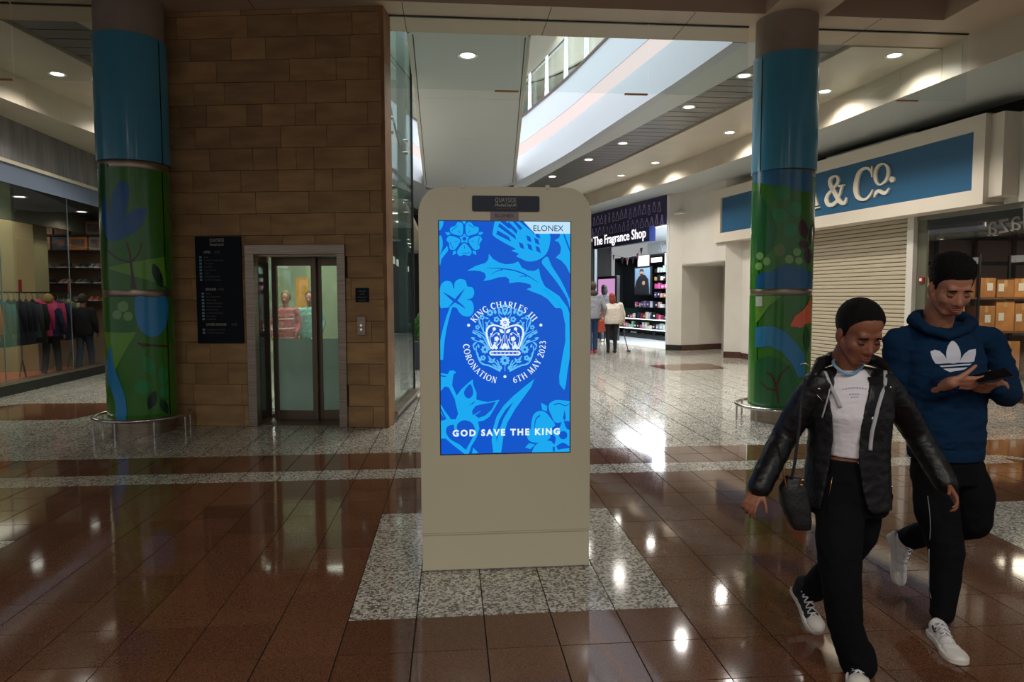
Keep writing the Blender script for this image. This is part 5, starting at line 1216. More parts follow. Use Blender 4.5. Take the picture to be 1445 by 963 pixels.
l = bpy.data.lights.new('clothes_shop_lamp', 'AREA'); l.energy = 90; l.size = 6; l.size_y = 1.5; l.shape = 'RECTANGLE'; l.color = (1, .86, .7); o = bpy.data.objects.new('clothes_shop_lamp', l); COL.objects.link(o); o.location = LT @ Vector((6.0, 2.4, 3.25)); o.rotation_euler = (0, 0, radians(92))
# garment rack
gy = .75; gz = lhit(40, 413, gy).z
g0 = lhit(-60, 413, gy).x; g1 = lhit(104, 413, gy).x
gr = thing('garment_rack', 'long silver garment rail on angled feet inside the left shop window', 'rack', tuple(LT @ Vector(((g0+g1)/2, gy, 0))))
MB(LT).tube([(g0, gy, gz), (g1, gy, gz)], .016, 8).build('rail', m_black, gr, smooth=True)
for u in (31, 100):
    x = lhit(u, 500, gy).x
    MB(LT).tube([(x, gy, .3), (x, gy, gz)], .016, 8).build('upright', m_chrome, gr, smooth=True)
    MB(LT).tube([(x-.25, gy-.2, .06), (x, gy, .42), (x+.25, gy+.2, .06)], .016, 8).build('foot', m_chrome, gr, smooth=True)
    MB(LT).box(x-.05, x+.05, gy-.03, gy-.02, gz, gz+.24).build('red_ticket', M('red_sale_ticket', (170, 36, 50), .5), gr)
def garment_mesh(w_, L_, sl):
    mb = MB(); zs = [0, -.05, -.12, -.3, -.55, -L_]; ws = [.06, .2, .9, .92, 1.0, 1.06]; ts = [.02, .04, .055, .06, .07, .08]; n = 12; vs = []
    for z, a, t in zip(zs, ws, ts):
        for k in range(n): an = 2*pi*k/n; vs.append((cos(an)*t*(1+.35*sin(3*an+z*9)), sin(an)*w_/2*a, z))
    fs = [(i*n+k, i*n+(k+1)%n, (i+1)*n+(k+1)%n, (i+1)*n+k) for i in range(len(zs)-1) for k in range(n)]+[list(range(n))]
    mb.add(vs, fs)
    if sl:
        for s_ in (-1, 1): mb.tube([(0, s_*w_*.42, -.1), (.01, s_*w_*.5, -.35), (.02, s_*w_*.5, -.62)], [.06, .055, .045], 8)
    return mb
cloth = [(-20, 'orange', (214, 104, 40)), (-8, 'teal', (18, 96, 104)), (2, 'teal', (20, 104, 110)), (12, 'navy', (20, 26, 40)), (20, 'black', (22, 22, 26)), (28, 'navy', (26, 30, 46)), (37, 'grey', (60, 60, 64)), (46, 'black', (22, 20, 24)), (54, 'pink', (214, 62, 108)), (64, 'pink', (206, 84, 122)), (74, 'pink', (200, 60, 100)), (82, 'navy', (34, 40, 66)), (90, 'olive', (84, 86, 60)), (97, 'beige', (150, 140, 110)), (103, 'black', (26, 26, 28))]
cnt = {}
for u, nm, c in cloth:
    cnt[nm] = cnt.get(nm, 0)+1
    x = lhit(u, 430, gy).x; L_ = .86 if nm in ('teal', 'navy', 'black') else .74
    t = thing('hanging_garment', ('only %s garment hanging on the rail in the left window' % nm) if nm in ('orange', 'grey', 'olive', 'beige') else '%s %s garment from the left on the rail in the left window' % (['first', 'second', 'third', 'fourth'][cnt[nm]-1], nm), 'garment', tuple(LT @ Vector((x, gy, gz-.12))), atan2(LB[1]-LA[1], LB[0]-LA[0])+radians(random.uniform(-25, 25)), 'garments on the rail')
    garment_mesh(.44, L_, True).build('cloth', M('cloth_%s_%d' % (nm, c[0]), c, .85, bump=.3, bscale=18), t, smooth='all', world=False)
    MB().tube([(0, 0, 0), (0, 0, .07), (.0, .02, .105), (0, .0, .125)], .005, 5).build('hanger_hook', m_chrome, t, world=False)
# ================================================================ FAR LEFT MALL SEEN THROUGH THE GAP BESIDE THE KIOSK
fl = sempty('wall_left_far')
MB().box(-1.9, -1.7, 12.5, 29, 0, 3.4).build('shopfront', M('dark_brown_shopfront', (66, 48, 40), .4, c2=(40, 32, 30), scale=1), fl)
for k in range(7): MB().box(-1.70, -1.66, 13+k*2.2, 14.2+k*2.2, 2.55, 2.75).build('lit_panel', E('lit_shop_panel', (235, 228, 210), 1.4), fl)
for k in range(8): lamp(-1.15-.04*k, 13.2+k*1.7, 3.35, 'small lamp over the far shopfronts in the gap beside the kiosk, %s' % ['nearest', 'second', 'third', 'fourth', 'fifth', 'sixth', 'seventh', 'farthest'][k], 12, s=.8)
MB().box(-1.7, -.9, 12.5, 29, 3.36, 3.5).build('canopy', m_cream, fl)
po = thing('potted_plant', 'leafy green plant in a tall dark planter, in the gap left of the kiosk', 'plant', (-.80, 15.2, 0))
MB().lathe([(0, 0), (.16, 0), (.26, .62), (.24, .64), (.22, .58), (0, .58)], 20, (-.80, 15.2, 0)).build('planter', M('blue_black_planter', (44, 50, 66), .4), po, smooth=True)
rng = random.Random(4)
m_leaf = M('green_leaf', (70, 128, 56), .5)
for k in range(46):
    a = rng.uniform(0, 2*pi); tl = rng.uniform(.2, 1.1); L_ = rng.uniform(.25, .45); c = Vector((-.80, 15.2, .6+rng.uniform(0, .35))); d = Vector((cos(a)*sin(tl), sin(a)*sin(tl), cos(tl))); s_ = d.cross(Vector((0, 0, 1))).normalized(); w_ = .06
    MB().add([c, c+d*L_*.5+s_*w_+Vector((0, 0, .02)), c+d*L_+Vector((0, 0, -.08)), c+d*L_*.5-s_*w_+Vector((0, 0, .02)), c+d*L_*.5+Vector((0, 0, -.01))], [(0, 1, 4), (1, 2, 4), (2, 3, 4), (3, 0, 4)]).build('leaf', m_leaf, po)
# ================================================================ PEOPLE
TMP = bpy.data.scenes.new('modelling_bench')
def rcone(mb, p0, p1, r0, r1, n=16, side=None, fl=1.0):
    """tapered capsule; fl squashes it across `side`"""
    p0 = Vector(p0); p1 = Vector(p1); d = p1-p0; L_ = d.length; d = d.normalized() if L_ > 1e-6 else Vector((0, 0, 1))
    a = Vector(side) if side is not None else (Vector((1, 0, 0)) if abs(d.x) < .9 else Vector((0, 1, 0)))
    x = (a-d*a.dot(d)).normalized(); y = d.cross(x); rings = []
    for k in range(5): t = k/4*pi/2; rings.append((-r0*cos(t), r0*sin(t)))
    for k in range(1, 4): t = k/4; rings.append((L_*t, r0+(r1-r0)*t))
    for k in range(5): t = k/4*pi/2; rings.append((L_+r1*sin(t), r1*cos(t)))
    vs = []
    for s_, r in rings:
        r = max(r, 1e-4)
        for j in range(n): an = 2*pi*j/n; vs.append(p0+d*s_+x*(cos(an)*r)+y*(sin(an)*r*fl))
    k = len(rings); fs = [(i*n+j, i*n+(j+1)%n, (i+1)*n+(j+1)%n, (i+1)*n+j) for i in range(k-1) for j in range(n)]
    fs += [list(range(n))[::-1], list(range((k-1)*n, k*n))]; mb.add(vs, fs)
def ell(mb, c, r, R=None, n=20, m_=14):
    vs = []; c = Vector(c)
    for i in range(m_+1):
        th = pi*i/m_; th = min(max(th, .02), pi-.02)
        for j in range(n):
            ph = 2*pi*j/n; v = Vector((sin(th)*cos(ph)*r[0], sin(th)*sin(ph)*r[1], cos(th)*r[2])); vs.append(c+(R @ v if R else v))
    fs = [(i*n+j, (i+1)*n+j, (i+1)*n+(j+1)%n, i*n+(j+1)%n) for i in range(m_) for j in range(n)]+[list(range(n)), list(range(m_*n, (m_+1)*n))[::-1]]
    mb.add(vs, fs)
def chain(mb, pts, rs, n=16, fl=1.0, side=None):
    for i in range(len(pts)-1): rcone(mb, pts[i], pts[i+1], rs[i], rs[i+1], n, side, fl)
def loft(mb, rings, front, n=28, p=2.3):
    """rings (centre, half width, half depth) with a common facing"""
    f = Vector((front[0], front[1], 0)).normalized(); s_ = Vector((-f.y, f.x, 0)); vs = []
    for c, a, b in rings:
        for j in range(n):
            an = 2*pi*j/n; ca, sa = cos(an), sin(an); q = (abs(ca)**p+abs(sa)**p)**(-1/p)
            vs.append(Vector(c)+s_*(ca*q*a)+f*(sa*q*b))
    k = len(rings); fs = [(i*n+j, i*n+(j+1)%n, (i+1)*n+(j+1)%n, (i+1)*n+j) for i in range(k-1) for j in range(n)]+[list(range(n))[::-1], list(range((k-1)*n, k*n))]
    mb.add(vs, fs)
def remesh(mb, voxel, name, mat, parent, sm=6, wr=0, ws=9, sculpt=None, stretch=(1, 1, 1)):
    me = bpy.data.meshes.new('raw'); me.from_pydata([tuple(v) for v in mb.v], [], mb.f); me.update()
    bm = bmesh.new(); bm.from_mesh(me); bmesh.ops.recalc_face_normals(bm, faces=bm.faces); bm.to_mesh(me); bm.free()
    o = bpy.data.objects.new('raw', me); TMP.collection.objects.link(o)
    r = o.modifiers.new('r', 'REMESH'); r.mode = 'VOXEL'; r.voxel_size = voxel; r.adaptivity = 0
    s_ = o.modifiers.new('s', 'SMOOTH'); s_.iterations = sm; s_.factor = .5
    vl = TMP.view_layers[0]; vl.update(); dg = vl.depsgraph; ev = o.evaluated_get(dg); m2 = bpy.data.meshes.new_from_object(ev); m2.name = name
    bpy.data.objects.remove(o)
    if wr or sculpt:
        cos = [v.co.copy() for v in m2.vertices]; nos = [v.normal.copy() for v in m2.vertices]; out = []
        for co, no in zip(cos, nos):
            if wr:
                q = Vector((co.x*stretch[0], co.y*stretch[1], co.z*stretch[2]))*ws; h = noise.noise(q)+.5*noise.noise(q*2.1); co = co+no*((-abs(h)*2+.5)*wr)
            if sculpt: co = sculpt(co, no)
            out.extend(co)
        m2.vertices.foreach_set('co', out)
    m2.update(); m2.materials.clear(); return link(m2, name, mat, parent, smooth='all')
def hand(mb, wrist, d, nrm, thumb, L_=.175, curl=(35, 40, 45, 50), tcurl=20, spread=5, w_=.078):
    """palm + 4 unequal jointed fingers + thumb.  d: along the hand, nrm: out of the palm, thumb: towards the thumb side"""
    d = Vector(d).normalized(); nrm = Vector(nrm); nrm = (nrm-d*nrm.dot(d)).normalized(); th = Vector(thumb); th = (th-d*th.dot(d)-nrm*th.dot(nrm)).normalized()
    k = L_/.185; wr = Vector(wrist); P = .092*k
    for t in (-.36, -.12, .12, .36): rcone(mb, wr+th*t*w_*.72, wr+d*P+th*t*w_, .015*k, .0125*k, 10)
    rcone(mb, wr+d*.01, wr+d*P*.8, .022*k, .02*k, 12, th, .7)
    for i, (off, fl) in enumerate(((.38, .070), (.13, .079), (-.13, .073), (-.37, .058))):
        p = wr+d*P+th*off*w_; a = radians(spread)*(1.5-i); dd = (d*cos(a)+th*sin(a)).normalized(); c = radians(curl[i]); fr = (.45, .31, .24); ang = 0
        for s_, r0, r1 in zip(fr, (.0092, .0084, .0076), (.0084, .0076, .0066)):
            ang += c*(.6 if s_ == .45 else 1); v = dd*cos(ang)+nrm*sin(ang); q = p+v*fl*k*s_/1.0*1.0; rcone(mb, p, q, r0*k, r1*k, 10); p = q
    p = wr+d*.022*k+th*w_*.34; a = radians(42); v = (d*cos(a)+th*sin(a)+nrm*.25).normalized()
    q = p+v*.042*k; rcone(mb, p, q, .0155*k, .0115*k, 10)
    b = radians(tcurl); v2 = (v*cos(b)+(d*.6+nrm*.7).normalized()*sin(b)).normalized(); q2 = q+v2*.030*k; rcone(mb, q, q2, .0112*k, .0098*k, 10)
    v3 = (v2*cos(b)+(d*.7+nrm*.7).normalized()*sin(b)).normalized(); rcone(mb, q2, q2+v3*.024*k, .0098*k, .008*k, 10)
def head_frame(c, yaw, pitch, roll=0):
    """local x = the person's left-right as seen, y = out of the face, z = crown; yaw from facing the camera"""
    base = atan2(-(c.x), c.y); f = Vector((sin(base), -cos(base), 0))       # straight to the camera
    Rz = Matrix.Rotation(yaw, 3, 'Z'); f = Rz @ f; x = Vector((-f.y, f.x, 0)).normalized()*-1
    x = f.cross(Vector((0, 0, 1))).normalized(); z = Vector((0, 0, 1)); R = Matrix((x, f, z)).transposed()
    return R @ Matrix.Rotation(-pitch, 3, 'X') @ Matrix.Rotation(roll, 3, 'Y')
def head(mb, c, R, k=1.0, fem=True):
    W = lambda p: c+R @ (Vector(p)*k)
    ell(mb, W((0, -.012, .040)), (.076*k, .096*k, .086*k), R)
    ell(mb, W((0, .026, -.024)), (.064*k, .068*k, .090*k), R)
    ell(mb, W((0, .050, -.082)), ((.030 if fem else .036)*k, .030*k, .028*k), R)
    for s_ in (-1, 1):
        rcone(mb, W((s_*.050, .004, -.042)), W((s_*.022, .054, -.088)), .026*k, .022*k)
        ell(mb, W((s_*.034, .050, -.028)), (.030*k, .034*k, .032*k), R)
        ell(mb, W((s_*.076, -.004, -.012)), (.009*k, .020*k, .032*k), R)
        ell(mb, W((s_*.012, .092, -.038)), (.0085*k, .010*k, .008*k), R)
    rcone(mb, W((-.030, .072, .024)), W((.030, .072, .024)), .0165*k, .0165*k)
    rcone(mb, W((0, .084, .006)), W((0, .101, -.032)), .009*k, .0125*k)
    ell(mb, W((0, .083, -.062)), (.025*k, .012*k, .012*k), R)
    rcone(mb, W((0, -.012, -.055)), W((0, -.03, -.14)), (.052 if fem else .060)*k, (.052 if fem else .062)*k)
def face_sculpt(c, R, k):
    Ri = R.inverted(); eyes = [(s_*.031, .084, .0) for s_ in (-1, 1)]
    def f(co, nrm):
        q = (Ri @ (co-c))/k
        if q.y > .02:
            for e in eyes:
                d2 = (q.x-e[0])**2/.019**2+(q.z-e[2])**2/.012**2
                if d2 < 6: q.y -= .0062*math.exp(-d2)
            d2 = q.x**2/.022**2+(q.z+.064)**2/.0035**2
            if d2 < 6: q.y -= .003*math.exp(-d2)
        return c+R @ (q*k)
    return f
def face_parts(c, R, k, par, skin, lipm, browm, down=True):
    W = lambda p: c+R @ (Vector(p)*k)
    for s_ in (-1, 1):
        mb = MB(); ell(mb, W((s_*.031, .0735, -.001)), (.0142*k, .0125*k, .0105*k), R, 16, 12); mb.build('eyelid', skin, par, smooth='all')
        P = [W((s_*(.031+.0145*t), .0872-.008*t*t, -.0045-.003*(1-t*t))) for t in (-1, -.5, 0, .5, 1)]
        MB().tube(P, [.0006*k, .0014*k, .0017*k, .0014*k, .0006*k], 6).build('lash_line', browm, par, smooth='all')
        P = [W((s_*(.031+.021*t), .0925-.010*t*t, .0180+.004*(1-t*t)-.002*t)) for t in (-1, -.5, 0, .5, 1)]
        MB().tube(P, [.0018*k, .0036*k, .004*k, .0032*k, .001*k], 6).build('eyebrow', browm, par, smooth='all')
    P = [W((.023*t, .0955-.009*t*t, -.0625+.0018*(1-abs(t))-.001*t*t)) for t in (-1, -.6, -.25, 0, .25, .6, 1)]
    MB().tube(P, [.001*k, .0034*k, .0045*k, .004*k, .0045*k, .0034*k, .001*k], 8).build('upper_lip', lipm, par, smooth='all')
    P = [W((.020*t, .0945-.008*t*t, -.0705+.002*t*t)) for t in (-1, -.5, 0, .5, 1)]
    MB().tube(P, [.001*k, .0044*k, .0054*k, .0044*k, .001*k], 8).build('lower_lip', lipm, par, smooth='all')
def hair_cap(c, R, k, mat, par, line, thick=.012, top=None, n=72, m_=48, fz=0, noise_=0.0):
    """hair shell over the skull; line(phi) = height of the hairline in the direction phi (0 = face)"""
    mb = MB(); vs = []
    for i in range(m_+1):
        th = .01+(pi-.02)*i/m_
        for j in range(n):
            ph = 2*pi*j/n; v = Vector((sin(th)*sin(ph)*.076, sin(th)*cos(ph)*.096, cos(th)*.086)); p = v+Vector((0, -.012, .040))
            phi = abs(atan2(v.x, v.y)); d = p.z-line(phi); s_ = min(1, max(-1.2, d/.012))
            off = thick*min(1, max(0, d/.045))**.7+.0015 if d > 0 else .0015+.012*d/.012
            if top and d > 0: tt = min(1, max(0, (p.z-.045)/.055)); off = .0025+top*tt*tt*(3-2*tt)*min(1, d/.02)
            if d < -.012: off = -.02
            off += noise_*noise.noise(p*160) if d > 0 else 0
            q = p+v.normalized()*off; vs.append(c+R @ (q*k))
    mb.add(vs, [(i*n+j, (i+1)*n+j, (i+1)*n+(j+1)%n, i*n+(j+1)%n) for i in range(m_) for j in range(n)]+[list(range(n)), list(range(m_*n, (m_+1)*n))[::-1]])
    return mb.build('hair', mat, par, smooth='all')
def tree_of(o):
    me = o.data; from mathutils.bvhtree import BVHTree
    return BVHTree.FromPolygons([v.co.copy() for v in me.vertices], [tuple(p.vertices) for p in me.polygons])
def decal(o_or_list, outs, mat, name, par, off=.003, step=6, fallbackY=None):
    """flat print laid on a garment: outline seen from the front is dropped on to the surface"""
    trees = [tree_of(o) for o in (o_or_list if isinstance(o_or_list, list) else [o_or_list])]
    for P in outs:
        bm = bmesh.new(); f = bm.faces.new([bm.verts.new((a, b, 0)) for a, b in P]); bmesh.ops.triangulate(bm, faces=bm.faces)
        for ax in (0, 1):
            lo = min(p[ax] for p in P); hi = max(p[ax] for p in P); a = lo+step
            while a < hi:
                co = [0, 0, 0]; co[ax] = a; no = [0, 0, 0]; no[ax] = 1
                bmesh.ops.bisect_plane(bm, geom=bm.verts[:]+bm.edges[:]+bm.faces[:], plane_co=co, plane_no=no); a += step
        last = None; ok = True
        for v in bm.verts:
            d = (_fw + _rt*((v.co.x-722.5)/F_PX) - _up*((v.co.y-481.5)/F_PX)).normalized(); best = None
            for t in trees:
                loc, nn, _, ds = t.ray_cast(CAM, d)
                if loc is not None and (best is None or ds < best[1]): best = (loc, ds)
            if best is None: best = (CAM+d*(last or 3), last or 3)
            last = best[1]; v.co = CAM+d*(best[1]-off)
        me = bpy.data.meshes.new(name); bm.to_mesh(me); bm.free(); link(me, name, mat, par, smooth='all')
def line_on(o, pts, r, mat, name, par, off=.002):
    ts = [tree_of(q) for q in (o if isinstance(o, list) else [o])]; P = []
    for u, v in pts:
        d = (_fw + _rt*((u-722.5)/F_PX) - _up*((v-481.5)/F_PX)).normalized(); hs = [h for h in (t.ray_cast(CAM, d) for t in ts) if h[0] is not None]
        if hs: P.append(CAM+d*(min(h[3] for h in hs)-off))
    if len(P) > 1: return MB().tube(cr(P, 3, False), r, 8, flat=.6).build(name, mat, par, smooth='all')
def shoe(par, heel, toe, L_=.27, w_=.098, kind='sneaker', up=Vector((0, 0, 1)), hgt=.075):
    """heel and toe: points under the shoe; separate sole, upper, toe cap, laces"""
    heel = Vector(heel); toe = Vector(toe); f = (toe-heel).normalized(); up = (Vector(up)-f*Vector(up).dot(f)).normalized(); s_ = f.cross(up)
    T = Matrix((s_, f, up)).transposed().to_4x4(); T.translation = heel
    out = [(.0, 0), (.028, .005), (.036, .03), (.033, .09), (.040, .15), (.049, .19), (.046, .235), (.030, .262), (.0, .272), (-.028, .262), (-.042, .235), (-.044, .19), (-.035, .15), (-.031, .09), (-.036, .03), (-.028, .005)]
    kx = w_/.098; ky = L_/.272
    P = [tuple(q) for q in cr([Vector((x*kx, y*ky)) for x, y in out], 3)]
    sole = MB(T); n = len(P)
    zs = ((0, .97), (.004, 1.0), (.022, 1.0), (.026, .97)); vs = [(x*s2, (y-.13)*s2+.13, z) for z, s2 in zs for x, y in P]
    sole.add(vs, [(i*n+j, i*n+(j+1)%n, (i+1)*n+(j+1)%n, (i+1)*n+j) for i in range(3) for j in range(n)]+[list(range(n))[::-1], list(range(3*n, 4*n))])
    root = sole.build('shoe', M('white_rubber_sole', (206, 200, 190), .5), par, smooth=True)
    up_m = M('white_leather', (214, 210, 206), .4) if kind == 'sneaker' else M('black_canvas', (20, 22, 28), .8)
    u = MB(T)
    for y, hw, z in ((.035, .030, .085), (.06, .030, .075), (.10, .030, .064), (.14, .033, .052), (.18, .038, .040), (.215, .038, .030), (.238, .030, .026)): ell(u, (0, y*ky, .022), (hw*kx, .035, z-.010), None, 16, 10)
    rcone(u, (0, .045, .04), (0, .05, .04+hgt), .036, .038)
    remesh(u, .005, 'upper', up_m, root, 8)
    if kind != 'sneaker':
        c = MB(T); ell(c, (0, .226*ky, .024), (.043*kx, .046, .033), None, 18, 12); c.build('toe_cap', M('white_rubber_sole', (206, 200, 190), .5), root, smooth='all')
    lc = M('white_laces', (210, 210, 212), .7)
    for k in range(5):
        y = .085+k*.022; z = .098-k*.0115+(.0 if kind == 'sneaker' else .004)
        for sg_ in (-1, 1): MB(T).tube([(sg_*.022, y-.004, z-.013), (0, y+.006, z+.001), (-sg_*.022, y+.016, z-.018)], .0035, 6).build('lace', lc, root, smooth='all')
    return root
A = at
m_skw = M('brown_skin', (138, 86, 61), .5, c2=(128, 78, 55), scale=8); m_skm = M('light_brown_skin', (170, 116, 90), .5, c2=(160, 106, 82), scale=8)
m_hb = M('black_hair', (9, 8, 8), .6, c2=(16, 13, 12), scale=40, stretch=(1, 1, 5), bump=.8, bscale=120, spec=.2); m_lip = M('brown_pink_lips', (140, 74, 66), .45)
# ---------------------------------------------------------------- the young woman
wy = 2.80
W_ = thing('person', 'person walking in black leather jacket, white cropped top and black trousers, looking down', 'person', (1.66, wy, 0))
hc = A(1212, 469, Y=2.76); HR = head_frame(hc, radians(32), radians(27))
nb_ = A(1197, 528, Y=2.84)
b = MB(); head(b, hc, HR, 1.07)
rcone(b, hc+HR @ Vector((0, -.02, -.07)), nb_, .050, .056)
sL = A(1152, 543, Y=2.82); sR = A(1246, 541, Y=2.82)
eL = A(1106, 618, Y=2.90); wLr = A(1071, 690, Y=2.78); eR = A(1292, 610, Y=2.90); wRr = A(1336, 684, Y=2.78)
fr = Vector((-.22, -1, 0))
loft(b, [(nb_+Vector((0, 0, .0)), .05, .045), (A(1198, 540, Y=2.83), .13, .07), (A(1200, 560, Y=2.82), .148, .092), (A(1203, 590, Y=2.81), .132, .098), (A(1205, 630, Y=2.81), .112, .082), (A(1203, 650, Y=2.81), .120, .088), (A(1198, 690, Y=2.82), .158, .112), (A(1194, 722, Y=2.82), .15, .10)], fr)
hipF = A(1186, 715, Y=2.80); kF = A(1187, 822, Y=2.68); aF = A(1208, 938, Y=2.70)
hipB = A(1215, 705, Y=2.86); kB = A(1185, 795, Y=2.90); aB = A(1139, 838, Y=3.20)
chain(b, [sL, eL, wLr], [.045, .036, .026]); chain(b, [sR, eR, wRr], [.045, .036, .026])
chain(b, [hipF, kF, aF], [.078, .052, .036]); chain(b, [hipB, kB, aB], [.078, .052, .036])
hand(b, wLr, A(1062, 706, Y=2.76)-wLr, Vector((.6, .6, -.2)), Vector((.6, -.7, 0)), .155, (30, 35, 40, 45), w_=.068)
hand(b, wRr, A(1347, 702, Y=2.73)-wRr, Vector((-.6, .5, .0)), Vector((-.5, -.8, .3)), .160, (28, 32, 36, 40), w_=.070)
remesh(b, .0044, 'body', m_skw, W_, 8, sculpt=face_sculpt(hc, HR, 1.07))
face_parts(hc, HR, 1.07, W_, m_skw, m_lip, m_hb)
hp = lambda phi: interp([(0, .092), (.4, .088), (.72, .072), (.95, .048), (1.12, .0), (1.28, -.016), (1.42, .006), (1.6, -.02), (1.75, -.045), (2.1, -.05), (3.2, -.062)], phi)
hair_cap(hc, HR, 1.07, m_hb, W_, hp, .007)
bun = MB(); ell(bun, hc+HR @ Vector((-.0, -.122, .030)), (.036, .034, .036), HR); bun.build('hair_bun', m_hb, W_, smooth='all')
mb = MB(); cc_ = hc+HR @ Vector((-.035, -.110, .025))
for k in range(9): a = 2*pi*k/9; ell(mb, cc_+HR @ Vector((cos(a)*.024, .006*sin(3*a), sin(a)*.024)), (.014, .012, .014), HR, 10, 8)
mb.build('orange_scrunchie', M('orange_fabric', (226, 120, 44), .8), W_, smooth='all')
# white tee with pale blue neckband
tee = MB(); loft(tee, [(A(1197, 521, Y=2.84), .064, .060), (A(1197, 531, Y=2.83), .088, .068), (A(1199, 542, Y=2.82), .140, .092), (A(1201, 560, Y=2.82), .162, .114), (A(1203, 585, Y=2.81), .150, .124), (A(1204, 605, Y=2.81), .134, .110), (A(1205, 625, Y=2.81), .128, .106), (A(1205, 641, Y=2.81), .126, .104)], fr, p=2.1)
tee_o = remesh(tee, .006, 'white_top', M('white_jersey', (216, 212, 216), .8), W_, 3, wr=.0016, ws=16, stretch=(1, 1, 2.5))
P = [A(u, v, Y=y) for u, v, y in ((1176, 513, 2.815), (1183, 521, 2.785), (1192, 526.5, 2.768), (1202, 527.5, 2.765), (1211, 523, 2.775), (1217, 515, 2.80), (1215, 508, 2.86), (1196, 505, 2.89), (1179, 507, 2.86))]
MB().tube(cr(P, 4), .0075, 8, True, flat=.7).build('neckband', M('pale_blue_rib', (120, 160, 186), .8), W_, smooth='all')
m_pr = M('pale_blue_print', (150, 160, 200), .8)
for y0, x0, x1, sag in ((549, 1188, 1224, 2.5), (556, 1198, 1215, .6), (560, 1200, 1213, .4)):
    for k in range(int((x1-x0)/4)):
        u = x0+k*4+.5; t = (u-(x0+x1)/2)/((x1-x0)/2); yy = y0+sag*(t*t-1); decal(tee_o, [[(u, yy), (u+2.6, yy+.1), (u+2.6, yy+1.5), (u, yy+1.4)]], m_pr, 'chest_print', tee_o, step=9)
# black trousers
m_blk = M('black_denim', (11, 11, 13), .9, spec=.15, bump=.2, bscale=60)
tr = MB(); loft(tr, [(A(1204, 646, Y=2.81), .128, .098), (A(1202, 665, Y=2.81), .145, .108), (A(1198, 695, Y=2.82), .172, .122), (A(1195, 722, Y=2.82), .165, .112)], fr)
chain(tr, [hipF, A(1183, 770, Y=2.72), kF, A(1192, 880, Y=2.68), A(1209, 932, Y=2.69)], [.098, .092, .078, .070, .070], 20)
chain(tr, [hipB, A(1212, 750, Y=2.86), kB, A(1165, 812, Y=3.02), A(1147, 832, Y=3.14)], [.092, .082, .066, .062, .060], 20)
tr_o = remesh(tr, .0062, 'black_trousers', m_blk, W_, 6, wr=.0035, ws=11)
rcone(cuf := MB(), A(1208, 921, Y=2.69), A(1211, 934, Y=2.69), .074, .076, 20); remesh(cuf, .006, 'turned_hem', m_blk, tr_o, 3, wr=.002)
m_silver = M('silver_metal', (190, 188, 180), .25, metal=1); m_gold = M('brass_metal', (190, 150, 86), .3, metal=1)
for u in (1213, 1225):
    c = A(u, 654, Y=2.81-.10); mb = MB(); ell(mb, c, (.0085, .004, .0085)); mb.build('belt_stud', m_silver, tr_o, smooth='all')
# leather jacket
m_lea = M('black_leather', (13, 13, 15), .42, c2=(19, 19, 21), scale=7, bump=.35, bscale=42, spec=.35)
jk = MB(); f = fr.normalized(); s_ = Vector((-f.y, f.x, 0))   # s_ points image-right
rows_ = [(528, 1197, .120, .085, 1174, 1238, 2.84), (541, 1198, .165, .108, 1176, 1242, 2.83), (560, 1199, .178, .128, 1180, 1240, 2.82), (585, 1199, .176, .134, 1184, 1234, 2.82), (615, 1198, .168, .130, 1184, 1230, 2.82), (650, 1196, .170, .134, 1180, 1230, 2.82), (685, 1194, .180, .142, 1175, 1236, 2.82), (706, 1193, .186, .148, 1171, 1243, 2.82), (712, 1193, .186, .148, 1170, 1250, 2.82)]
ns = 34; vo = []
for th_ in (0, -.013):
    for v, uc, a_, b_, uL, uR, y in rows_:
        c = A(uc, v, Y=y); aL = math.asin(max(-1, min(1, (A(uL+7, v, Y=y-b_).x-c.x)/a_))); aR = math.asin(max(-1, min(1, (A(uR-7, v, Y=y-b_).x-c.x)/a_)))
        for j in range(ns+1):
            an = aR+(2*pi-(aR-aL))*j/ns; vo.append(c+s_*(sin(an)*(a_+th_))+f*(cos(an)*(b_+th_)))
nr = len(rows_); m1 = ns+1; O = nr*m1; fs_ = []
for i in range(nr-1):
    for j in range(ns): a0_ = i*m1+j; fs_ += [(a0_, a0_+1, a0_+m1+1, a0_+m1), (O+a0_, O+a0_+m1, O+a0_+m1+1, O+a0_+1)]
    for j in (0, ns): a0_ = i*m1+j; fs_.append((a0_, a0_+m1, O+a0_+m1, O+a0_))
for j in range(ns): fs_ += [(j, O+j, O+j+1, j+1), ((nr-1)*m1+j, (nr-1)*m1+j+1, O+(nr-1)*m1+j+1, O+(nr-1)*m1+j)]
jk.add(vo, fs_)
chain(jk, [sL+Vector((.012, 0, .0)), A(1128, 580, Y=2.86), eL, A(1087, 655, Y=2.83), A(1072, 687, Y=2.78)], [.064, .062, .056, .054, .050], 20)
chain(jk, [sR+Vector((-.012, 0, .0)), A(1271, 575, Y=2.86), eR, A(1316, 650, Y=2.84), A(1334, 681, Y=2.78)], [.064, .062, .056, .054, .048], 20)
rcone(jk, A(1150, 541, Y=2.83), A(1180, 527, Y=2.85), .052, .035); rcone(jk, A(1247, 540, Y=2.83), A(1218, 527, Y=2.85), .052, .035)
jk_o = remesh(jk, .0056, 'leather_jacket', m_lea, W_, 5, wr=.0026, ws=11, stretch=(1, 1, 1.6))
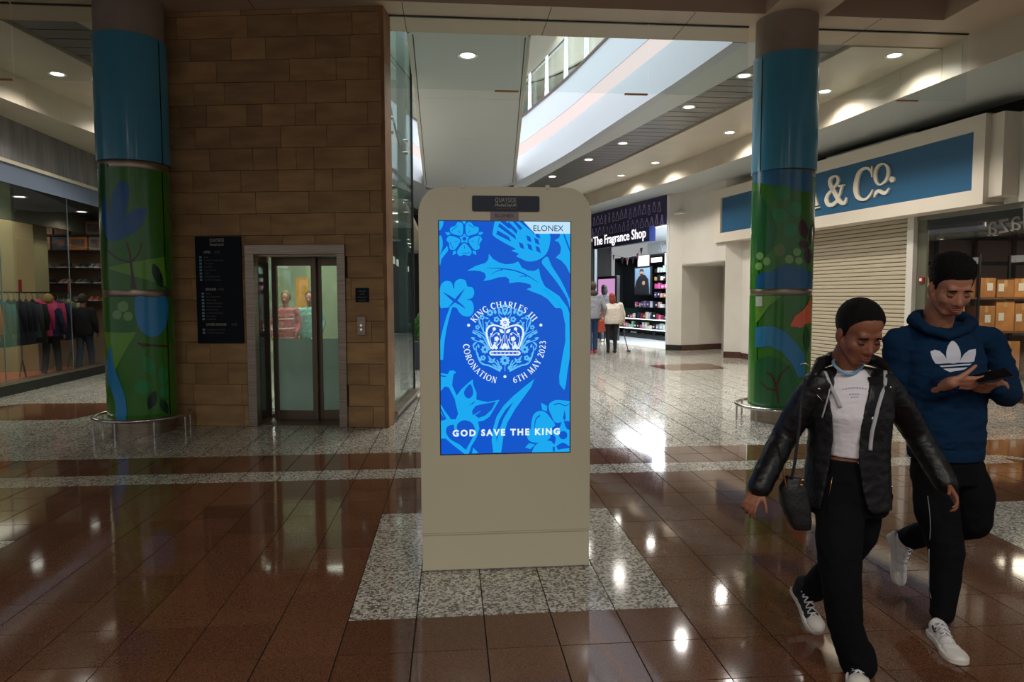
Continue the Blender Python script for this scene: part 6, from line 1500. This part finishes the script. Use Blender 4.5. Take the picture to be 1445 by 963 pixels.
# collar, lapels, hood of the grey hoodie underneath
co = MB(); chain(co, [A(1150, 530, Y=2.80), A(1158, 512, Y=2.86), A(1180, 503, Y=2.93), A(1215, 503, Y=2.94), A(1240, 512, Y=2.88), A(1254, 528, Y=2.80)], [.020, .026, .028, .028, .026, .020], 14)
remesh(co, .006, 'collar', m_lea, jk_o, 5, wr=.003)
def slabpx(pts, Ys_, th, name, mat, par):
    P = [A(u, v, Y=y) for (u, v), y in zip(pts, Ys_)]; mb = MB(); mb.slab(P, (0, th, 0)); return mb.build(name, mat, par, bevel=.003)
decal(jk_o, [[(1146, 528), (1160, 520), (1173, 542), (1180, 574), (1166, 567), (1142, 549)]], m_lea, 'lapel', jk_o, off=.009)
decal(jk_o, [[(1250, 528), (1258, 530), (1265, 547), (1254, 566), (1243, 582), (1248, 550)]], m_lea, 'lapel', jk_o, off=.009)
m_gz = M('light_grey_knit', (168, 168, 172), .8)
def tubepx(pts, Ys_, r, name, mat, par): return MB().tube(cr([A(u, v, Y=y) for (u, v), y in zip(pts, Ys_)], 4, False), r, 8, flat=.6).build(name, mat, par, smooth='all')
line_on([jk_o, tee_o], [(1164, 525), (1168, 535), (1173, 547), (1180, 561), (1186, 575)], .008, m_gz, 'hood_edge', jk_o, .006); line_on([jk_o, tee_o], [(1171, 549), (1168, 562), (1164, 576), (1160, 590)], .0048, m_gz, 'drawcord', jk_o, .012)
tubepx([(1250, 521), (1251, 536)], [2.71, 2.695], .007, 'drawcord', m_gz, jk_o) if False else None
line_on([jk_o, tee_o], [(1249, 524), (1249, 540), (1244, 558), (1239, 575), (1235, 592), (1231, 608), (1229, 622), (1228, 636)], .008, m_gz, 'hood_edge', jk_o, .006)
line_on([jk_o, tr_o], [(1180, 610), (1178, 640), (1174, 675), (1169, 702)], .0025, m_gold, 'zip', jk_o, .004)
line_on(jk_o, [(1150, 554), (1163, 568), (1176, 581)], .0022, m_silver, 'pocket_zip', jk_o)
for u, v, y in ((1156, 549, 2.672), (1257, 547, 2.69), (1259, 687, 2.69)): mb = MB(); ell(mb, A(u, v, Y=y), (.006, .004, .005)); mb.build('snap_stud', m_silver, jk_o, smooth='all')
tubepx([(1130, 514), (1136, 513), (1142, 517)], [2.76, 2.755, 2.75], .004, 'shoulder_buckle', m_silver, jk_o)
# canvas shoes
shoe(W_, A(1208, 965, Y=2.72)*1 if False else Vector((A(1205, 950, Y=2.78).x, 2.78, 0)), Vector((A(1215, 985, Y=2.50).x, 2.50, 0)), .26, .095, 'canvas')
hb_ = A(1122, 850, Y=3.24); tb_ = A(1152, 888, Y=3.055); hb_ = Vector((hb_.x, 3.25, .13)); tb_ = Vector((A(1152, 882, Y=3.05).x, 3.05, .012)); dd = (tb_-hb_).normalized(); sh_ = shoe(W_, hb_, hb_+dd*.26, .26, .095, 'canvas', up=Vector((-.1, -.5, 1)))
# shoulder bag, hangs at her side
bg = thing('handbag', 'small black shoulder bag with gold buckles hanging beside the leather jacket', 'bag', tuple(A(1122, 745, Y=2.78)))
q = MB(); loft(q, [(A(1119, 672, Y=2.74), .030, .030), (A(1119, 690, Y=2.74), .058, .042), (A(1122, 715, Y=2.74), .058, .05), (A(1127, 735, Y=2.74), .048, .052), (A(1129, 745, Y=2.74), .038, .046)], fr, p=3)
bag = remesh(q, .006, 'bag_body', M('black_grained_leather', (17, 17, 18), .5, bump=.3, bscale=60), bg, 4, wr=.002)
MB().tube(cr([A(u, v, Y=y) for u, v, y in ((1139, 532, 2.70), (1131, 560, 2.71), (1128, 600, 2.70), (1122, 650, 2.70), (1117, 676, 2.71))], 4, False), .006, 8).build('strap', MATS['black_grained_leather'], bg, smooth='all')
tubepx([(1108, 655), (1106, 668), (1110, 690)], [2.70, 2.70, 2.70], .005, 'ring_handle', M('brass_metal', (190, 150, 86), .3, metal=1), bg)
for u, v in ((1133, 678), (1131, 685), (1113, 652)): mb = MB(); ell(mb, A(u, v, Y=2.685), (.008, .005, .006)); mb.build('buckle', m_gold, bg, smooth='all')
# ---------------------------------------------------------------- the young man
my = 3.16
Mn = thing('person', 'person in navy hooded sweatshirt with white leaf emblem, looking at a phone', 'person', (2.38, my, 0))
hc = A(1341, 405, Y=3.12); HR = head_frame(hc, radians(26), radians(26))
k_ = 1.12; nb_ = A(1322, 462, Y=3.22)
b = MB(); head(b, hc, HR, k_, False); rcone(b, hc+HR @ Vector((0, -.02, -.07)), nb_, .060, .066)
sL = A(1266, 480, Y=3.22); sR = A(1398, 478, Y=3.22); eL = A(1283, 567, Y=3.24); wLr = A(1343, 540, Y=2.96); eR = A(1421, 560, Y=3.22); wRr = A(1414, 546, Y=3.0)
fr = Vector((.02, -1, 0))
loft(b, [(nb_, .055, .05), (A(1326, 475, Y=3.22), .15, .08), (A(1330, 510, Y=3.20), .165, .105), (A(1332, 560, Y=3.19), .14, .095), (A(1334, 600, Y=3.18), .135, .09), (A(1334, 650, Y=3.18), .15, .105), (A(1334, 672, Y=3.18), .14, .10)], fr)
hipF = A(1318, 665, Y=3.16); kF = A(1336, 778, Y=3.02); aF = A(1329, 872, Y=2.98)
hipB = A(1356, 662, Y=3.20); kB = A(1372, 735, Y=3.16); aB = A(1274, 762, Y=3.47)
for P in ([sL, eL, wLr], [sR, eR, wRr]): chain(b, P, [.046, .038, .028])
chain(b, [hipF, kF, aF], [.088, .058, .04]); chain(b, [hipB, kB, aB], [.088, .058, .04])
hand(b, wLr, Vector((1, -.12, -.03)), Vector((0, .8, .6)), Vector((.0, -.5, .86)), .182, (14, 18, 22, 26), 22, 3, .080)
hand(b, wRr, Vector((-1, -.06, -.02)), Vector((0, .7, .72)), Vector((.0, -.6, .8)), .182, (16, 20, 24, 28), 30, 3, .080)
remesh(b, .0046, 'body', m_skm, Mn, 8, sculpt=face_sculpt(hc, HR, k_))
face_parts(hc, HR, k_, Mn, m_skm, M('muted_lips', (160, 98, 84), .5), m_hb)
hp = lambda phi: interp([(0, .070), (.45, .068), (.75, .056), (.95, .038), (1.15, -.005), (1.35, -.02), (1.5, .012), (1.75, .0), (2.1, -.04), (3.2, -.05)], phi)
hair_cap(hc, HR, k_, m_hb, Mn, hp, .022, top=.020, noise_=.005, n=110, m_=72)
W2 = lambda p: hc+HR @ (Vector(p)*k_)
MB().tube([W2((.022*t, .0975-.010*t*t, -.0545-.002*t*t)) for t in (-1, -.5, 0, .5, 1)], [.0008, .002, .0012, .002, .0008], 6, flat=.5).build('moustache', m_hb, Mn, smooth='all')
# hooded sweatshirt
m_hd = M('navy_sweatshirt', (12, 43, 72), .92, c2=(10, 38, 65), scale=5, bump=.25, bscale=70, spec=.15)
hd = MB(); loft(hd, [(A(1323, 462, Y=3.21), .085, .075), (A(1325, 472, Y=3.21), .165, .105), (A(1328, 495, Y=3.20), .205, .132), (A(1330, 530, Y=3.19), .205, .142), (A(1332, 580, Y=3.18), .190, .140), (A(1334, 615, Y=3.17), .182, .138), (A(1334, 632, Y=3.17), .172, .130), (A(1334, 641, Y=3.17), .168, .126)], fr)
chain(hd, [sL+Vector((.0, 0, -.005)), A(1268, 525, Y=3.23), eL+Vector((0, 0, .0)), A(1316, 553, Y=3.10), A(1338, 543, Y=3.01)], [.066, .070, .068, .060, .048], 20)
chain(hd, [sR+Vector((-.0, 0, -.005)), A(1413, 522, Y=3.22), A(1421, 556, Y=3.20), A(1417, 556, Y=3.10), A(1409, 551, Y=3.02)], [.066, .068, .064, .058, .046], 20)
rcone(hd, A(1312, 468, Y=3.23), A(1270, 481, Y=3.22), .055, .064); rcone(hd, A(1340, 468, Y=3.23), A(1394, 480, Y=3.22), .055, .064)
hd_o = remesh(hd, .0064, 'hooded_sweatshirt', m_hd, Mn, 5, wr=.006, ws=9, stretch=(1, 1, 1.8))
ho = MB(); chain(ho, [A(1334, 474, Y=3.08), A(1306, 463, Y=3.11), A(1289, 452, Y=3.20), A(1296, 447, Y=3.31), A(1325, 447, Y=3.35), A(1356, 449, Y=3.30), A(1371, 456, Y=3.20), A(1360, 466, Y=3.11), A(1336, 475, Y=3.08)], [.020, .025, .031, .036, .040, .036, .030, .025, .020], 14)
remesh(ho, .0064, 'hood', m_hd, hd_o, 5, wr=.005, ws=10)
rb = MB(); loft(rb, [(A(1334, 628, Y=3.17), .172, .130), (A(1334, 634, Y=3.17), .176, .134), (A(1334, 646, Y=3.17), .172, .13)], fr); remesh(rb, .006, 'ribbed_hem', m_hd, hd_o, 2)
for p0, p1 in ((A(1333, 545, Y=3.02), A(1343, 541, Y=2.985)), (A(1411, 552, Y=3.03), A(1408, 549, Y=3.0))): mb = MB(); rcone(mb, p0, p1, .043, .038); remesh(mb, .006, 'cuff', m_hd, hd_o, 2)
for u in (1325, 1334): line_on(hd_o, [(u, 468), (u+.5, 480), (u, 492)], .0022, m_hd, 'drawstring', hd_o)
H3 = lambda pts: sc(pts, 1220, 330, 2.4716); H4 = lambda pts: sc(pts, 1320, 490, 10.7)
m_em = M('white_emblem_print', (205, 208, 220), .7)
decal(hd_o, [H3(C2([(307, 374), (322, 385), (334, 410), (335, 435), (324, 450.5), (296, 451.5), (286, 435), (286, 408), (294, 386)], 4)),
             H3([(229, 411), (245, 405), (262, 409), (278, 424), (288, 440), (290, 452), (248, 454), (236, 436)]),
             H3([(388, 402), (388, 420), (382, 446), (366, 449), (331, 450), (336, 437), (348, 419), (365, 406)]),
             H4([(8, 232), (300, 212), (580, 200), (558, 222), (300, 238), (40, 256)]), H4([(58, 282), (300, 266), (548, 250), (520, 274), (300, 290), (96, 304)]), H4([(118, 328), (300, 318), (490, 306), (440, 338), (380, 352), (300, 362), (220, 378), (160, 352)])], m_em, 'leaf_emblem', hd_o, step=5)
# trousers with side stripe
tr = MB(); loft(tr, [(A(1334, 632, Y=3.17), .150, .112), (A(1334, 655, Y=3.17), .158, .118), (A(1335, 680, Y=3.17), .150, .112)], fr)
chain(tr, [hipF, A(1322, 725, Y=3.08), kF, A(1333, 825, Y=3.00), A(1329, 866, Y=2.98)], [.105, .096, .076, .064, .052], 20)
chain(tr, [hipB, A(1370, 700, Y=3.17), kB, A(1325, 747, Y=3.31), A(1284, 760, Y=3.44)], [.108, .104, .088, .070, .060], 20)
tr_o = remesh(tr, .0062, 'black_trousers', M('black_track_fabric', (11, 11, 14), .85, spec=.15, bump=.2, bscale=60), Mn, 6, wr=.004, ws=10)
m_st = M('white_stripe', (150, 150, 154), .7)
line_on(tr_o, [(1309, 700), (1312, 725), (1313, 745), (1312, 762)], .0022, m_st, 'side_stripe', tr_o); line_on(tr_o, [(1311, 775), (1310, 800), (1311, 825), (1314, 845)], .0022, m_st, 'side_stripe', tr_o)
ck = MB(); rcone(ck, A(1329, 862, Y=2.98), A(1328, 876, Y=2.98), .040, .040); ck.build('ankle_sock', M('navy_sock', (24, 26, 38), .8), Mn, smooth='all')
h_ = Vector((A(1316, 905, Y=2.99).x, 2.99, 0)); t_ = Vector((A(1352, 930, Y=2.74).x, 2.74, 0)); s1_ = shoe(Mn, h_, h_+(t_-h_).normalized()*.295, .295, .108, 'sneaker', hgt=.018)
dk = M('navy_print', (30, 34, 60), .6)
up_ = [c for c in s1_.children if c.name.startswith('upper')][0]
for P in ([(0, 0), (3, -1), (5, 6), (3, 10), (1, 6)], [(3, 10), (8, 3), (9, 6), (5, 11)], [(3, 11), (8, 10), (10, 12), (5, 13.5), (3, 13)]): decal(up_, [[(1314.5+x*.75, 883+y*.75) for x, y in P]], dk, 'small_leaf_mark', s1_, step=9)
hb_ = A(1262, 750, Y=3.52); tb_ = A(1266, 822, Y=3.44); dd = (tb_-hb_).normalized(); shoe(Mn, hb_, hb_+dd*.285, .285, .104, 'sneaker', up=Vector((.35, -1, .2)), hgt=.03)
mb = MB(); rcone(mb, A(1290, 760, Y=3.44), A(1268, 759, Y=3.50), .050, .040); mb.build('ankle_sock', MATS['navy_sock'], Mn, smooth='all')
# phone
ph = thing('phone', 'dark smartphone held in both hands of the person in the navy sweatshirt', 'phone', tuple(A(1400, 533, Y=2.88)))
a = A(1377, 536, Y=2.93); c = A(1424, 526, Y=2.90); x = (c-a).normalized(); z = Vector((0, -.45, .9)); z = (z-x*z.dot(x)).normalized(); y = z.cross(x); T = Matrix((x, y, z)).transposed().to_4x4(); T.translation = (a+c)/2
pc = MB(T).box(-.075, .075, -.036, .036, -.004, .004).build('case', m_black, ph, bevel=.003); MB(T).box(-.070, .070, -.032, .032, .004, .0046).build('screen', M('dark_phone_glass', (12, 14, 18), .08), ph)
# ---------------------------------------------------------------- simpler people farther off
def far_person(label, u0, v0, v1, hcol, topcol, legcol, skin, pose, back=True, Y=None, name='person', shoes=(230, 228, 224), wide=1.0, hood=False, X=None, yaw=0, group=None, longhair=False):
    """u0: photo column, v0/v1: rows of the crown and the feet"""
    foot = A(u0, v1, Z=0) if Y is None else Vector((A(u0, v1, Y=Y).x, Y, 0))
    if X is not None: foot.x = X
    H = A(u0, v0, Y=foot.y).z; k = H/1.72
    t = thing(name, label, 'person', tuple(foot), 0, group)
    T = Matrix.Translation(foot) @ Matrix.Rotation(yaw, 4, 'Z') @ Matrix.Scale(k, 4)
    f = 1 if back else -1    # facing away (+y) or towards the viewer
    sh = .195*wide; hp_ = .15*wide; st = pose.get('stride', .12); 
    b = MB(T); ell(b, (0, 0, 1.60), (.075, .09, .11)); ell(b, (0, f*.05, 1.55), (.05, .05, .07)); rcone(b, (0, f*.1, 1.575), (0, f*.105, 1.565), .012, .014); rcone(b, (0, -.01*f, 1.5), (0, -.01*f, 1.40), .05, .055)
    loft(b, [((0, 0, 1.42), .10, .07), ((0, 0, 1.36), sh*.9, .10), ((0, 0, 1.15), sh*.8, .10), ((0, 0, 1.0), hp_, .10), ((0, 0, .86), hp_, .10)], (0, f))
    hands = pose['hands']; arms = []
    for s_, hnd in zip((-1, 1), hands):
        S_ = Vector((s_*sh*.92, 0, 1.37)); Hn = Vector(hnd); mid = (S_+Hn)/2; E_ = mid+Vector((s_*.05, -f*.06, -.02)); arms.append((S_, E_, Hn)); chain(b, [S_, E_, Hn], [.045, .036, .027]); hand(b, Hn, (Hn-E_), Vector((-s_, 0, 0)), Vector((0, f, 0)), .165, w_=.07)
    legs = []
    for s_ in (-1, 1):
        dy = s_*st*pose.get('lead', 1); Hp = Vector((s_*hp_*.55, 0, .88)); An = Vector((s_*hp_*.55, dy, .09)); Kn = (Hp+An)/2+Vector((0, f*.03, 0)); legs.append((Hp, Kn, An)); chain(b, [Hp, Kn, An], [.07, .052, .04])
    remesh(b, .009*k, 'body', skin, t, 3)
    u = MB(T); loft(u, [((0, 0, 1.44), .075, .06), ((0, 0, 1.39), sh*.9, .10), ((0, 0, 1.28), sh*1.02, .13*wide), ((0, 0, 1.1), sh*.98*pose.get('belly', 1), .14*wide), ((0, 0, .95), sh*1.02*pose.get('belly', 1), .145*wide), ((0, 0, .84), sh*1.0, .14*wide)], (0, f))
    for S_, E_, Hn in arms: chain(u, [S_, E_, E_.lerp(Hn, .9)], [.065*wide, .055, .043])
    remesh(u, .010*k, 'jacket', M('cloth_%d_%d_%d' % topcol, topcol, .85), t, 4, wr=.006*k, ws=9)
    g = MB(T); loft(g, [((0, 0, 1.0), hp_*1.08, .115*wide), ((0, 0, .82), hp_*1.1, .12*wide)], (0, f))
    for Hp, Kn, An in legs: chain(g, [Hp, Kn, An], [.088*wide, .068, pose.get('cuff', .058)])
    remesh(g, .010*k, 'trousers', M('cloth_%d_%d_%d' % legcol, legcol, .85), t, 4, wr=.004*k)
    for Hp, Kn, An in legs:
        q = MB(T); rcone(q, (An.x, An.y-f*.04, .045), (An.x, An.y+f*.14, .035), .042, .034); remesh(q, .010*k, 'shoe', M('shoe_%d_%d_%d' % shoes, shoes, .6), t, 3)
    h = MB(T); ell(h, (0, -f*.015, 1.62), (.092, .105, .112))
    if longhair: ell(h, (0, -f*.05, 1.53), (.10, .08, .13))
    if hood: ell(h, (0, -f*.06, 1.45), (.11, .08, .08))
    if not back:
        hh = remesh(h, .009*k, 'hair', M('hair_%d_%d_%d' % hcol, hcol, .7), t, 3, sculpt=lambda co, nn: co+Vector((0, .05*k, .03*k)) if False else co)
        hh.location = (0, .035*k, .022*k)
        for s_ in (-1, 1): q = MB(T); ell(q, (s_*.03, -.088, 1.585), (.009, .005, .006)); q.build('eye', m_black, t, smooth='all')
        q = MB(T); ell(q, (0, -.095, 1.525), (.02, .006, .006)); q.build('mouth', m_lip, t, smooth='all')
    else: remesh(h, .010*k, 'hair', M('hair_%d_%d_%d' % hcol, hcol, .7), t, 3)
    return t, T
red = far_person('red haired person seen from behind in cream jumper and dark leggings', 863, 414, 498, (128, 44, 26), (206, 196, 182), (26, 26, 34), m_skm, {'hands': [(-.36, .12, .90), (.36, .1, .86)], 'stride': .05, 'belly': 1.25, 'cuff': .05}, shoes=(50, 34, 30), wide=1.35, longhair=True)
grey = far_person('person in grey hooded top and blue jeans seen from behind, half hidden by the kiosk', 836, 398, 499, (60, 46, 36), (140, 142, 150), (40, 66, 104), m_skm, {'hands': [(-.25, .1, .85), (.3, .08, .88)], 'stride': .1}, hood=True, shoes=(190, 40, 50))
dark = far_person('dark haired person in grey jacket beyond the red haired one, at the fragrance shop entrance', 852, 402, 482, (18, 16, 18), (84, 84, 88), (58, 62, 68), m_skm, {'hands': [(-.25, .1, .85), (.25, .1, .88)], 'stride': .12}, longhair=True)
p = A(853, 470, Y=18.6)
hbg = thing('shopping_bag', 'rust red handbag held between the grey and cream dressed people', 'bag', tuple(p)); q = A(848, 463, Y=18.6)
bgp = [A(u, v, Y=18.6) for u, v in ((844, 470), (845, 453), (853, 451), (855, 468))]
bm_ = MB().slab([tuple(x) for x in bgp], (0, .12, 0)).build('bag_body', M('rust_leather', (150, 58, 38), .5), hbg, bevel=.02)
MB().tube(cr([A(846, 454, Y=18.65), A(848, 443, Y=18.65), A(851, 443, Y=18.65), A(853, 452, Y=18.65)], 4, False), .012, 6).build('strap', MATS['rust_leather'], hbg, smooth='all')
wk = thing('walking_stick', 'thin dark walking stick standing beside the red haired person', 'stick', tuple(A(887, 497, Z=0)))
st0 = A(887, 497, Z=0); MB().tube([st0, A(881, 474, Y=st0.y), A(880, 462, Y=st0.y)], .014, 8).build('shaft', M('blue_grey_shaft', (60, 66, 90), .4), wk, smooth='all'); mb = MB(); ell(mb, st0+Vector((0, 0, .03)), (.07, .05, .03)); mb.build('foot_pad', m_dark, wk, smooth='all')
# people glimpsed through the lift; those in the left shop stand in for reflections
lp = TT @ Vector((xa+.55, 3.6, 0)); far_person('person in pink top glimpsed through the lift door glass', 0, 0, 0, (190, 170, 90), (170, 96, 92), (60, 60, 60), m_skm, {'hands': [(-.2, -.2, 1.0), (.2, -.2, 1.0)]}, back=False, Y=lp.y, X=lp.x) if False else None
def placed_person(label, X, Y, H, *a, **k):
    u, v = proj((X, Y, H)); u2, v2 = proj((X, Y, 0)); return far_person(label, u, v, v2, *a, Y=Y, X=X, **k)
for u, lab, tc, hcx in ((403, 'person in pink top glimpsed through the left pane of the lift doors', (176, 104, 100), (120, 100, 60)), (437, 'person in pale aqua top glimpsed beside the yellow banner through the lift', (130, 176, 164), (60, 44, 34))):
    y_ = 12.9 if u < 410 else 13.2; x_ = A(u, 440, Y=y_).x; placed_person(lab, x_, y_, 1.68, hcx, tc, (58, 58, 56), m_skm, {'hands': [(-.22, -.1, .9), (.22, -.12, .95)]}, back=False)
yb_ = thing('yellow_banner', 'tall plain yellow banner standing beyond the lift, seen through its glass', 'banner', (A(424, 440, Y=14.0).x, 14.0, 0))
MB().box(A(418, 440, Y=14.0).x, A(436, 440, Y=14.0).x, 14.0, 14.04, .1, A(424, 392, Y=14.0).z).build('sheet', M('yellow_vinyl', (222, 160, 30), .5), yb_); MB().box(A(419, 440, Y=14.0).x, A(435, 440, Y=14.0).x, 13.9, 14.14, 0, .1).build('base', m_steel, yb_)
MB().box(-5.6, -1.9, 15.6, 15.7, 0, 4.4).build('wall_beyond_lift', M('pale_green_wall', (160, 176, 140), .6, c2=(120, 136, 110), scale=1), None)['kind'] = 'structure'
l = bpy.data.lights.new('beyond_lift_fill', 'AREA'); l.energy = 130; l.size = 3; l.color = (.95, 1, .85); o = bpy.data.objects.new('beyond_lift_fill', l); COL.objects.link(o); o.location = (-3.4, 12.6, 4.4)  # added fill light that brightens the zone beyond the lift
for (u, lab, tc, lc, hcx, y_) in ((70, 'fair haired person in dark blue jacket standing in for a reflection in the left window', (30, 40, 70), (24, 24, 28), (170, 140, 80), 14.6), (118, 'person in dark jacket and jeans standing in for a window reflection near the column', (26, 26, 30), (52, 64, 84), (70, 50, 40), 15.2)):
    placed_person(lab, A(u, 450, Y=y_).x, y_, 1.66, hcx, tc, lc, m_skm, {'hands': [(-.25, .05, .85), (.25, .05, .88)]}, back=True)

bpy.data.scenes.remove(TMP)
